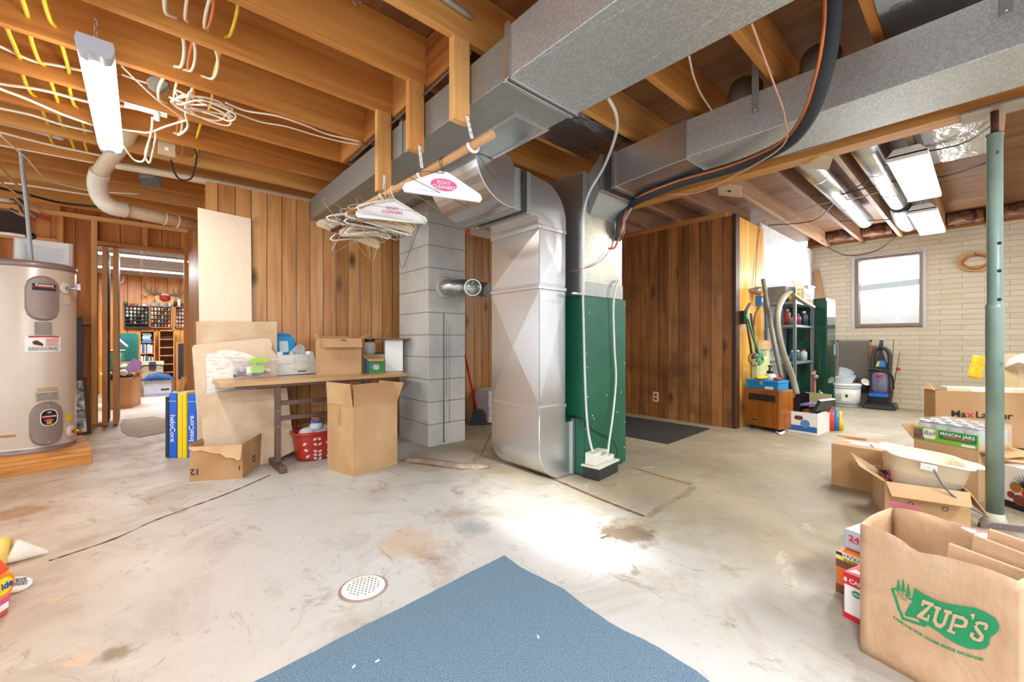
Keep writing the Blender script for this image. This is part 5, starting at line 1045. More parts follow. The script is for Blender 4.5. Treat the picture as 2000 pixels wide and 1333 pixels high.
# ---------------------------------------------------------------- round ducts and tube lights beyond the beam
rdm = galv('round_duct_metal', '#d0d3d6', .26, .1, 60, .93, .05)
T = thing('round_duct', 'straight shiny round duct between the joists, closet side of the two', 'duct', (5.2, 1.03, 2.46)); MB().tube([(3.62, 1.03, 2.55), (7.0, 1.03, 2.55)], .086, 24).build('pipe', rdm, T)
for x in (4.7, 5.9): MB().tube([(x, 1.03, 2.55), (x+.02, 1.03, 2.55)], .089, 24).build('seam_ring', rdm, T)
T = thing('round_duct', 'shiny round duct with an elbow beside the tube lights', 'duct', (5.4, .62, 2.46)); MB().tube([(3.62, .64, 2.55), (6.35, .64, 2.55)], .086, 24).build('pipe', rdm, T); MB().tube([(6.36, .64, 2.54), (6.44, .63, 2.52)], .088, 24).build('elbow_gap', M('#3c3e42', .5, .5), T); MB().tube(spline([(6.44, .64, 2.53), (6.7, .66, 2.52), (7.2, .68, 2.52), (7.6, .68, 2.54)], 4), .086, 24).build('offset_pipe', rdm, T)
for x in (4.9, 5.7): MB().tube([(x, .64, 2.55), (x+.02, .64, 2.55)], .089, 24).build('seam_ring', rdm, T)
for i, (xa_, xb_, yy, lab) in enumerate(((4.38, 5.8, .40, 'bright fluorescent fixture beyond the beam, nearer the steel post'), (6.35, 7.75, .46, 'bright fluorescent fixture beyond the beam, above the window'))):
    T = thing('tube_light', lab, 'light', ((xa_+xb_)/2, yy, 2.42), 0, 'fluorescent fixtures beyond the beam')
    MB().prism([(-.12, .0), (.12, .0), (.075, .06), (-.075, .06)], (xa_, yy, 2.425), (0, 1, 0), (0, 0, 1), (xb_-xa_, 0, 0)).build('reflector', M('#e6e8ea', .4), T)
    for k in (-1, 1): MB().tube([(xa_+.05, yy+k*.055, 2.415), (xb_-.05, yy+k*.055, 2.415)], .019, 12).build('tube', emit('tube_glow', '#fff8ea', 16), T)
    for xx in (xa_, xb_-.03): MB().box(xx, yy-.12, 2.40, xx+.03, yy+.12, 2.44).build('end_cap', white_p, T, bevel=.004)
    MB().box(xa_+.03, yy-.1, 2.397, xb_-.03, yy+.1, 2.4).build('diffuser', emit('tube_lens', '#fff9ee', 9), T)
    chain((xa_+.15, yy, 2.485), (xa_+.15, yy, 2.60), T); chain((xb_-.15, yy, 2.485), (xb_-.15, yy, 2.60), T)
# ---------------------------------------------------------------- the den seen through the doorway
YW = YE-.002
def onw(px, py, off=.0): return ay(px, py, YW-off)
glass_c = ['#d8dcd8', '#7ea08c', '#b8643c', '#e8e2d0', '#50688a', '#c8a878', '#8c3c3c', '#a8b8c4', '#e0c8a0', '#5c5048', '#d8b0b0', '#98a070']
def display(lab, x0_, x1_, ya, yb, mat, rows, cols, full, glab, grp, tone):
    a, b = onw(x0_, yb), onw(x1_, ya); w = b.x-a.x; h = b.z-a.z; D = .09; y = YW-D
    T = thing('display_rack', lab, 'rack', (a.x+w/2, YW-D/2, a.z)); f = .014
    m = MB(); m.box(a.x, y, a.z, a.x+f, YW, b.z).box(b.x-f, y, a.z, b.x, YW, b.z).box(a.x, y, a.z, b.x, YW, a.z+f).box(a.x, y, b.z-f, b.x, YW, b.z).build('rack_frame', mat, T)
    MB().box(a.x+f, YW-.008, a.z+f, b.x-f, YW-.002, b.z-f).build('back_panel', M('#20242c' if tone else '#3a2418', .6), T)
    for r_ in range(rows):
        z = a.z+f+(h-2*f)*r_/rows
        if r_: MB().box(a.x+f, y+.006, z-.004, b.x-f, YW-.008, z+.002).build('shelf', mat, T)
    for r_ in range(rows):
        z = a.z+f+(h-2*f)*r_/rows+.0025 if r_ else a.z+f+.0005
        for c in range(cols):
            if not full(r_, c): continue
            x = a.x+f+(w-2*f)*(c+.5)/cols; k = (r_*7+c*5+cols) % 12; R_ = min(.024, w/cols*.36); H_ = (h/rows)*.66
            MB().lathe([(R_*.78, 0), (R_, H_), (R_*.86, H_), (R_*.7, H_*.2), (0, H_*.2)], (x, y+.04, z), 10).build('shot_glass', M(glass_c[k], .2), None, label=glab, cat='glass', group=grp)
    return a, b
blk_r = M('#242a34', .5); wd_r = wood('rack_wood', 'z', '#8c5428', '#b0743c', '#c98e50', .5, .1)
display('black display rack of small glasses on the den wall, doorway side', 243, 291, 599, 641, blk_r, 6, 6, lambda r, c: r > 2 or (r in (1, 2) and c in (1, 2, 4, 5)), 'small glass in the black display rack on the den wall', 'glasses in the black rack', 1)
display('wooden display rack full of small glasses beneath the antlers', 292, 335, 599, 640, wd_r, 5, 6, lambda r, c: True, 'small glass in the middle wooden rack beneath the antlers', 'glasses in the middle rack', 0)
display('wooden display rack of small glasses partly hidden by the door stud', 341, 372, 600, 640, wd_r, 5, 5, lambda r, c: True, 'small glass in the wooden rack partly hidden by the door stud', 'glasses in the last rack', 0)
for i, (px, c, hh, grp) in enumerate([(246, '#2e5a38', .09, 0), (258, '#8c4a34', .06, 0), (265, '#a06848', .06, 0), (281, '#d8dcdc', .05, 0), (284, '#b0c0c8', .05, 0), (298, '#a8b0b4', .08, 1), (303, '#c0a890', .08, 1), (309, '#8c98a0', .08, 1), (316, '#b8b0a0', .07, 1), (322, '#98a8b8', .07, 1), (327, '#4878a8', .07, 1), (331, '#d0d4d8', .07, 1), (343, '#4a2c28', .1, 2), (350, '#e8e8ea', .16, 2), (358, '#3c4450', .07, 2)]):
    p = onw(px, 599, .05); MB().lathe([(.03, 0), (.033, hh*.8), (.022, hh), (0, hh)], (p.x, p.y, p.z+.002), 10).build('mug', M(c, .3), None, label=['mug or bottle standing on top of the black display rack', 'mug standing on top of the middle wooden rack beneath the antlers', 'cup or bottle on top of the rack beside the door stud'][grp], cat='mug', group=['cups on the black rack', 'cups on the middle rack', 'cups on the last rack'][grp])
# antler mount
c = onw(322, 585, .03); T = thing('antler_mount', 'deer antlers on a pale shield with a red cap above the middle rack', 'trophy', c)
MB().prism([(0, -.17), (.12, -.11), (.16, .02), (.14, .08), (-.14, .08), (-.16, .02), (-.12, -.11)], c+V((0, -.02, -.0)), (1, 0, 0), (0, 0, 1), (0, .04, 0)).build('shield', wood('shield_wood', 'z', '#c08a3c', '#dcae5c', '#ecc880', .4, .05), T, bevel=.008)
MB().ball(c+V((0, -.04, .03)), .09, 14, (1, .5, .8)).build('red_cap', M('#a81c20', .6), T); MB().ball(c+V((0, -.04, .09)), .07, 12, (1.3, .5, .45)).build('skull', M('#d8ccb4', .6), T)
ant = M('#8c7a66', .6)
for s in (-1, 1):
    MB().tube(spline([c+V((s*.06, -.05, .1)), c+V((s*.2, -.1, .12)), c+V((s*.3, -.14, .2)), c+V((s*.3, -.18, .3))], 4), [.022-.001*i for i in range(13)], 8).build('antler', ant, T)
    for a_, b_ in (((.14, .11), (.12, .22)), ((.22, .13), (.2, .26)), ((.27, .17), (.34, .26)), ((.2, .11), (.3, .02)), ((.3, .02), (.36, .08))): MB().tube([c+V((s*a_[0], -.1, a_[1])), c+V((s*b_[0], -.13, b_[1]))], [.014, .005], 6).build('tine', ant, T)
c = onw(234, 552, .08); T = thing('white_antler', 'single pale antler tip on the den wall beside the bifold doors', 'antler', c)
MB().tube(spline([c+V((-.08, 0, -.03)), c+V((0, -.03, -.02)), c+V((.05, -.04, .05)), c+V((.05, -.04, .14))], 4), [.016]*10+[.01, .008, .004], 8).build('antler_beam', M('#e4dccc', .5), T); MB().tube([c+V((.0, -.03, -.02)), c+V((-.03, -.05, .1))], [.013, .004], 6).build('tine', M('#e4dccc', .5), T)
# bookcases
def bookcase(lab, x0_, x1_, ya, yb, shelves, yoff):
    a, b = ay(x0_, yb, YW-yoff), ay(x1_, ya, YW-yoff); D = .2; y = YW-yoff; f = .02; z0 = 0.0
    T = thing('bookcase', lab, 'bookcase', ((a.x+b.x)/2, y+D/2, 0))
    MB().box(a.x, y, 0, a.x+f, y+D, b.z).box(b.x-f, y, 0, b.x, y+D, b.z).build('side_panel', wd_r, T); MB().box(a.x, y, b.z-f, b.x, y+D, b.z).build('top_panel', wd_r, T)
    MB().box(a.x+f, y+D-.01, .0, b.x-f, y+D, b.z-f).build('back_panel', M('#6a4630', .6), T)
    zs = [zat((a.x, y), q) for q in shelves]
    for z in zs: MB().box(a.x+f, y, z-f, b.x-f, y+D-.01, z).build('shelf', wd_r, T)
    return a.x+f, b.x-f, y, zs
xa, xb, y, zs = bookcase('narrow wooden bookcase holding books beneath the display racks', 272, 303, 646, 760, [668, 690, 712], .35)
rnd = random.Random(11); bc = ['#e8e8e4', '#b8c0c8', '#3c5c88', '#d0ccc0', '#6c7884', '#2c4468', '#a8b0b8', '#e0dcd0', '#88602c', '#c4c8cc', '#44688c', '#d8d8d8', '#703830']
def bookrow(z, n_, hmax, lab, grp):
    x = xa+.003
    for i in range(n_):
        t_ = (xb-xa-.01)/n_; h_ = hmax*rnd.uniform(.78, .98); T = thing('book', lab, 'book', (x+t_/2, y+.08, z+.0005), 0, grp)
        MB().box(x, y+.012, z+.0005, x+t_*.9, y+.15, z+h_).build('cover', M(bc[(i*5+n_) % 13], .5), T); MB().box(x+.002, y+.02, z+h_+.0001, x+t_*.9-.002, y+.145, z+h_+.002).build('pages', M('#ece8dc', .7), T); x += t_
bookrow(zs[1], 13, .19, 'upright book on the middle shelf of the narrow bookcase', 'books on the middle shelf'); bookrow(zs[2], 11, .17, 'upright book on the lowest visible shelf of the narrow bookcase', 'books on the lowest shelf')
z = zs[0]
for i, (c_, lab) in enumerate(((('#2a78c0'), 'bright blue book lying lowest on the top bookcase shelf'), ('#5c9cc8', 'pale blue book lying second on the top bookcase shelf'), ('#d8dce0', 'white book lying third on the top bookcase shelf'), ('#8c948c', 'grey-green book lying fourth on the top bookcase shelf'), ('#5c6c5c', 'dark green book lying topmost on the bookcase shelf'))):
    MB().box(xa+.02+.01*(i % 2), y+.015, z+.001, xb-.03-.01*(i % 3), y+.16, z+.034).build('book', M(c_, .5), None, label=lab, cat='book', group='books lying on the top shelf'); z += .0345
bookcase('empty light wooden bookcase beside the black chalkboard', 310, 341, 645, 765, [662, 678, 694, 711, 727, 742], .3)
a, b = ay(344, 747, 10.6), ay(372, 668, 10.6); T = thing('chalkboard', 'black board in a wooden frame standing upright beside the empty bookcase', 'board', ((a.x+b.x)/2, 10.6, 0), 0)
MB().box(a.x, 10.6, 0.0, b.x, 10.63, b.z).build('board_frame', wd_r, T); MB().box(a.x+.03, 10.594, a.z+.06, b.x-.03, 10.6, b.z-.03).build('board_face', M('#1e2024', .6), T)
# boxes and clutter on the den floor
cl = thing('plastic_tote', 'teal plastic tote lid standing behind the open carton in the den', 'tote', ay(252, 690, 9.9)); c = ay(250, 690, 9.9); a, b = ay(233, 684, 9.9), ay(270, 651, 9.9)
MB().prism(rrect(b.x-a.x, b.z, .05), ((a.x+b.x)/2, 9.9, b.z/2), (1, 0, 0), (0, 0, 1), (0, .08, 0)).build('tote_lid', M('#17625c', .4), cl, bevel=.01); MB().prism(rrect((b.x-a.x)*.8, b.z*.8, .04), ((a.x+b.x)/2, 9.895, b.z/2), (1, 0, 0), (0, 0, 1), (0, .006, 0)).build('lid_panel', M('#145650', .4), cl)
A, B = az(232, 798), az(256, 797); T = carton('cardboard_box', 'tall open brown carton stuffed with odds and ends just inside the den doorway', az(205, 800), az(257, 797), .45, zat(az(256, 797), 737), {'b': (10, .22), 'r': (35, .1), 'l': (40, .1)})
w, d, h = T['w'], T['d'], T['h']; lines((w-.12, -.0006, h*.2), FX, FU, .1, .03, 3, ink, T, 4); decal((w-.16, -.0006, h*.32), FX, FU, .06, .04, white_p, T, 'paper_label', world=False); MB().box(0, -.0005, h*.66, w, .0, h*.665).build('fold_line', M('#8a6844', .8), T, False)
def blob(name, lab, cat, p, r, col, sc=(1, 1, 1), rough=.7, grp=None, T=None):
    b = MB().ball((0, 0, 0), r, 12, sc); rr_ = random.Random(int(p[0]*997+p[1]*131)); b.v = [v*(1+rr_.uniform(-.14, .14)) for v in b.v]; b.move(Matrix.Translation(V(p))); return b.build(name, M(col, rough), None, label=lab, cat=cat, group=grp)
F = FR[T]
P = F @ V((w*.62, .12, h+.02)); MB().add([P+V((-.1, -.02, -.05)), P+V((.16, .0, -.03)), P+V((.2, .05, .2)), P+V((.1, .06, .26)), P+V((.04, .12, .02))], [(0, 1, 2, 3), (0, 3, 4), (1, 4, 3, 2), (0, 4, 1)]).build('purple_sheet', M('#a884c0', .6), None, label='crumpled lilac paper sheet sticking out of the den carton', cat='paper')
blob('black_bag', 'black cloth bundle in front of the lilac paper on the den carton', 'bag', F @ V((w*.5, .06, h+.01)), .1, '#1e1e22', (1.6, .7, .7)); blob('white_ball', 'round white object on the black bundle in the den carton', 'ball', F @ V((w*.66, .02, h+.07)), .05, '#d8cfc8', (1, .6, 1)); blob('green_toy', 'bright green object behind the lilac paper in the den carton', 'toy', F @ V((w*.55, .2, h+.12)), .05, '#4c9c48'); blob('brown_toy', 'brown crumpled stuff on the bifold-free side of the den carton'.replace('bifold-free side of the ', ''), 'toy', F @ V((w*.93, .14, h+.02)), .07, '#9a6a44', (1.2, 1, .6)); blob('pink_cloth', 'pale pink cloth on top of the den carton', 'cloth', F @ V((w*.5, .25, h+.13)), .06, '#e0b8b0')
c = ay(228, 700, 9.5); T = thing('gift_tube', 'dark green patterned tube standing behind the den carton', 'tube', (c.x, c.y, 0)); MB().lathe([(.1, 0), (.1, c.z+.12), (.0, c.z+.12)], (c.x, c.y, 0), 16).build('tube_wall', M('#1f4a34', .4, 0, .4, 18), T); MB().lathe([(.105, c.z+.12), (.105, c.z+.14), (0, c.z+.145)], (c.x, c.y, 0), 16).build('tube_lid', M('#c8b898', .4), T)
A, B = az(281, 776), az(334, 773); T = thing('storage_box', 'pale grey lidded storage box under folded blue jeans in the den', 'box', A, front(A, B)[1]); w = front(A, B)[0]; h = zat(A, 744)
MB().box(0, 0, 0, w, .3, h).build('box_body', M('#b8bcc8', .6), T, False, bevel=.004); MB().box(-.008, -.008, h*.12, w+.008, -.001, h*.2).build('lower_band', M('#9ea4b4', .6), T, False); MB().prism(rrect(w*.32, .03, .012), (w*.78, -.003, h*.42), (1, 0, 0), (0, 0, 1), (0, .002, 0)).build('handle_slot', M('#2c2e34', .6), T, False)
F = FR[T]; b = MB(); nx, ny = 14, 8; vs = []
for j in range(ny+1):
    for i in range(nx+1): x, y_ = -.06+(w+.1)*i/nx, -.04+.33*j/ny; vs.append(F @ V((x, y_, h+.008+.13*max(0, math.sin(math.pi*min(1, max(0, i/nx))))*(.6+.4*math.sin(j*.9))+.012*math.sin(i*1.7+j))))
vs += [p-V((0, 0, .0)) if False else V((p.x, p.y, F.translation.z+h+.003)) for p in vs]; m_ = (nx+1)*(ny+1)
fs = [(j*(nx+1)+i, j*(nx+1)+i+1, (j+1)*(nx+1)+i+1, (j+1)*(nx+1)+i) for j in range(ny) for i in range(nx)]
edge = [(i, m_+i, m_+i+1, i+1) for i in range(nx)]+[(ny*(nx+1)+i+1, m_+ny*(nx+1)+i+1, m_+ny*(nx+1)+i, ny*(nx+1)+i) for i in range(nx)]+[((j+1)*(nx+1), m_+(j+1)*(nx+1), m_+j*(nx+1), j*(nx+1)) for j in range(ny)]+[(j*(nx+1)+nx, m_+j*(nx+1)+nx, m_+(j+1)*(nx+1)+nx, (j+1)*(nx+1)+nx) for j in range(ny)]
b.add(vs, fs+[tuple(m_+k for k in reversed(f)) for f in fs]+edge, True); b.build('blue_jeans', M('#33507e', .9, 0, .25, 20), None, label='folded dark blue jeans draped over the pale grey storage box', cat='jeans')
T = carton('cardboard_box', 'pale flat-topped carton with a black strap behind the blue jeans in the den', ay(277, 748, 9.2)*1, ay(318, 748, 9.2)*1, .3, .01) if False else None
a, b = ay(276, 735, 10.32), ay(319, 706, 10.32); T = thing('cardboard_box', 'pale carton with a black strap behind the blue jeans in the den', 'box', ((a.x+b.x)/2, 10.45, 0))
MB().box(a.x, 10.32, 0, b.x, 10.58, b.z).build('carton_body', M('#c8b898', .7), T, bevel=.004); MB().box(a.x-.02, 10.305, b.z-.06, b.x+.01, 10.59, b.z+.003).build('carton_lid', M('#d8c8a4', .7), T, bevel=.003); x = (a.x+b.x)/2; MB().box(x-.05, 10.29, b.z-.14, x+.05, 10.304, b.z+.0).build('strap_buckle', M('#3a3a3c', .5), T); MB().tube([(x-.16, 10.29, b.z-.1), (x-.08, 10.275, b.z-.06), (x, 10.27, b.z-.05), (x+.08, 10.275, b.z-.06), (x+.16, 10.29, b.z-.1)], .008, 6).build('strap', M('#2c2c2e', .5), T)
a, b = az(372, 742), ay(390, 690, 6.7); T = thing('wood_offcut', 'orange pine offcut leaning at the doorway above the blue mats', 'offcut', ay(380, 750, 6.5)); c = ay(380, 770, 6.5); MB().cbox((.33, 6.55, .28), (.05, .06, .56), 0, 0, 14).build('board_piece', stud_m, T)
# white lamp tube seen against the tote
c = ay(240, 668, 9.7); MB().tube([c+V((-.06, -.02, .06)), c+V((.06, -.02, -.08))], .016, 10).build('light_tube', M('#e4f2f6', .3), None, label='short white tube lying against the teal tote lid', cat='tube')
# ---------------------------------------------------------------- rugs, drain, floor marks
def rd(r, d, z=0.0): return V((r*SN+d*CS, -r*CS+d*SN, z))
t = NT('blue_carpet'); q = t.noise(t.mapped(), 240, 2, .8); q2 = t.noise(t.mapped(), 700, 2, .8); f = t.math('ADD', t.math('MULTIPLY', q, .55), t.math('MULTIPLY', q2, .45)); t.bump(f, .8, .006)
rug_m = t.end(t.ramp(f, [(.38, '#4d6883'), (.5, '#6c899f'), (.62, '#97aebb')]), .95)
P0_ = az(985, 1088); eL = (az(505, 1333)-P0_).normalized(); eR = (az(1380, 1333)-P0_).normalized(); rnd = random.Random(9)
eg = [P0_+eL*(i*.06)+eR*rnd.uniform(-.003, .003) for i in range(28, -1, -1)]+[P0_+eR*(i*.06)+eL*rnd.uniform(-.004, .004)+eL*(.012*math.sin(i*.8)) for i in range(1, 36)]
eg.append(eg[-1]+eL*1.68)
MB().prism([(p.x, p.y) for p in eg], (0, 0, .0005), (1, 0, 0), (0, 1, 0), (0, 0, .008)).build('area_rug', rug_m, None, label='blue-grey carpet piece lying on the concrete with one corner towards the furnace', cat='rug')
for k, (px, py, c_) in enumerate(((737, 1292, '#e8e0d0'), (691, 1303, '#e4dccc'), (1051, 1245, '#f0efe8'))): p = az(px, py, .0089); MB().cbox(p+V((0, 0, .0015)), (.012, .005, .003), 30*k).build('paper_scrap', M(c_, .7), None, label=['tiny pale scrap on the rug, nearest the drain of the lower pair', 'tiny pale scrap on the rug, lower of the pair', 'tiny white scrap alone in the middle of the rug'][k], cat='scrap', group='scraps on the blue rug')
q4 = [az(1222, 812), az(1305, 868), az(1387, 838), az(1262, 812)]
q4 = [V((4.95, 3.15, 0)), V((q4[1].x-.9, q4[1].y+.62, 0)), q4[1], q4[2]]; a_, b_ = az(1305, 868), az(1387, 838); dv_ = V((-.03, 1, 0))
t = NT('black_ribbed_mat'); q = t.noise(t.mapped(), 220, 2); t.bump(q, .6, .004); bm_ = t.end(t.ramp(q, [(.35, '#1c1b1b'), (.65, '#454342')]), .9)
MB().prism([(p.x, p.y) for p in (a_, b_, b_+dv_*1.2, a_+dv_*1.2)], (0, 0, .0005), (1, 0, 0), (0, 1, 0), (0, 0, .007)).build('floor_mat', bm_, None, label='black entrance mat on the floor before the dark board closet', cat='mat')
dc = az(710, 1149); T = thing('floor_drain', 'round white perforated drain cover set in the concrete beside the blue rug', 'drain', dc)
MB().lathe([(.096, 0), (.094, .0025), (.086, .003), (.0, .003)], dc, 36).build('drain_rim', M('#a08c7c', .9, 0, .15), T); MB().lathe([(.084, .003), (.083, .007), (.078, .009), (0, .009)], dc, 40).build('drain_cover', M('#f2f2f0', .4, 0, .01), T)
b = MB()
for i in range(-5, 6):
    for j in range(-5, 6):
        x, y = (i+(j % 2)*.5)*.0165, j*.0143
        if x*x+y*y < .0042: b.lathe([(.0042, .0092), (.0, .0093)], dc+V((x, y, 0)), 8)
b.build('drain_holes', M('#7d8078', .7), T)['kind'] = 'stuff'
def strip(name, pts, w0, col, h=.0022, jit=.25, seed=1, lab=None):
    rr_ = random.Random(seed); pts = spline(pts, 8); b = MB(); L_ = []; R_ = []
    for i, p in enumerate(pts):
        d = (pts[min(i+1, len(pts)-1)]-pts[max(i-1, 0)]).normalized(); n_ = V((-d.y, d.x, 0)); s = w0*(1+rr_.uniform(-jit, jit))*(.35 if i in (0, len(pts)-1) else 1)
        L_.append(p+n_*s+V((0, 0, h))); R_.append(p-n_*s+V((0, 0, h)))
    n_ = len(pts); b.add(L_+R_, [(i, n_+i, n_+i+1, i+1) for i in range(n_-1)]); return b.build(name, col, None, kind='structure')
crk = M('#4c423c', .95, 0, .3, 30)
strip('trim_61', [az(95, 1096), az(150, 1078), az(225, 1052), az(300, 1018), az(380, 988), az(440, 966), az(490, 945), az(528, 928)], .0055, crk, .0012, .7, 2)
rs_ = M('#6d4a34', .95, 0, .25, 30)
strip('trim_62', [az(1030, 918), az(1085, 938), az(1160, 970), az(1215, 992), az(1259, 1009)], .011, rs_, .0014, .3, 3)
strip('trim_63', [az(1240, 915), az(1290, 930), az(1352, 947)], .014, M('#8f6a40', .95, 0, .25, 30), .0014, .2, 4)
strip('trim_64', [az(1355, 950), az(1340, 965), az(1300, 985), az(1265, 1010)], .02, M('#8c8064', .95, 0, .25, 20), .001, .2, 5)
strip('trim_65', [az(1174, 1052), az(1190, 1046)], .02, rs_, .0014, .2, 6)
MB().add([az(*p, .004) for p in ((790, 897), (840, 897), (905, 905), (955, 908), (958, 915), (900, 917), (840, 909), (795, 903))], [(7, 6, 5, 4, 3, 2, 1, 0)]).build('trim_66', M('#7a6654', .95, 0, .3, 25), None, kind='structure')
b = MB().tube(spline([az(785, 899, .005), az(840, 902, .01), az(900, 911, .01), az(955, 911, .006)], 6), [.01, .03]+[.042]*14+[.034, .025, .012], 10); b.v = [V((p.x, p.y, p.z*.7)) for p in b.v]; b.build('trim_67', M('#8a7866', .95, 0, .3, 25), None, kind='structure')
cable('ground_wire', 'thin brown wire rising from the rough concrete ridge to the return duct', 'wire', [az(928, 900, .02), az(940, 888, .04), V(az(958, 868, .0))+V((0, 0, .1)), ax(962, 862, 2.06)], .004, M('#7c5c44', .6))
# ---------------------------------------------------------------- laundry bottle and bits by the camera-side edge
c = rd(-1.965, 1.47); T = thing('detergent_bottle', 'large orange laundry detergent bottle with a pink label at the picture edge', 'bottle', c)
om = M('#f0562a', .3, 0, .03); n = 28
def oval(z, sx_, sy_, a=R(-20)):
    o_ = []
    for k in range(n):
        x, y = sx_*math.cos(2*math.pi*k/n), sy_*math.sin(2*math.pi*k/n); o_.append(c+V((x*math.cos(a)-y*math.sin(a), x*math.sin(a)+y*math.cos(a), z)))
    return o_
lv = [(.0, .12, .085), (.012, .135, .095), (.08, .14, .1), (.16, .135, .1), (.19, .115, .09), (.21, .06, .05), (.23, .04, .04)]
b = MB(); rs2 = [oval(*l) for l in lv]; b.add([p for r_ in rs2 for p in r_], [(i*n+k, i*n+(k+1) % n, (i+1)*n+(k+1) % n, (i+1)*n+k) for i in range(len(lv)-1) for k in range(n)]+[tuple(range(n-1, -1, -1)), tuple(range((len(lv)-1)*n, len(lv)*n))], True); b.build('bottle_body', om, T)
MB().lathe([(.045, .23), (.045, .27), (.0, .275)], c, 20).build('bottle_cap', M('#2c5cb0', .35), T)
lb = [oval(z, a_+.0012, b__+.0012) for z, a_, b__ in ((.025, .1362, .0962), (.05, .1385, .0985), (.08, .14, .1), (.16, .135, .1))]
def wrap(nm, k0, k1, r0, r1, m): b = MB(); K = list(range(k0, k1)); vs = [lb[r_][k % n] for r_ in range(r0, r1+1) for k in K]; w_n = len(K); b.add(vs, [(r_*w_n+i, r_*w_n+i+1, (r_+1)*w_n+i+1, (r_+1)*w_n+i) for r_ in range(r1-r0) for i in range(w_n-1)], True); return b.build(nm, m, T)
wrap('pink_label', -9, 4, 0, 2, M('#e85a9c', .4)); wrap('upper_label', -9, 3, 2, 3, M('#f5e23a', .4))
nv = V((math.cos(R(-30)), math.sin(R(-30)), 0)); 
fc_ = c+(V((0, 0, 0))-c).normalized()*0; kk = 1
pL_ = lb[2][-1 % n]; nn_ = (pL_-c); nn_.z = 0; nn_.normalize(); rt_ = V((-nn_.y, nn_.x, 0)); pc_ = c+nn_*(nn_.dot(pL_-c)+.004)+V((0, 0, .12))-c*0
MB().prism([(.045*math.cos(a*.35), .045*math.sin(a*.35)) for a in range(18)], pc_, rt_, FU, nn_*.002).build('orange_roundel', M('#f08a2a', .4), T); MB().prism([(.034*math.cos(a*.35), .03*math.sin(a*.35)) for a in range(18)], pc_+nn_*.0022, rt_, FU, nn_*.001).build('yellow_roundel', M('#f8e02c', .4), T)
text('Tide', pc_+nn_*.004, rt_, V((-.2, 0, 1)), .036, M('#2a3f9c', .4), T, .03); decal(pc_+V((0, 0, -.075))+nn_*.001, rt_, FU, .04, .022, white_p, T, 'barcode_label')
c = az(22, 1100); T = thing('cone_bottle', 'pale yellow and white plastic cone lying behind the detergent bottle', 'bottle', c); d_ = (az(66, 1090)-c).normalized()
MB().lathe([(.03, -.12), (.06, -.10), (.065, -.02), (.05, 0)], c+V((0, 0, .06)), 20, d_).build('yellow_end', M('#e8cc6a', .5, 0, .12), T); MB().lathe([(.05, 0), (.045, .02), (.008, .115), (0, .12)], c+V((0, 0, .052)), 20, d_-V((0, 0, .35))).build('white_tip', M('#efe8dc', .5), T)
c = az(26, 1152); T = thing('bottle_top_disc', 'small round white lid with black print leaning near the detergent bottle', 'lid', c); MB().lathe([(.05, 0), (.052, .012), (.046, .016), (0, .016)], c+V((0, 0, .012)), 24, (.25, -.12, 1)).build('lid_disc', white_p, T); lines(c+V((.004, -.002, .029)), V((1, .1, -.25)), V((0, 1, .1)), .07, .06, 5, ink, T, 3)
MB().lathe([(.07, .0006), (.068, .001), (0, .001)], az(42, 1142), 20).build('rust_ring', M('#9c7c5c', .95, 0, .2, 30), None, kind='structure') if False else None
# ---------------------------------------------------------------- closet wall: outlet, lamps, cords
p = ax(1281, 775, XC-.001); T = thing('wall_outlet', 'tan electric outlet plate low on the dark board closet wall', 'outlet', p)
MB().box(XC-.008, p.y-.04, p.z-.065, XC-.001, p.y+.04, p.z+.065).build('cover_plate', M('#dcb98c', .4), T, bevel=.003)
for s in (-1, 1): MB().prism(rrect(.035, .03, .01), (XC-.0085, p.y, p.z+s*.025), (0, -1, 0), (0, 0, 1), (-.002, 0, 0)).build('receptacle', M('#5a3a22', .5), T)
ys = YC-.001
p = ay(1477, 568, ys-.06); T = thing('clamp_lamp', 'small unlit metal reflector lamp clamped to the yellow boards', 'lamp', p); q_ = ay(1463, 567, ys); MB().tube([q_, p+V((-.03, -.0, 0))], .012, 8).build('arm', dull_m, T); MB().lathe([(.018, -.08), (.028, -.05), (.05, 0), (.053, .05), (.045, .05), (.0, .02)], p, 18, (.5, -.8, -.15)).build('reflector', M('#9a8c74', .4, .6), T)
T = thing('desk_lamp', 'black swing-arm lamp hanging down the yellow boards with a green cord', 'lamp', ay(1450, 620, ys)); c = ay(1452, 620, ys-.03)
MB().cbox(c, (.1, .06, .15)).build('clamp', M('#2a2622', .5), T)
for dx in (0, 10): MB().tube([ay(1456+dx, 612, ys-.08), ay(1468+dx, 690, ys-.14)], .012, 8).build('lamp_arm', M('#4a4844', .4, .4), T)
MB().tube([ay(1455, 615, ys-.08), ay(1466, 592, ys-.1)], .008, 8).tube([ay(1452, 612, ys-.08), ay(1463, 592, ys-.12)], .008, 8).build('support_rod', M('#54504a', .4, .5), T); MB().lathe([(.02, 0), (.05, .05), (.045, .05), (0, .01)], ay(1473, 690, ys-.15), 14, (.3, -.3, -1)).build('lamp_shade', M('#6a6c6a', .4), T)
cable('extension_cord', 'bundled green cord dangling from the black swing-arm lamp', 'cord', [ay(*q_, ys-.17) for q_ in ((1456, 615), (1460, 625), (1458, 612), (1470, 655), (1480, 685), (1484, 700), (1478, 705), (1487, 692), (1482, 712), (1490, 704), (1486, 690))], .012, M('#2f8c54', .5))
cable('power_cord', 'thin black cord looping down the yellow boards beside the swing-arm lamp', 'cord', [ay(*q_, ys-.12) for q_ in ((1490, 700), (1468, 690), (1462, 704), (1475, 715), (1492, 705))], .005, kc)
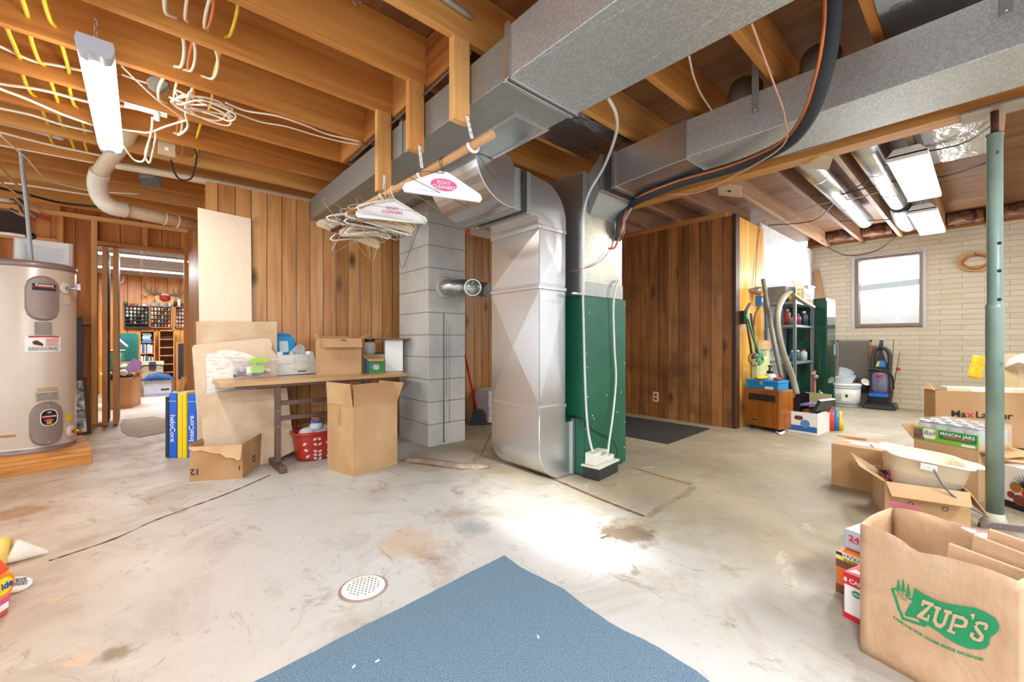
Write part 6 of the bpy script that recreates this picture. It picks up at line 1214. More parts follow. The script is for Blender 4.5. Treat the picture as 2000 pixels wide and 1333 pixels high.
T = thing('outlet_box', 'blue plastic outlet box at the edge of the yellow boards', 'outlet', ay(1484, 588, ys)); c = ay(1483.5, 588, ys-.03); MB().cbox(c, (.1, .06, .12)).build('box_shell', M('#2474bc', .4), T, bevel=.005); MB().cbox(c+V((0, -.031, .01)), (.045, .004, .05)).build('socket_face', white_p, T)
cable('power_cord', 'black cord hanging down from the blue outlet box', 'cord', [ay(1484, 600, ys-.01), ay(1475, 615, ys-.01), ay(1472, 650, ys-.01), ay(1482, 690, ys-.02)], .005, kc); cable('power_cord', 'pale cord dropping from the joists to the clamp lamp', 'cord', [ay(1500, 430, ys-.2), ay(1487, 440, ys-.03), ay(1481, 470, ys-.01), ay(1477, 520, ys-.01), ay(1475, 560, ys-.02)], .006, gc)
c = ay(1496, 588, ys+.0); MB().cbox(c+V((.05, .0, 0)), (.1, .035, .2)).build('wood_block', stud_m, None, label='small wooden block beside the blue outlet box', cat='block')
# ---------------------------------------------------------------- wood-cased heater with toolbox
A, B = az(1455, 834), az(1523, 847); w, rz = front(A, B); h = zat(A, 757); d = .3
T = thing('space_heater', 'orange wood-cased portable heater on the floor against the yellow boards', 'heater', A, rz)
hw_ = wood('heater_veneer', 'z', '#8a4a14', '#ae6622', '#c27c36', .3, .05)
MB().box(0, 0, .035, w, d, h).build('cabinet', hw_, T, False, bevel=.012); MB().box(w*.12, -.004, h*.72, w*.88, .001, h*.88).build('grille', M('#2a2626', .5), T, False)
o = MB().box(w*.03, -.008, .05, w*.9, -.0005, h*.68).build('front_panel', hw_, T, False, bevel=.003); MB().prism(rrect(.1, .035, .008), (w*.3, -.0085, .11), (1, 0, 0), (0, 0, 1), (0, -.003, 0)).build('brass_plate', M('#c9a44c', .35, .7), T, False); decal((w*.3, -.012, .11), FX, FU, .08, .012, ink, T, 'name_strip', world=False)
for x in (.05, w-.05): MB().lathe([(.02, 0), (.02, .034)], (x, .06, 0), 10).build('foot', black_m, T, False)
for y in (.3,): MB().box(.04, y-.02, 0, w-.04, y+.02, .034).build('rear_foot', black_m, T, False)
F = FR[T]
b0 = F @ V((-.0, .02, h)); T2 = thing('toolbox', 'blue metal toolbox lying on top of the wood-cased heater', 'toolbox', b0, rz)
MB().box(0, 0, 0, w*.92, .2, .075).build('box_body', M('#1f86c4', .4), T2, False, bevel=.004); MB().box(-.003, -.003, .076, w*.92+.003, .203, .105).build('box_lid', M('#2490cc', .4), T2, False, bevel=.004); MB().box(w*.42, -.008, .05, w*.5, -.003, .09).build('latch', M('#c8b898', .4, .5), T2, False); decal((w*.68, -.001, .02), FX, FU, w*.24, .03, white_p, T2, 'paper_label', world=False)
F2 = FR[T2]
blob('work_glove', 'yellow work glove lying on the blue toolbox', 'glove', F2 @ V((w*.35, .07, .127)), .1, '#e8bc1c', (1.4, .6, .2)); blob('red_rag', 'crumpled red rag lying on the blue toolbox beside the yellow glove', 'rag', F2 @ V((w*.77, .09, .124)), .06, '#b83434', (1.2, .7, .3))
c = F @ V((w*1.0-.04, .2, h)); T2 = thing('paint_can', 'small metal can with a clamp ring standing at the end of the toolbox', 'can', c); MB().lathe([(.04, 0), (.04, .1), (.034, .104), (0, .1)], c+V((.0, .05, .001)), 16).build('can_body', M('#a09888', .4, .6), T2); MB().lathe([(.043, .09), (.043, .1)], c+V((0, .05, .001)), 16).build('can_rim', M('#c8c4b8', .3, .8), T2)
c = F @ V((w*.3, .285, h)); T2 = thing('garden_sprayer', 'white pump sprayer with a black top standing behind the blue toolbox', 'sprayer', c)
MB().lathe([(.07, 0), (.08, .01), (.08, .09), (.06, .14), (.03, .165)], c+V((0, 0, .001)), 20).build('tank', M('#e6e4dc', .4), T2); MB().lathe([(.035, .16), (.035, .19), (.015, .2), (.012, .24)], c, 14).build('pump_head', black_m, T2); MB().tube([c+V((-.05, 0, .25)), c+V((.05, 0, .25))], .01, 8).build('pump_handle', black_m, T2); MB().tube(spline([c+V((.03, 0, .17)), c+V((.1, -.05, .1)), c+V((.15, -.09, .12)), c+V((.22, -.08, .35))], 5), .007, 6).build('spray_hose', kc, T2)
cable('power_cord', 'white cord coiled at the lower corner of the wood-cased heater', 'cord', [az(*q_, .01) for q_ in ((1527, 838), (1532, 842), (1522, 846), (1516, 843), (1524, 848), (1531, 845), (1533, 836))], .008, white_p)
T = thing('poster_box', 'pale green printed carton with a tan flap standing behind the heater and sprayer', 'box', (5.8, YC-.06, 0)); a, b = ay(1478, 735, YC-.06), ay(1522, 665, YC-.06); b.x = 6.02
MB().box(a.x, YC-.06, 0, b.x, YC-.005, b.z-.02).build('carton_body', M('#cdd49a', .6, 0, .15, 6), T); MB().box(a.x, YC-.08, b.z-.11, b.x-.03, YC-.061, b.z).build('flap', kraft, T); lines(((a.x+b.x)/2, YC-.0615, b.z-.16), FX, FU, .2, .08, 4, M('#6a7480', .6), T, 5)
# ---------------------------------------------------------------- white carton
A, B = az(1531, 841), az(1597, 851); T = carton('file_box', 'open white carton with a blue band full of odds and ends beside the wood-cased heater', A, B, .42, zat(A, 801), {}, M('#eeece8', .6, 0, .02)); w, h = T['w'], T['h']
MB().box(w*.02, -.0014, h*.1, w*.98, -.0004, h*.36).build('blue_band', M('#2a68ac', .5), T, False); lines((w*.36, -.0016, h*.23), FX, FU, w*.56, .034, 1, M('#d4e2f0', .5), T, 9, .8); lines((w*.8, -.0016, h*.23), FX, FU, w*.24, .05, 3, M('#a8c4e4', .5), T, 7)
MB().prism([(.045*math.cos(a*.35), .045*math.sin(a*.35)) for a in range(18)], (w*.64, -.0004, h*.47), (1, 0, 0), (0, 0, 1), (0, -.0012, 0)).build('blue_seal', M('#5c8cc0', .5), T, False); MB().tube([(w*.11+.035*math.cos(a*.45), -.001, h*.5+.035*math.sin(a*.45)) for a in range(14)], .003, 6, close=True).build('green_ring', M('#98b48c', .5), T, False); lines((w*.36, -.0006, h*.5), FX, FU, w*.3, .02, 1, M('#9aa4b0', .5), T, 3); MB().prism(rrect(w*.26, .045, .02), (w*.45, -.0004, h*.72), (1, 0, 0), (0, 0, 1), (0, -.0012, 0)).build('hand_hole', M('#6a4030', .6), T, False)
F = FR[T]
o = thing('letter_tray', 'black wire letter rack sticking up in the white carton', 'rack', F @ V((.1, .12, h-.05)), rz); 
for k in range(5): MB().box(-.06, -.08+k*.045, 0, .06, -.076+k*.045, .2+.01*k).build('rack_plate', black_m, o, False)
MB().cbox(F @ V((w*.45, .16, h+.07)), (.3, .2, .025), rz+6, 0, -8).build('magazine', M('#8878a8', .4, 0, .2, 8), None, label='purple covered magazine lying across the white carton', cat='magazine')
blob('brown_pouch', 'crumpled brown paper in the white carton', 'paper', F @ V((w*.55, .2, h-.03)), .1, '#9a6c44', (1.3, .9, .6)); blob('green_cloth', 'mottled green cloth bundle in the white carton beside the black binder', 'cloth', F @ V((w*.74, .2, h-.02)), .09, '#6c6c58', (1.1, .9, .7))
MB().cbox(F @ V((w*.93, .2, h+.02)), (.03, .3, .26), rz, 0, 24).build('binder', M('#30363c', .4), None, label='dark grey binder leaning at the end of the white carton', cat='binder')
sh_a = az(1546, 810); T = thing('cardboard_sheet', 'dull tan cardboard panel standing behind the white carton', 'panel', F @ V((.1, .46, 0))); MB().cbox(F @ V((w*.55, .47, .2)), (w*.85, .012, .4), rz, -6).build('panel_sheet', M('#a39c74', .8, 0, .1), T)
for k, (dx, c_) in enumerate(((.0, '#d0402c'), (.03, '#2c78c8'), (.06, '#e8c83c'))): c = F @ V((w*1.02+dx*.3, .4+dx, 0)); MB().lathe([(.028, 0), (.03, .16-.03*k), (.012, .2-.03*k), (.014, .27-.03*k), (0, .275-.03*k)], c+V((.03*k, -.02*k, .001)), 12).build('spray_bottle', M(c_, .4), None, label=['red', 'blue', 'yellow'][k]+' topped bottle standing behind the end of the white carton', cat='bottle', group='bottles behind the white carton')
# ---------------------------------------------------------------- grey steel shelving
sx0, sx1, sy0, sy1 = 6.05, 6.83, 1.55, 1.87; T = thing('steel_shelf', 'grey slotted steel shelving unit against the white wall', 'shelf', ((sx0+sx1)/2, (sy0+sy1)/2, 0)); sm_ = M('#7c8692', .45, .4, .05)
ztop = zat((sx0, sy0), 562); zsh = [zat((sx0, sy0), y) for y in (588, 634, 707)]+[.16]
for x in (sx0, sx1):
    for y in (sy0, sy1):
        o = MB().box(x-.02, y-.003, 0, x+.02, y, ztop).box(x-.003, y-.003, 0, x, y+.03, ztop).build('post', sm_, T)
        if y == sy0:
            for k in range(16): MB().lathe([(.006, 0), (0, .001)], (x+.008, y-.0035, .12+k*.095), 6, (0, -1, 0)).build('slot', M('#d4d8dc', .5), o) if x == sx0 else None
for z in zsh: MB().box(sx0, sy0, z-.03, sx1, sy1, z).build('shelf_board', sm_, T, bevel=.002)
MB().beam((sx0+.05, sy1-.01, zsh[2]+.1), (sx1-.05, sy1-.01, zsh[1]-.05), .02, .005, (0, 1, 0)).build('cross_brace', sm_, T)
rnd = random.Random(21); sc_ = ['#a83028', '#2c6cb0', '#d8dcd8', '#3a5c48', '#c8c0a8', '#203040', '#8c2c30', '#e0b83c', '#50687c', '#b0b4b8']
nm_ = ['on the upper shelf', 'on the middle shelf', 'on the lower shelf']
for s_, z in enumerate(zsh[1:3]):
    x = sx0+.06; k = 0
    while x < sx1-.06:
        r_ = rnd.uniform(.025, .045); hh = rnd.uniform(.12, .24) if s_ == 0 else rnd.uniform(.06, .16); y = sy0+.05+rnd.uniform(0, .1); c_ = sc_[(k*3+s_) % 10]
        T2 = thing('bottle', ['spray can or bottle among those crowding the second steel shelf', 'jar or can among those on the third steel shelf'][s_], 'bottle', (x+r_, y, z), 0, 'bottles '+nm_[s_])
        MB().lathe([(r_, 0), (r_, hh*.7), (r_*.45, hh*.85)], (x+r_, y, z+.0008), 12).build('bottle_body', M(c_, .35), T2); MB().lathe([(r_*.5, hh*.85), (r_*.5, hh), (0, hh)], (x+r_, y, z), 10).build('bottle_cap', M(sc_[(k*7+4) % 10], .4), T2); x += 2*r_+rnd.uniform(.01, .05); k += 1
for k in range(4): x = sx0+.1+k*.16; MB().lathe([(.05, 0), (.05, .02+.0), (.05, .14), (0, .145)], (x, sy0+.16, zsh[3]+.001), 14).build('paint_tin', M(['#6c3c34', '#3c4450', '#c8c4b8', '#50545c'][k], .4, .3), None, label='round tin on the bottom shelf of the grey steel unit', cat='tin', group='tins on the bottom steel shelf')
z = zsh[0]; a = ay(1505, 583, sy0+.1)
MB().box(sx0+.02, sy0+.12, z+.001, sx0+.42, sy1-.0, z+.2).build('grey_carton', M('#6c6862', .7), None, label='dark grey flattened carton standing on the shelving top', cat='box')
T2 = thing('lettered_carton', 'tan lettered carton on the shelving top, near the green cabinet', 'box', (sx1-.2, sy0+.1, z)); MB().box(sx0+.36, sy0+.0, z+.001, sx1+.02, sy0+.11, z+.19).build('carton_body', M('#cfc49a', .7), T2); MB().cbox((sx0+.56, sy0+.1, z+.24), (.5, .006, .12), 0, -25).build('flap', M('#b8ab84', .7), T2); lines((sx0+.56, sy0-.0006, z+.11), FX, FU, .34, .05, 2, M('#5c5444', .7), T2, 5); MB().box(sx0+.42, sy0-.001, z+.03, sx0+.68, sy0+.0, z+.07).build('printed_panel', M('#8c8468', .7), T2)
for k, (x, hh, c_, c2) in enumerate(((sx0+.06, .12, '#d8a830', '#efe6d0'), (sx0+.27, .15, '#d89018', '#e8c84c'))): T2 = thing('tub', ['small yellow tub on the shelving top beside the wooden block', 'yellow tub on the shelving top beside the tall steel post'][k], 'tub', (x, sy0+.06, z)); MB().lathe([(.035, 0), (.042, hh*.8)], (x, sy0+.06, z+.001), 14).build('tub_body', M(c_, .4), T2); MB().lathe([(.045, hh*.8), (.045, hh), (0, hh)], (x, sy0+.06, z), 14).build('tub_lid', M(c2, .4), T2)
T2 = thing('plastic_jug', 'small translucent jug on the shelving top between the yellow tubs', 'jug', (sx0+.16, sy0+.06, z)); MB().lathe([(.04, 0), (.045, .02), (.04, .08), (.015, .12), (.015, .14)], (sx0+.16, sy0+.06, z+.001), 14).build('jug_body', M('#d4d0c4', .4), T2); MB().lathe([(.018, .14), (.018, .155), (0, .155)], (sx0+.16, sy0+.06, z), 10).build('jug_cap', white_p, T2)
T2 = thing('plastic_bin', 'small clear plastic bin on top of the green cabinet', 'bin', (6.98, 1.72, 1.585)); MB().box(6.9, 1.62, 1.582, 7.2, 1.84, 1.76).build('bin_shell', glassy('pale_bin', '#e4e4f0', .15, .6), T2, bevel=.006); MB().box(6.89, 1.61, 1.76, 7.21, 1.85, 1.775).build('bin_lid', M('#dcdce8', .3), T2)
# vacuum hose and wand draped on the shelving
hs = M('#8d8a76', .5, 0, .06)
cable('vacuum_hose', 'thick olive-grey vacuum hose curving down in front of the steel shelving', 'hose', [ay(1543, 572, 1.5), ay(1530, 582, 1.48), ay(1520, 605, 1.46), ay(1519, 640, 1.44), ay(1530, 690, 1.40), ay(1547, 735, 1.36), ay(1556, 770, 1.32)], .03, hs, n=14); cable('vacuum_wand', 'grey tube leaning behind the vacuum hose beside the yellow boards', 'tube', [ay(1490, 545, 1.80), ay(1500, 600, 1.74), ay(1512, 670, 1.62), ay(1527, 740, 1.5)], .024, M('#6c6a60', .4), n=12); cable('vacuum_wand', 'silver wand end slanting down from the shelving top towards the fishing rods', 'tube', [ay(1548, 575, 1.44), ay(1570, 590, 1.42), ay(1588, 600, 1.40)], .024, M('#8c8a84', .3, .5), n=12)
# fishing rods
for k, (p0_, p1_, c_) in enumerate((((1586, 790), (1585, 545), '#2c5c9c'), ((1592, 790), (1590, 565), '#c8622c'), ((1600, 795), (1601, 672), '#2a6ca8'))):
    a, b = ax(p0_[0], p0_[1], 6.84), ax(p1_[0], p1_[1], 6.885); a.z = .005; T2 = thing('fishing_rod', ['tall fishing rod with a blue grip leaning on the green cabinet', 'fishing rod with an orange grip leaning on the green cabinet', 'short blue fishing rod leaning at the front of the green cabinet'][k], 'rod', a, 0, 'fishing rods'); d_ = b-a
    MB().tube([a, a+d_*.35], .014, 8).build('grip', M(c_, .5), T2); MB().tube([a+d_*.35, b], [.007, .003], 6).build('blank', M('#3a3632', .4), T2); MB().lathe([(.02, -.02), (.03, 0), (.02, .02)], a+d_*.3+V((-.03, -.02, 0)), 10, (1, 0, 0)).build('reel', M('#b8b4ac', .4, .6), T2)
# green cabinet
T = thing('green_cabinet', 'tall glossy dark green cabinet at the end of the steel shelving', 'cabinet', (7.1, 1.7, 0)); MB().box(6.9, 1.42, .03, 7.40, 1.88, 1.58).build('cabinet_body', M('#123f31', .12, 0, .04), T, bevel=.004); MB().box(6.915, 1.412, .06, 7.385, 1.42, 1.55).build('door', M('#1d4a3c', .06, .2, .02), T, bevel=.003); MB().box(6.93, 1.44, 0, 7.37, 1.86, .03).build('plinth', black_m, T); MB().box(7.34, 1.40, .8, 7.36, 1.411, .95).build('handle', M('#c8ccd0', .2, .8), T)
# boards, screen, buckets, vacuum by the brick wall
for k, (q_, th_, m_, lab) in enumerate((([(1588, 530), (1598, 525), (1648, 712), (1634, 716)], .02, wood('plank_wood', 'z', '#8a5c34', '#a87a4c', '#be9466', .5, .1), 'brown plank leaning on the brick wall behind the green cabinet'), ([(1608, 640), (1618, 640), (1640, 716), (1628, 720)], .02, M('#9aa2aa', .5), 'grey plank leaning in front of the brown plank'), ([(1606, 690), (1618, 655), (1632, 735), (1620, 740)], .02, M('#746a60', .6), 'short dull plank leaning beside the green cabinet'))):
    d0 = 8.40-.025*k; b = MB(); P = [ax(px, py, d0+.02*(py < 650)) for px, py in q_]; P[2].z = P[3].z = max(.02, min(P[2].z, P[3].z)); 
    low = [P[3]+V((-.02, -.02, -P[3].z+.005)), P[2]+V((-.02, -.02, -P[2].z+.005))] if P[2].z > .05 else [P[3], P[2]]
    Q = [P[0], P[1], low[1], low[0]]; b.add(Q+[p+V((th_, 0, 0)) for p in Q], [(3, 2, 1, 0), (4, 5, 6, 7), (0, 1, 5, 4), (1, 2, 6, 5), (2, 3, 7, 6), (3, 0, 4, 7)]); b.build('plank', m_, None, label=lab, cat='plank', group='planks by the brick wall')
a, b = ax(1634, 720, 8.36), ax(1703, 664, 8.40); T = thing('window_screen', 'grey mesh window screen leaning on the brick wall behind the white bucket', 'screen', (8.37, (a.y+b.y)/2, 0)); sf = M('#8c8a84', .5, .4)
MB().box(8.37, b.y, .01, 8.385, b.y+.025, b.z).box(8.37, a.y-.025, .01, 8.385, a.y, b.z).box(8.37, b.y, b.z-.025, 8.385, a.y, b.z).box(8.37, b.y, .01, 8.385, a.y, .035).build('screen_frame', sf, T); MB().box(8.376, b.y+.025, .035, 8.379, a.y-.025, b.z-.025).build('mesh', glassy('screen_mesh', '#77716a', .8, .55), T)
c = az(1650, 792); r_ = .2; T = thing('white_bucket', 'wide white bucket with blue bands beside the vacuum cleaner', 'bucket', c); hB_ = zat(c, 750)
MB().lathe([(r_*.93, 0), (r_*.98, hB_*.95)], c, 32).build('bucket_wall', M('#e6e6e0', .4, 0, .02), T); MB().lathe([(r_*1.02, hB_*.93), (r_*1.04, hB_), (r_, hB_+.015), (0, hB_+.015)], c, 32).build('bucket_lid', M('#ecece8', .4), T)
for f in (.12, .82): MB().lathe([(r_*(.93+.05*f)+.0025, hB_*f), (r_*(.93+.05*(f+.03))+.0025, hB_*(f+.03))], c, 32, cap=False).build('blue_band', M('#2c50a0', .4), T)
vd_ = (V((0, 0, 0))-c); vd_.z = 0; vd_.normalize(); rt_ = V((-vd_.y, vd_.x, 0)); pl_ = c+vd_*(r_*.97+.004)+V((0, 0, hB_*.45))
decal(pl_+rt_*.02, rt_, FU, .12, .12, M('#ecead8', .5), T, 'hazard_label'); MB().prism([(-.02, -.02), (.02, -.02), (.014, .01), (0, .03), (-.014, .01)], pl_+rt_*.02+vd_*.002+V((0, 0, .02)), rt_, FU, vd_*.001).build('flame_symbol', ink, T); lines(pl_-rt_*.08, rt_, FU, .06, .1, 6, M('#8c9088', .5), T, 5)
T2 = thing('wash_basin', 'round white basin holding containers on top of the wide bucket', 'basin', c+V((-.02, .02, hB_+.016))); MB().lathe([(.12, .0), (.16, .09), (.165, .095), (.155, .092), (.11, .006), (0, .006)], c+V((-.02, .03, hB_+.0165)), 28).build('basin_wall', M('#dfe4e8', .4), T2)
T3 = thing('clear_tub', 'clear plastic tub tipped on the basin above the bucket', 'tub', c+V((-.03, .06, hB_+.1))); MB().lathe([(.06, 0), (.1, .12), (.104, .12), (.094, .115), (.055, .006), (0, .006)], c+V((-.04, .02, hB_+.105)), 22, (.45, -.3, .8)).build('tub_wall', glassy('tub_plastic', '#e8eef4', .15, .65), T3); MB().cbox(c+V((.06, -.05, hB_+.12)), (.12, .12, .06), 20, 10).build('blue_dish', M('#9cc4dc', .4), None, label='pale blue dish on the basin above the bucket', cat='dish')
blob('dark_bag', 'crumpled dark olive bag beside the basin, next to the vacuum cleaner', 'bag', c+V((.22, -.18, hB_-.02)), .13, '#3c3a32', (1, .9, .8)); T2 = thing('plastic_scoop', 'white plastic scoop lying on the dark olive bag', 'scoop', c+V((.15, -.22, hB_+.06))); MB().lathe([(.02, 0), (.06, .05), (.055, .05), (0, .01)], c+V((.06, -.22, hB_+.02)), 14, (-.6, -.5, .5)).build('scoop_cup', white_p, T2)
d_ = az(1678, 790); MB().box(d_.x+.12, d_.y-.14, .001, d_.x+.34, d_.y+.14, .27).build('cardboard_box', kraft, None, label='brown carton between the white bucket and the vacuum cleaner', cat='box')
# vacuum cleaner
A = az(1684, 797); B = az(1749, 803); w, rz = front(A, B); T = thing('vacuum_cleaner', 'upright blue and black vacuum cleaner standing before the brick wall', 'vacuum cleaner', A, rz); kv = M('#23252a', .35)
F = FR[T]; D_ = dep(A); S_ = w/.34
MB().prism([(0, 0), (w, 0), (w, .05), (w-.02, .085), (.02, .085), (0, .05)], (0, 0, .003), (1, 0, 0), (0, 0, 1), (0, .3, 0)).build('floor_head', kv, T, False, bevel=.012); MB().box(.01, -.012, .01, w-.01, 0, .055).build('bumper', M('#3a3c42', .5), T, False, bevel=.006)
MB().prism([(w*.22, .086), (w*.78, .086), (w*.82, .2), (w*.82, .52), (w*.7, .62), (w*.3, .62), (w*.18, .52), (w*.18, .2)], (0, .12, 0), (1, 0, 0), (0, 0, 1), (0, .16, 0)).build('body_shell', kv, T, False, bevel=.02)
MB().lathe([(w*.25, .22), (w*.27, .3), (w*.27, .5), (w*.2, .53), (0, .54)], (w*.5, .16, 0), 24).build('dust_cup', glassy('smoked_cup', '#7c7c98', .08, .75), T, False); MB().prism(rrect(w*.6, .05, .02), (w*.48, .05, .205), (1, 0, 0), (0, 0, 1), (0, .08, 0)).build('blue_trim', M('#1c6cd0', .25), T, False, bevel=.006); MB().prism(rrect(w*.2, .025, .008), (w*.5, .035, .50), (1, 0, 0), (0, 0, 1), (0, .03, 0)).build('red_badge', M('#d03430', .35), T, False)
MB().prism([(w*.32, .6), (w*.72, .6), (w*.56, .86), (w*.46, .86)], (0, .15, 0), (1, 0, 0), (0, 0, 1), (0, .07, 0)).build('upper_neck', kv, T, False, bevel=.01); MB().prism([(w*.36, .62), (w*.68, .62), (w*.62, .71), (w*.42, .71)], (0, .146, 0), (1, 0, 0), (0, 0, 1), (0, .004, 0)).build('blue_panel', M('#2f7cc8', .3), T, False); MB().prism([(w*.36, .62), (w*.46, .62), (w*.49, .69), (w*.43, .69)], (0, .1445, 0), (1, 0, 0), (0, 0, 1), (0, .001, 0)).build('yellow_mark', M('#e8c83c', .4), T, False)
MB().tube([(w*.5, .19, .84), (w*.53, .2, 1.02)], [.028, .022], 12).build('handle', kv, T, False); MB().tube([(w*.53, .2, 1.02), (w*.53, .2, 1.035)], .024, 12).build('handle_cap', white_p, T, False)
MB().tube(spline([(w*.28, .2, .55), (w*.26, .2, .75), (w*.36, .2, .88), (w*.5, .2, .9), (w*.66, .2, .88), (w*.78, .2, .78), (w*.76, .2, .58)], 6), .028, 12).build('suction_hose', M('#3a3b40', .5), T, False); MB().tube(spline([(w*.16, .1, .55), (w*.3, .06, .58), (w*.6, .05, .56), (w*.86, .1, .5), (w*.9, .16, .3)], 6), .012, 8).build('power_cord', black_m, T, False)
for k, (q0, q1, lab) in enumerate((((1736, 775), (1746, 662), 'thin fishing rod standing behind the vacuum cleaner, nearer the window'), ((1737, 740), (1757, 690), 'short fishing rod with a red float leaning beside the vacuum cleaner'))):
    a = ax(q0[0], q0[1], 8.2); a.z = .01; b = ax(q1[0], q1[1], 8.4); T2 = thing('fishing_rod', lab, 'rod', a, 0, 'rods beside the vacuum'); MB().tube([a, a+(b-a)*.3], .014, 8).build('grip', M('#5c2c24', .5), T2); MB().tube([a+(b-a)*.3, b], [.007, .004], 6).build('blank', M('#5a4a3c', .4), T2); MB().ball(a+(b-a)*.72+V((-.03, -.02, 0)), .025, 10).build('float', M('#c03c30', .4), T2) if k else None
c = ax(1700, 700, 8.34); MB().cbox((8.36, ax(1705, 700, 8.34).y, .47), (.05, .09, .92), 0, 0, 0).build('plank', M('#8c5c2c', .5, 0, .1), None, label='brown board end showing behind the vacuum cleaner', cat='plank', group='planks by the brick wall')
# cord coil on the brick wall, wires and insulation overhead
c = ax(1905, 511, XB-.012); T = thing('cord_coil', 'coil of tan and red cord hung on the brick wall behind the steel post', 'cord', c); rnd = random.Random(2)
for k in range(7): MB().tube(spline([c+V((-.008*k, (.105+.012*k)*math.cos(a*.571)*rnd.uniform(.93, 1.05), (.075+.01*k)*math.sin(a*.571)*rnd.uniform(.9, 1.05))) for a in range(11)], 4, True), .008, 6, close=True).build('cord_turn', M('#a8452c' if k in (1, 3) else '#c4a06c', .5), T)
MB().tube([c+V((.01, 0, .1)), c+V((-.05, 0, .1)), c+V((-.05, 0, .12))], .006, 6).build('hook', M('#5c5448', .5), T)
for k, (lab, pts, z, r_, m_) in enumerate((('black wire strung from the steel post across the tube light', [(1943, 240), (1880, 280), (1790, 300), (1740, 318), (1700, 350), (1640, 385), (1590, 430), (1500, 440)], 2.50, .006, kc), ('black wire strung across the round ducts', [(1925, 318), (1840, 345), (1740, 355), (1640, 380), (1585, 382)], 2.49, .006, kc), ('pale wire strung beneath the joists from the tube light to the closet', [(1760, 362), (1680, 385), (1590, 402), (1540, 430), (1490, 430)], 2.49, .006, gc), ('grey wire crossing the far end of the round ducts', [(1790, 425), (1710, 430), (1640, 432)], 2.50, .006, kc))):
    cable('cable', lab, 'cable', azp(pts, z), r_, m_, 'wires beyond the beam')
cable('cable', 'thin cable stapled along the side of the support beam', 'cable', [(3.436, y, 2.34+.02*math.sin(y*6)) for y in (-1.2, -.6, 0, .4, .8, 1.3, 1.8, 2.4)], .006, M('#b89c7c', .5), 'wires beyond the beam')
cable('cable', 'black wire dropping from the far joists along the brick wall', 'cable', [ax(1750, 462, 8.2), ax(1720, 485, 8.4), ax(1690, 496, 8.43), ax(1650, 498, 8.43), ax(1610, 480, 8.3), ax(1580, 470, 8.2)], .006, kc, 'wires beyond the beam')
t = NT('pink_insulation'); q = t.noise(t.mapped((1, 1, 1)), 9, 5, .7, 1); t.bump(q, 1, .06); ins_m = t.end(t.ramp(q, [(.35, '#4a3028'), (.5, '#9c6c5c'), (.65, '#c49a70')]), .95)
for k, (ya, yb) in enumerate(((.90, 1.23), (1.30, 1.66), (.46, .79), (.01, .34), (-.43, -.1))):
    b = MB(); rr_ = random.Random(k); nx, ny = 5, 7; vs = [(8.12-.05*rr_.random()+.28*i/nx, ya+(yb-ya)*j/ny, 2.57+.03*rr_.random()) for j in range(ny+1) for i in range(nx+1)]; m_ = len(vs); vs += [(p[0]+.02, p[1], 2.71) for p in vs]
    fs = [(j*(nx+1)+i, (j+1)*(nx+1)+i, (j+1)*(nx+1)+i+1, j*(nx+1)+i+1) for j in range(ny) for i in range(nx)]; b.add(vs, fs+[tuple(m_+q_ for q_ in reversed(f)) for f in fs]+[(j*(nx+1), m_+j*(nx+1), m_+(j+1)*(nx+1), (j+1)*(nx+1)) for j in range(ny)], True); b.build('insulation_batt', ins_m, None, label='pinkish insulation stuffed between the far joists at the brick wall', cat='insulation', group='insulation at the brick wall')
for k, (px, py, s_) in enumerate(((1425, 372, .2), (1597, 316, .16))): p = az(px, py, [2.40, 2.26][k]); T = thing('cardboard_tag', ['tan cardboard flap hanging beneath the joist before the beam', 'small tan cardboard scrap tacked under the support beam'][k], 'cardboard', p); MB().cbox(p, (s_*1.1, s_, .006), 20, 18, 10).build('tag_sheet', pale, T); decal(p+V((0, 0, -.008)), (1, 0, 0), (0, -1, 0), .04, .03, ink, T, 'printed_patch') if k == 0 else None
# ---------------------------------------------------------------- boxes and tubs around the steel post
def rdpx(px, d, z=0.0): p = rd((px-PX)/FOC*d, d); p.z = z; return p
def rdp(px, py, d): p = rd((px-PX)/FOC*d, d); p.z = EYE-(py-PY)/FOC*d; return p
def seg(a, b): return V(a), V(b)
# long tool carton beyond the post
A = rdpx(1827, 3.55, .135); B = rdpx(2120, 3.25, .135); hM = zat(A, 763)-.135
bs = thing('low_carton', 'flat brown carton beneath the long lettered carton behind the steel post', 'box', A+V((0, 0, -.135)), front(A, B)[1]); wM = front(A, B)[0]; MB().box(.02, .01, 0, wM, .16, .115).build('carton_body', kraft, bs, False); MB().box(.1, -.005, .115, wM, .16, .1345).build('black_edge', black_m, bs, False)
T = carton('tool_carton', 'long open brown carton lettered in black behind the steel post', A, B, .16, hM, {}, kraft); w, h = T['w'], T['h']
MB().add([(0, 0, h), (0, .16, h), (.03, .17, h+.07), (-.01, .01, h+.01)], [(0, 1, 2, 3), (3, 2, 1, 0)]).build('flap', kraft, T, False)
barcode((.085, -.0006, h-.085), FX, FU, .085, .1, T); xx_ = .1
for s_, m_ in (('Ma', ink), ('x', red_p), ('Lander', ink)):
    o = text(s_, (xx_, -.0006, h*.57), FX, FU, .075, m_, T, .022, 'LEFT', world=False, sx=1.1); xx_ = max(v.co.x for v in o.data.vertices)+.006
text('(R)', (.58, -.0006, h*.45), FX, FU, .02, ink, T, 0, world=False) if False else None
lines((.42, -.0006, h*.43), FX, FU, .34, .018, 1, ink, T, 3, .7); lines((.12, -.0006, h*.48), FX, FU, .08, .014, 1, ink, T, 4, .7)
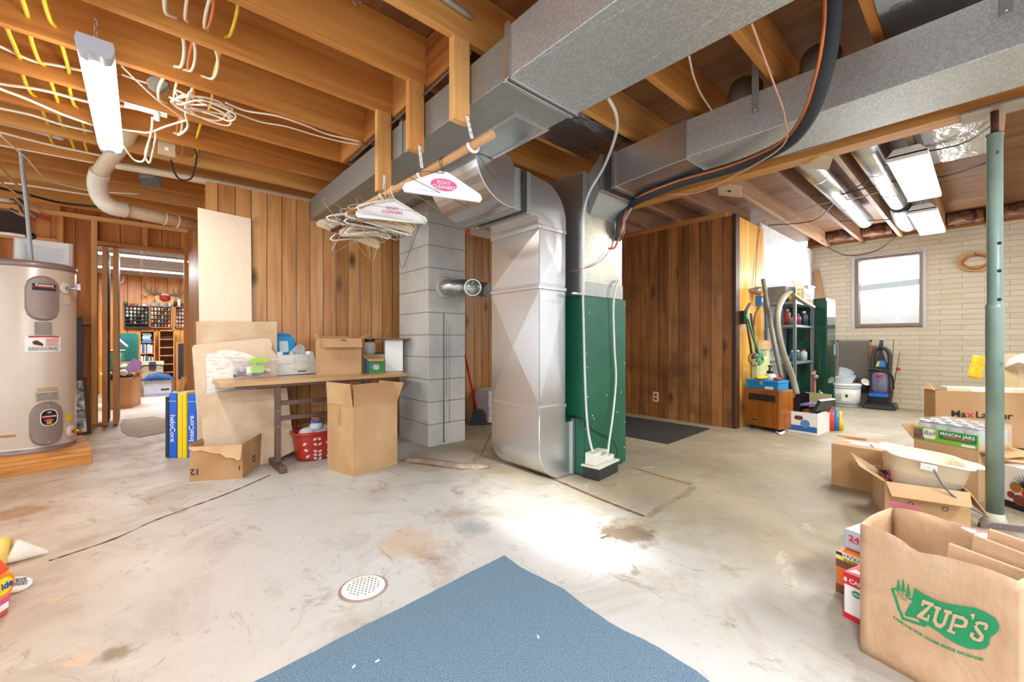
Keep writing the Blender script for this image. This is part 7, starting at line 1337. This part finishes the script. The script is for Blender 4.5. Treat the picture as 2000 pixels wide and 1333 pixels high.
for k in range(2): o = MB().box(.76+k*.1, -.0012, h*.55, .83+k*.1, -.0004, h*.65).build('handling_symbol', ink, T, False); MB().box(.767+k*.1, -.0018, h*.56, .823+k*.1, -.0011, h*.64).build('symbol_field', kraft, o, False); text(['II', 'G'][k], (.795+k*.1, -.0019, h*.6), FX, FU, .045, ink, o, .02, world=False)
text('This Edge Up', (.86, -.0006, h*.5), FX, FU, .03, ink, T, .01, world=False); b = MB()
b.prism([(.03*math.cos(a*.4), .03*math.sin(a*.4)) for a in range(16)], (.70, -.0004, h*.22), (1, 0, 0), (0, 0, 1), (0, -.001, 0)).prism([(0, -.004), (.3, .05), (.3, .058), (0, .004)], (.72, -.0004, h*.24), (1, 0, 0), (0, 0, 1), (0, -.001, 0)).prism([(0, -.004), (.3, .01), (.3, .018), (0, .004)], (.72, -.0004, h*.19), (1, 0, 0), (0, 0, 1), (0, -.001, 0)); b.build('tool_drawing', ink, T, False)
decal((.775, -.0006, h*.83), V((1, 0, -.1)), FU, .13, .09, white_p, T, 'shipping_label', world=False); lines((.775, -.0018, h*.83), V((1, 0, -.1)), FU, .11, .07, 4, ink, T, 9)
F = FR[T]; b = MB().box(.1, .045, h-.12, w-.02, .15, h+.03).move(F); b.build('foam_insert', M('#f0e2c0', .7), None, label='cream foam insert filling the long lettered carton', cat='packing'); b = MB().box(.24, .012, h-.02, .5, .036, h+.012).move(F); b.build('white_strip', white_p, None, label='white plastic strip along the rim of the long lettered carton', cat='strip')
p0_ = F @ V((.40, .1, h+.031)); T = thing('sponge_mop', 'sponge mop head with a bright yellow sponge standing up from the lettered carton', 'mop', p0_); top = rdp(1908, 715, 3.7)
MB().tube([p0_, p0_+V((-.02, .0, .15))], .012, 10).tube([p0_+V((.04, 0, 0)), p0_+V((.0, 0, .1))], .01, 8).build('metal_bracket', M('#b4b8bc', .25, .8), T); MB().cbox(top+V((0, 0, -.01)), (.09, .05, .2), math.degrees(math.atan2(-CS, SN))+0, 0, 14).build('sponge', M('#e8b41c', .7, 0, .2, 25), T, bevel=.015)
bg_ = thing('paper_bundle', 'pale crumpled paper bundle beyond the steel post above the lettered carton', 'paper', rdpx(2010, 4.2)); b = MB().box(0, 0, 0, .5, .3, .86); b.move(Matrix.Translation(rdpx(1990, 4.15)) @ Matrix.Rotation(R(-41), 4, 'Z')); b.build('carton_body', M('#d8c29a', .7), bg_); MB().cbox(rdp(2005, 712, 4.1), (.28, .2, .1), 20, 20, 15).build('crumpled_top', M('#e6d2c4', .6, 0, .15, 8), bg_, bevel=.01)
# mason jar tray on a carton
A = rdpx(1785, 2.92, 0); B = rdpx(1911, 2.60, 0); zt = 1-(857-PY)/FOC*2.92
un = carton('cardboard_box', 'brown carton carrying the tray of glass jars', A, B, .34, zt-.004, {'l': (42, .12), 'r': (95, .12)}, kraft, top=False)
A2, B2 = V(A), V(B); A2.z = B2.z = zt+.003
T = thing('jar_tray', 'shrink-wrapped cardboard tray of glass canning jars with a green label panel', 'tray', A2, front(A2, B2)[1]); w = front(A2, B2)[0]; dJ = .33; hJ = .135
MB().box(0, 0, 0, w, dJ, .02).build('tray_base', kraft, T, False); MB().box(0, -.001, .0, w, .002, .09).build('label_panel', M('#86b83c', .5), T, False)
o = MB().box(w*.42, -.003, .03, w*.98, -.0012, .085).build('green_field', M('#1f7a44', .5), T, False); text('MASON JARS', (w*.7, -.0032, .066), FX, FU, .03, white_p, o, .015, world=False); MB().box(w*.5, -.0036, .042, w*.9, -.0031, .05).build('red_line', M('#c8502c', .5), o, False)
MB().prism(rrect(w*.2, .065, .012), (w*.26, -.0012, .05), (1, 0, 0), (0, 0, 1), (0, -.0015, 0)).build('white_panel', white_p, T, False); text('Ball', (w*.26, -.0028, .055), FX, FU, .045, M('#3c6c50', .5), T, .0, world=False, shear=.3); MB().box(.0, -.0022, .005, w*.18, -.0011, .075).build('photo_strip', M('#7c5c54', .5, 0, .4, 40), T, False); decal((w*.86, -.0016, .012), FX, FU, w*.2, .014, white_p, T, 'white_strip', world=False)
gl = glassy('canning_glass', '#cfd8dc', .04, .4); F = FR[T]
for i in range(4):
    for j in range(3):
        c = F @ V((w*(i+.5)/4, dJ*(j+.5)/3, .0205)); J = thing('canning_jar', 'glass canning jar with a metal lid inside the shrink-wrapped tray', 'jar', c, 0, 'jars in the tray')
        MB().lathe([(.038, 0), (.044, .01), (.044, .085), (.034, .098)], c, 18).build('jar_glass', gl, J); MB().lathe([(.037, .096), (.037, .112), (.034, .114), (0, .114)], c, 18).build('jar_lid', M('#b8bcc0', .25, .9), J)
b = MB(); n1, n2 = 14, 8; rr_ = random.Random(8); vs = [F @ V((w*i/n1, dJ*j/n2, .139+.006*rr_.random())) for j in range(n2+1) for i in range(n1+1)]; b.add(vs, [(j*(n1+1)+i, j*(n1+1)+i+1, (j+1)*(n1+1)+i+1, (j+1)*(n1+1)+i) for j in range(n2) for i in range(n1)], True); b.add([F @ V(p) for p in ((0, -.004, .09), (w, -.004, .09), (w, 0, .139), (0, 0, .139), (w+.003, 0, .02), (w+.003, dJ, .02), (w, dJ, .139))], [(0, 1, 2, 3), (4, 5, 6, 2)]); b.build('shrink_wrap', glassy('shrink_film', '#f4f6f8', .05, .22), T)
# closed carton
A = az(1624, 945); B = az(1742, 972); T = carton('cardboard_box', 'closed brown carton with white papers on top beside the pale basin', A, B, .36, zat(A, 867), None, kraft, top=True); w, h, d = T['w'], T['h'], T['d']
decal((w*.44, d*.32, h+.007), (1, 0, 0), (0, 1, 0), w*.36, .09, white_p, T, 'paper_label', world=False); decal((w*.72, d*.42, h+.0075), V((1, .5, 0)), V((-.5, 1, 0)), w*.28, .17, white_p, T, 'paper_sheet', world=False); MB().cbox((w*.1, d*.85, h+.014), (.17, .05, .012), 10).build('loose_flap', kraft, T, False); lines((w*.44, d*.32, h+.008), V((1, 0, 0)), V((0, 1, 0)), w*.3, .07, 4, M('#8c9098', .6), T, 3)
# printed open carton holding the basin
A = az(1728, 1014); B = az(1896, 1043); w_, rzc = front(A, B); hC = zat(A, 940)
T = carton('printed_carton', 'open brown carton printed with blue marks holding the pale basin', A, B, .36, hC, {'f': (122, .1), 'l': (58, .13), 'r': (148, .15)}, kraft); w, h, d = T['w'], T['h'], T['d']
bl = M('#4a5478', .7)
for k in range(9):
    x, z = w*(.12+.2*(k % 5)), h*(.12+.38*(k // 5))+.02*(k % 2); (text('O', (x, -.0006, z), V((1, 0, .35)), V((-.35, 0, 1)), .035, bl, T, .01, world=False) if k % 2 == 0 else lines((x, -.0006, z), V((1, 0, .35)), V((-.35, 0, 1)), .08, .022, 1, bl, T, k, .8))
F = FR[T]
bz = h-.02; T2 = thing('wash_tub', 'large pale rectangular plastic basin with a wire bail resting in the printed carton', 'basin', F @ V((w*.5+.0, d*.5, .105)), rzc, None, 0, 7)
pb = M('#ecdfc4', .35, 0, .04); n = 32
def srect(sx_, sy_, z, e=5.0, dz=0.0): return [V((math.copysign(abs(math.cos(2*math.pi*k/n+.098))**(2/e), math.cos(2*math.pi*k/n+.098))*sx_, math.copysign(abs(math.sin(2*math.pi*k/n+.098))**(2/e), math.sin(2*math.pi*k/n+.098))*sy_, z)) for k in range(n)]
wl = w*.49; lv = [(wl-.05, .115, 0), (wl-.03, .13, .02), (wl-.012, .155, .15), (wl-.008, .16, .152), (wl, .168, .235), (wl+.018, .186, .238), (wl+.018, .186, .246), (wl-.008, .16, .246), (wl-.02, .148, .152), (wl-.04, .125, .025), (wl-.06, .1, .012)]
rs3 = [srect(*l) for l in lv]; b = MB(); b.add([p for r_ in rs3 for p in r_], [(i*n+k, i*n+(k+1) % n, (i+1)*n+(k+1) % n, (i+1)*n+k) for i in range(len(lv)-1) for k in range(n)]+[tuple(range(n-1, -1, -1)), tuple((len(lv)-1)*n+k for k in range(n))], True); b.build('tub_wall', pb, T2, False)
for s in (-1, 1): MB().prism([(wl-.004, -.09), (wl+.065, -.05), (wl+.075, 0), (wl+.065, .05), (wl-.004, .09)], (0, 0, .236), (s, 0, 0), (0, 1, 0), (0, 0, .012)).build('pour_lip', pb, T2, False, bevel=.004)
MB().cbox((-.02, -.192, .215), (.07, .018, .035)).build('handle_clip', M('#c4c4bc', .4), T2, False, bevel=.004); MB().tube(spline([(.0, -.2, .212), (.05, -.215, .13), (.13, -.22, .07), (.22, -.2, .03)], 5), .0045, 6).build('wire_bail', M('#6c7078', .35, .6), T2, False)
MB().tube([(.09+.07*math.cos(a*.4), .05+.05*math.sin(a*.4), .03) for a in range(16)], .006, 6, close=True).build('dark_ring', M('#8c8474', .5), T2, False)
p_ = F @ V((.03, d*.3, h-.01)); T3 = thing('red_roll', 'red and black tape roll peeking out beside the pale basin', 'tape', p_); MB().lathe([(.02, -.02), (.045, -.02), (.045, .02), (.02, .02)], p_, 18, (.4, -.8, .3), cap=False).build('tape_roll', M('#c8484c', .4), T3); MB().lathe([(.048, -.01), (.052, .012)], p_+V((0, .01, .0)), 18, (.4, -.8, .3)).build('black_core', black_m, T3)
# pineapple printed box beyond the post
A = rdpx(1958, 2.55, .04); B = rdpx(2060, 2.30, .04); T = thing('printed_box', 'white box printed with a pineapple and fruit on a black base behind the steel post', 'box', A+V((0, 0, -.04)), front(A, B)[1]); w = front(A, B)[0]; zt = zat(A, 905)
MB().box(0, 0, 0, w, .3, .04).build('black_base', black_m, T, False); MB().box(0, 0, .0405, w, .3, zt-.002).build('box_body', M('#eeeae0', .5, 0, .02), T, False, bevel=.003)
def dsc(x, z, r_, col, nm, y=-.0008, n_=12): return MB().prism([(r_*math.cos(2*math.pi*k/n_), r_*math.sin(2*math.pi*k/n_)) for k in range(n_)], (x, y, z), (1, 0, 0), (0, 0, 1), (0, -.0008, 0)).build(nm, M(col, .5), T, False)
px_ = .12; b = MB()
for k in range(-6, 7): a = R(90+k*14); b.prism([(-.006, 0), (.006, 0), (0, .08)], (px_, -.0006, zt*.56), (math.sin(a), 0, -math.cos(a)), (math.cos(a), 0, math.sin(a)), (0, -.0008, 0))
b.build('pineapple_leaves', M('#33424c', .5), T, False)
for k, (dx, dz, r_, col) in enumerate(((-.05, .02, .03, '#a86a2c'), (.03, .0, .05, '#d03428'), (-.03, -.05, .032, '#7c3c34'), (.02, -.075, .03, '#4c7038'), (.07, -.05, .035, '#c87830'), (-.07, -.03, .02, '#8c2c34'))): dsc(px_+dx, zt*.44+dz, r_, col, 'printed_fruit', -.0016-.0009*k)
for k in range(4): MB().box(.002, -.0012, zt*.62+k*.022, .012, -.0002, zt*.62+k*.022+.012).build('red_check', red_p, T, False)
bl2 = MB().cbox(rdpx(1985, 2.2, .01), (.3, .02, .035), -60).build('carpet_strip', M('#6c5c5c', .9, 0, .2, 60), None, label='rolled mottled carpet strip on the floor below the pineapple box', cat='carpet')
c2 = carton('cardboard_box', 'open brown carton behind the steel post above the pineapple box', rdpx(1950, 2.9, .31), rdpx(2080, 2.62, .31), .2, .1, {'f': (80, .08), 'l': (60, .09)}, kraft) if False else None
MB().move(Matrix()).cbox(rdp(1962, 893, 2.62), (.30, .2, .012), -55, 0, 5).build('loose_flap', kraft, None, label='loose brown cardboard flap lying on the pineapple box', cat='cardboard')
# ---------------------------------------------------------------- cans cartons in front
def printed(name, lab, A, B, d, z0, z1, col, cat='box', rough=.4):
    A, B = V(A), V(B); A.z = B.z = z0; w, rz = front(A, B); T = thing(name, lab, cat, A, rz); MB().box(0, 0, .0005, w, d, z1-z0).build('carton_body', M(col, rough, 0, .03), T, False, bevel=.004); return T, w, z1-z0
uf = V((.421, -.907)); 
def uv(px, d, s): p = rd((px-PX)/FOC*d, d); return p, rd((px-PX)/FOC*d+uf[0]*s, d+uf[1]*s)
A, B = uv(1648, 1.52, .1); zc = zat(A, 1115)
T, w, h = printed('cans_carton', 'red and white eight-can carton standing lowest beside the paper bag', A, B, .13, 0, zc, '#f0ecec')
MB().box(-.001, -.0015, h*.74, w+.001, -.0002, h).build('red_header', M('#cc2430', .4), T, False); MB().box(-.0012, -.0012, 0, w+.001, -.0001, h*.12).build('red_footer', M('#cc2430', .4), T, False); MB().box(.002, .004, h+.0001, w-.002, .125, h+.0012).build('red_top', M('#e85c5c', .4), T, False); MB().prism([(.01, .01), (w-.01, .03), (w-.02, .1), (.03, .11)], (0, 0, h+.0013), (1, 0, 0), (0, 1, 0), (0, 0, .0008)).build('white_swoosh', white_p, T, False); MB().prism([(.05*math.cos(a*.4), .03*math.sin(a*.4)) for a in range(16)], (w*.6, .06, h+.0022), (1, 0, 0), (0, 1, 0), (0, 0, .0006)).build('red_fruit', M('#d8402c', .4), T, False)
text('8 CANS', (.037, -.0018, h*.84), FX, FU, .021, white_p, T, .02, world=False); MB().prism([(.016*math.cos(a*.4), .012*math.sin(a*.4)) for a in range(16)], (.04, -.0004, h*.6), (1, 0, 0), (0, 0, 1), (0, -.001, 0)).build('green_seal', M('#3c8c7c', .4), T, False); text('USDA', (.04, -.0016, h*.6), FX, FU, .011, white_p, T, .02, world=False); lines((.042, -.0006, h*.36), FX, FU, .055, .04, 4, M('#8c9098', .5), T, 6)
A, B = uv(1636, 1.655, .25); zb = zat(A, 1078)
A = A+rd(.01, .02); B = B+rd(.01, .02); T, w, h = printed('beans_carton', 'orange and brown canned beans carton beneath the silver can box', A, B, .2, 0, zb, '#d8691c')
MB().box(-.001, -.0012, 0, w, -.0002, h*.2).build('brown_footer', M('#7c4426', .5), T, False); MB().box(-.001, -.0012, h*.62, w, -.0002, h*.8).build('brown_band', M('#74402c', .5), T, False); MB().box(-.001, -.0012, h*.8, w, -.0002, h).build('cream_header', M('#e8d8b4', .5), T, False); MB().box(.0, -.002, h*.9, w, -.0011, h*.97).build('black_band', M('#24282a', .5), T, False); text('BEANS', (.055, -.0024, h*.935), V((-1, 0, 0)), V((0, 0, -1)), .022, white_p, T, .02, world=False); MB().box(.012, -.002, h*.8, .09, -.0011, h*.875).build('yellow_field', M('#f0d83c', .5), T, False); text('BUSHEL', (w*.25, -.0024, h*.838), V((-1, 0, 0)), V((0, 0, -1)), .02, ink, T, .01, world=False) if False else text('BEANS', (.05, -.0024, h*.838), V((-1, 0, 0)), V((0, 0, -1)), .016, ink, T, .01, world=False)
barcode((.035, -.0013, h*.7), FX, FU, .045, h*.14, T); text('MAKES', (.085, -.0014, h*.66), FX, FU, .022, M('#d8a05c', .5), T, .01, world=False)
A, B = uv(1646, 1.67, .4); T, w, h = printed('can_box', 'silver twenty-four can beer box lying on the beans carton', A+rd(.02, .02), B+rd(.02, .02), .27, zb+.002, zat(A, 1036), '#aab4be', 'box', .35)
text('24', (.036, -.0006, h*.6), FX, FU, .03, red_p, T, .03, world=False, sx=1.25); text('CANS', (.036, -.0006, h*.42), FX, FU, .01, red_p, T, .02, world=False, space=1.3); text('S', (.06, .07, h+.0006), (1, 0, 0), (0, 1, 0), .07, red_p, T, .02, world=False); MB().prism([(0, 0), (w*.9, .02), (w*.6, .13), (.02, .12)], (.02, .0, h+.0002), (1, 0, 0), (0, 1, 0), (0, 0, .0006)).build('white_swoosh', M('#dfe4ea', .3), T, False)
for x in (w*.42, w*.72): MB().prism(rrect(.06, .05, .008), (x, .15, h+.0004), (1, 0, 0), (0, 1, 0), (0, 0, .0006)).build('finger_hole', M('#2c2420', .7), T, False)
A, B = uv(1716, 1.95, .13); T, w, h = printed('pink_carton', 'torn pink can carton gaping open behind the silver can box', A, B, .13, 0, zat(A, 1000), '#e0788c'); MB().prism([(.0, .0), (w, .015), (w*.96, .05), (w*.5, .075), (.02, .09)], (0, 0, h+.0002), (1, 0, 0), (0, 1, 0), (0, 0, .0006)).build('dark_gap', M('#4a2c20', .8), T, False); MB().add([(0, .1, h), (w, .06, h), (w, .05, h+.06), (0, .09, h+.04)], [(0, 1, 2, 3), (3, 2, 1, 0)]).build('torn_flap', M('#e88c9c', .5), T, False); MB().box(0, -.0012, h*.72, w*.7, -.0002, h*.9).build('print_band', M('#8c7cb8', .5, 0, .4, 40), T, False); MB().tube([(w*.72+.025*math.cos(a*.45), -.001, h*.6+.03*math.sin(a*.45)) for a in range(14)], .004, 6, close=True).build('pink_letter', M('#d83c6c', .5), T, False)
A, B = uv(1790, 1.80, .3); T, w, h = printed('ale_carton', 'dark green ginger ale carton with a white patch behind the paper bag', A, B, .16, 0, zat(A, 1022), '#2c5a38'); MB().box(.1, .01, h+.0002, .2, .13, h+.001).build('white_patch', white_p, T, False); text('GINGER ALE', (.15, .07, h+.0012), (0, 1, 0), (-1, 0, 0), .022, ink, T, .01, world=False); MB().prism([(.03*math.cos(a*.4), .03*math.sin(a*.4)) for a in range(16)], (.06, .05, h+.0004), (1, 0, 0), (0, 1, 0), (0, 0, .0006)).build('gold_emblem', M('#c8a83c', .4), T, False); MB().box(.02, .135, h+.0002, w-.02, .155, h+.001).build('red_strip', M('#d85c50', .5), T, False); MB().box(.22, .02, h+.0002, .27, .1, h+.001).build('green_patch', M('#8cc43c', .5), T, False)
# ---------------------------------------------------------------- paper grocery bag
A = rd(1.122, 1.35); B = A+rd(uf[0]*.335, uf[1]*.335)-rd(0, 0); w, rz = front(A, B); T = thing('paper_bag', 'brown paper grocery bag with a green flag logo beside the cans cartons', 'bag', A, rz)
t = NT('brown_paper'); q = t.noise(t.mapped((1, 1, 1)), 7, 4, .6, .6); q2 = t.noise(t.mapped((60, 60, 3)), 6, 2); t.bump(q, .35, .03); paper = t.end(t.ramp(t.math('ADD', t.math('MULTIPLY', q, .8), t.math('MULTIPLY', q2, .2)), [(.3, '#b08c6a'), (.5, '#c29e7c'), (.7, '#ceae8e')]), .75)
d = .2; hb = .41; nx, nz = 16, 14; rr_ = random.Random(6)
def fy(x, z): return .003*math.sin(x*13+z*5)*(.3+z)-.008*math.exp(-((z-.05)/.025)**2)
b = MB(); topf = lambda u: hb-.012*u+.005*math.sin(u*9)-.016*math.exp(-((u-.42)/.1)**2)
def face(fn, flip, nx_):
    vs = [fn(i/nx_, j/nz) for j in range(nz+1) for i in range(nx_+1)]; b.add(vs, [(j*(nx_+1)+i, j*(nx_+1)+i+1, (j+1)*(nx_+1)+i+1, (j+1)*(nx_+1)+i)[::-1 if flip else 1] for j in range(nz) for i in range(nx_)], True)
face(lambda u, v: V((w*u, fy(w*u, v*topf(u))*4*u*(1-u), v*topf(u))), False, nx)
face(lambda u, v: V((w*u, d+.01*math.sin(9*u+4*v)*u*(1-u)*4, v*(hb+.02+.012*math.sin(u*7)))), True, nx)
face(lambda u, v: V((-.0+.05*v*math.sin(math.pi*u)*-.2-.0, d*u, v*(hb+.02*u))), True, 8)
face(lambda u, v: V((w+.03*v*math.sin(math.pi*u)*.4, d*u, v*(topf(1)+(hb+.02-topf(1))*u))), False, 8)
b.add([(0, 0, .001), (w, 0, .001), (w, d, .001), (0, d, .001)], [(3, 2, 1, 0)]); o = b.build('bag_body', paper, T, False); sm2 = o.modifiers.new('thickness', 'SOLIDIFY'); sm2.thickness = .0015
# logo: green flag with letters, pines and lake outline, printed on the front face
gm = M('#1f8a56', .65, 0, .04); F = FR[T]; Finv = F.inverted()
def onbag(px, py, lift=.0015):
    dr = V(ray(px, py)); o_ = V((0, 0, EYE)); o2 = Finv @ o_; d2 = Finv.to_3x3() @ dr; tt = -o2.y/d2.y; p = o2+d2*tt; u = p.x/w; p.y = (fy(p.x, p.z)*4*u*(1-u) if 0 < u < 1 else 0)-lift; return p
from mathutils.geometry import tessellate_polygon
def printpoly(nm, polys, m, lift=.0015):
    b = MB()
    for pl in polys:
        pts = [onbag(x, y, lift) for x, y in pl]; flat = [V((p.x, p.z, 0)) for p in pts]; b.add(pts, [t_ for t_ in tessellate_polygon([flat])])
    return b.build(nm, m, T, False)
def cz(l): return [(1720+x/6.6667, 1110+y/6.6667) for x, y in l]      # from the 1600x1333 enlargement of the logo
def dense(l, k=3):
    out = []
    for (a, b_) in zip(l, l[1:]+l[:1]):
        for i in range(k): out.append((a[0]+(b_[0]-a[0])*i/k, a[1]+(b_[1]-a[1])*i/k))
    return out
flag = [(445, 255), (560, 330), (700, 400), (860, 455), (1050, 485), (1230, 510), (1380, 570), (1500, 650), (1552, 740), (1545, 800), (1500, 850), (1440, 890), (1425, 940), (1415, 1000), (1370, 1040), (1290, 1055), (1150, 1040), (1000, 985), (860, 900), (720, 800), (600, 730), (500, 660), (420, 580), (385, 540), (380, 500), (405, 455), (425, 440), (405, 420)]
printpoly('green_flag', [cz(flag)], gm, .003)
def stroke(l, wd):
    out = []
    for a, b_ in zip(l, l[1:]):
        L_ = math.hypot(b_[0]-a[0], b_[1]-a[1]); nx_, ny_ = -(b_[1]-a[1])/L_*wd, (b_[0]-a[0])/L_*wd; ex, ey = (b_[0]-a[0])/L_*wd*.6, (b_[1]-a[1])/L_*wd*.6
        out.append([(a[0]+nx_-ex, a[1]+ny_-ey), (b_[0]+nx_+ex, b_[1]+ny_+ey), (b_[0]-nx_+ex, b_[1]-ny_+ey), (a[0]-nx_-ex, a[1]-ny_-ey)])
    return [cz(p) for p in out]
printpoly('state_outline', stroke([(150, 272), (195, 390), (240, 540), (262, 575), (290, 655), (420, 700), (580, 750)], 16)+[cz([(590, 770), (610, 730), (490, 665), (500, 690)])]+[cz([(310, 600), (400, 440), (380, 510), (395, 560), (480, 640), (490, 660), (330, 625)])], gm)
def pine(x, y, h_, s_):
    out = []
    for k in range(4): yy = y+h_*k*.2; ww = s_*(.45+.22*k); out.append([(x, yy), (x+ww, yy+h_*.34), (x-ww, yy+h_*.34)])
    out.append([(x-s_*.12, y+h_*.9), (x+s_*.12, y+h_*.9), (x+s_*.12, y+h_*1.1), (x-s_*.12, y+h_*1.1)]); return [cz(p) for p in out]
printpoly('pine_trees', pine(232, 130, 170, 34)+pine(293, 125, 190, 32)+pine(360, 190, 180, 36)+stroke([(150, 275), (190, 265), (225, 290)], 12)+stroke([(330, 340), (370, 395), (420, 405)], 11)+stroke([(235, 310), (228, 360)], 4)+stroke([(265, 310), (262, 380)], 4)+stroke([(290, 330), (285, 400), (310, 415)], 4)+stroke([(325, 370), (335, 430)], 4), gm)
kp = M('#c8a684', .7, 0, .03)
Zs = [[(560, 400), (712, 452), (700, 500), (545, 450)], [(560, 400), (590, 410), (570, 490), (538, 480)], [(655, 470), (712, 455), (560, 625), (490, 600)], [(490, 600), (640, 650), (625, 690), (480, 630)], [(632, 598), (655, 605), (635, 690), (608, 680)]]
Us = [[(718, 478), (805, 505), (797, 545), (708, 515)], [(738, 500), (785, 515), (740, 660), (686, 690)], [(686, 680), (740, 655), (752, 700), (790, 722), (800, 780), (730, 755)], [(780, 722), (830, 705), (850, 735), (800, 780)], [(845, 525), (948, 555), (935, 600), (835, 570)], [(868, 560), (915, 570), (855, 735), (810, 725)]]
Ps = [[(965, 590), (1010, 590), (940, 810), (895, 800)], [(955, 585), (1110, 625), (1100, 670), (945, 630)], [(1100, 630), (1150, 665), (1155, 715), (1105, 710), (1085, 665)], [(1105, 705), (1155, 710), (1130, 765), (1075, 770), (1070, 735)], [(975, 710), (1080, 735), (1080, 772), (965, 755)], [(885, 785), (990, 820), (975, 855), (875, 815)]]
Ap = [[(1190, 580), (1245, 590), (1225, 660), (1195, 650), (1208, 625), (1185, 615)]]
Ss = [[(1240, 700), (1290, 680), (1400, 705), (1395, 750), (1300, 722), (1268, 745)], [(1380, 700), (1420, 735), (1395, 805), (1360, 790)], [(1228, 740), (1262, 735), (1340, 840), (1362, 880), (1315, 890), (1240, 785)], [(1315, 870), (1362, 875), (1345, 940), (1290, 955), (1275, 920)], [(1185, 885), (1220, 880), (1285, 915), (1295, 955), (1210, 925)], [(1185, 825), (1235, 840), (1215, 895), (1170, 885)]]
printpoly('lettering', [cz(p) for p in Zs+Us+Ps+Ap+Ss], kp, .0055)
tl = 'FAMOUS FOR HOME MADE SAUSAGE!'; pa, pb_2 = onbag(1720+150/6.667, 1110+625/6.667), onbag(1720+1365/6.667, 1110+1200/6.667); L_ = (pb_2-pa).length
o = text(tl, (pa+pb_2)/2, (pb_2-pa), FU, L_/17.4, gm, T, .03, world=False, lift=.0)
for v in o.data.vertices:
    x, z = v.co.x, v.co.z; u = x/w; v.co.y = (fy(x, z)*4*u*(1-u) if 0 < u < 1 else 0)-.0018; v.co.z -= .016*math.sin(math.pi*max(0, min(1, (x-pa.x)/(pb_2.x-pa.x))))
# folded bags inside
for k, (x, y, hh, a_, lab) in enumerate(((w*.72, .06, .40, 6, 'folded brown paper bag standing in the grocery bag, foremost'), (w*.82, .11, .43, -4, 'folded brown paper bag standing in the grocery bag, in the middle'), (w*.88, .155, .45, 3, 'folded brown paper bag standing in the grocery bag, rearmost and tallest'))):
    b = MB().cbox((x, y, hh/2+.012), (.15, .012, hh), a_, 3*k-3, 6); b.move(F); b.build('folded_bag', paper, None, bevel=.003, label=lab, cat='bag', group='bags inside the grocery bag')
b = MB().cbox((w*.45, .1, .30), (.16, .1, .006), 12, 25, -12); b.move(F); b.build('folded_card', pale, None, label='folded cardboard lying inside the grocery bag with a small green stamp', cat='cardboard'); 
b = MB().add([F @ V(p) for p in ((w+.05, -.05, .001), (w+.3, -.0, .001), (w+.3, .2, .001), (w+.05, .18, .001))], [(0, 1, 2, 3)])
e0, e1 = rdpx(1940, 1.75), rdpx(2060, 1.60); b = MB().cbox(((e0+e1)/2+V((0, 0, .008))), (.34, .22, .012), rz, 0, 0); b.build('cardboard_sheet', kraft, None, label='flattened cardboard lying on the floor behind the grocery bag', cat='cardboard')
# ---------------------------------------------------------------- light and camera
def area(name, loc, size, sy, power, col, rot=(0, 0, 0), spread=180):
    l = bpy.data.lights.new(name, 'AREA'); l.shape = 'RECTANGLE'; l.size = size; l.size_y = sy; l.energy = power; l.color = col; l.spread = R(spread)
    o = bpy.data.objects.new(name, l); C.objects.link(o); o.location = loc; o.rotation_euler = [R(a) for a in rot]; return o
area('fill_lamp', (-.6, -.4, 2.4), 1.3, .3, 60, (.96, .98, 1))  # unseen fill added behind the camera to brighten the room
area('fill_lamp', (2.1, -1.3, 2.1), 1.3, .3, 50, (.95, .98, 1))  # second added fill, out of view, no fixture modelled
area('shop_light_lamp', (lx, 3.27, 2.25), .12, 1.1, 10, (1, .96, .9))
area('right_tube_lamp', (5.1, .4, 2.39), 1.2, .2, 30, (1, .97, .92))
area('window_daylight', (XB-.06, .98, 1.77), .75, 1.0, 30, (.93, .97, 1), (0, 90, 0))
area('den_lamp', (0, 9.1, 2.2), 1.2, 1.2, 60, (.96, .98, 1))
def spot(name, loc, tgt, power, deg, blend, col, rad=.05):
    l = bpy.data.lights.new(name, 'SPOT'); l.energy = power; l.spot_size = R(deg); l.spot_blend = blend; l.color = col; l.shadow_soft_size = rad
    o = bpy.data.objects.new(name, l); C.objects.link(o); o.location = loc; o.rotation_euler = (V(tgt)-V(loc)).to_track_quat('-Z', 'Y').to_euler(); return o
g_ = az(1062, 985); spot('daylight_shaft', g_+V((-.86, -2.87, 1.4)), g_, 900, 17, 1, (.97, .99, 1), .1)
w_ = bpy.data.worlds.new('World'); bpy.context.scene.world = w_; w_.use_nodes = True
bg = w_.node_tree.nodes['Background']; bg.inputs[0].default_value = (.95, .975, 1, 1); bg.inputs[1].default_value = 1.0
cam = bpy.data.cameras.new('Camera'); co = bpy.data.objects.new('Camera', cam); C.objects.link(co)
cam.sensor_width = 36; cam.lens = FOC/2000*36; cam.clip_start = .02; cam.clip_end = 60
co.location = (0, 0, EYE); co.rotation_euler = (R(90), 0, R(-(90-48.5)))
sc = bpy.context.scene; sc.camera = co
sc.view_settings.view_transform = 'Standard'; sc.view_settings.look = 'None'; sc.view_settings.gamma = 1; sc.view_settings.exposure = 0.85
sc.view_settings.use_curve_mapping = False
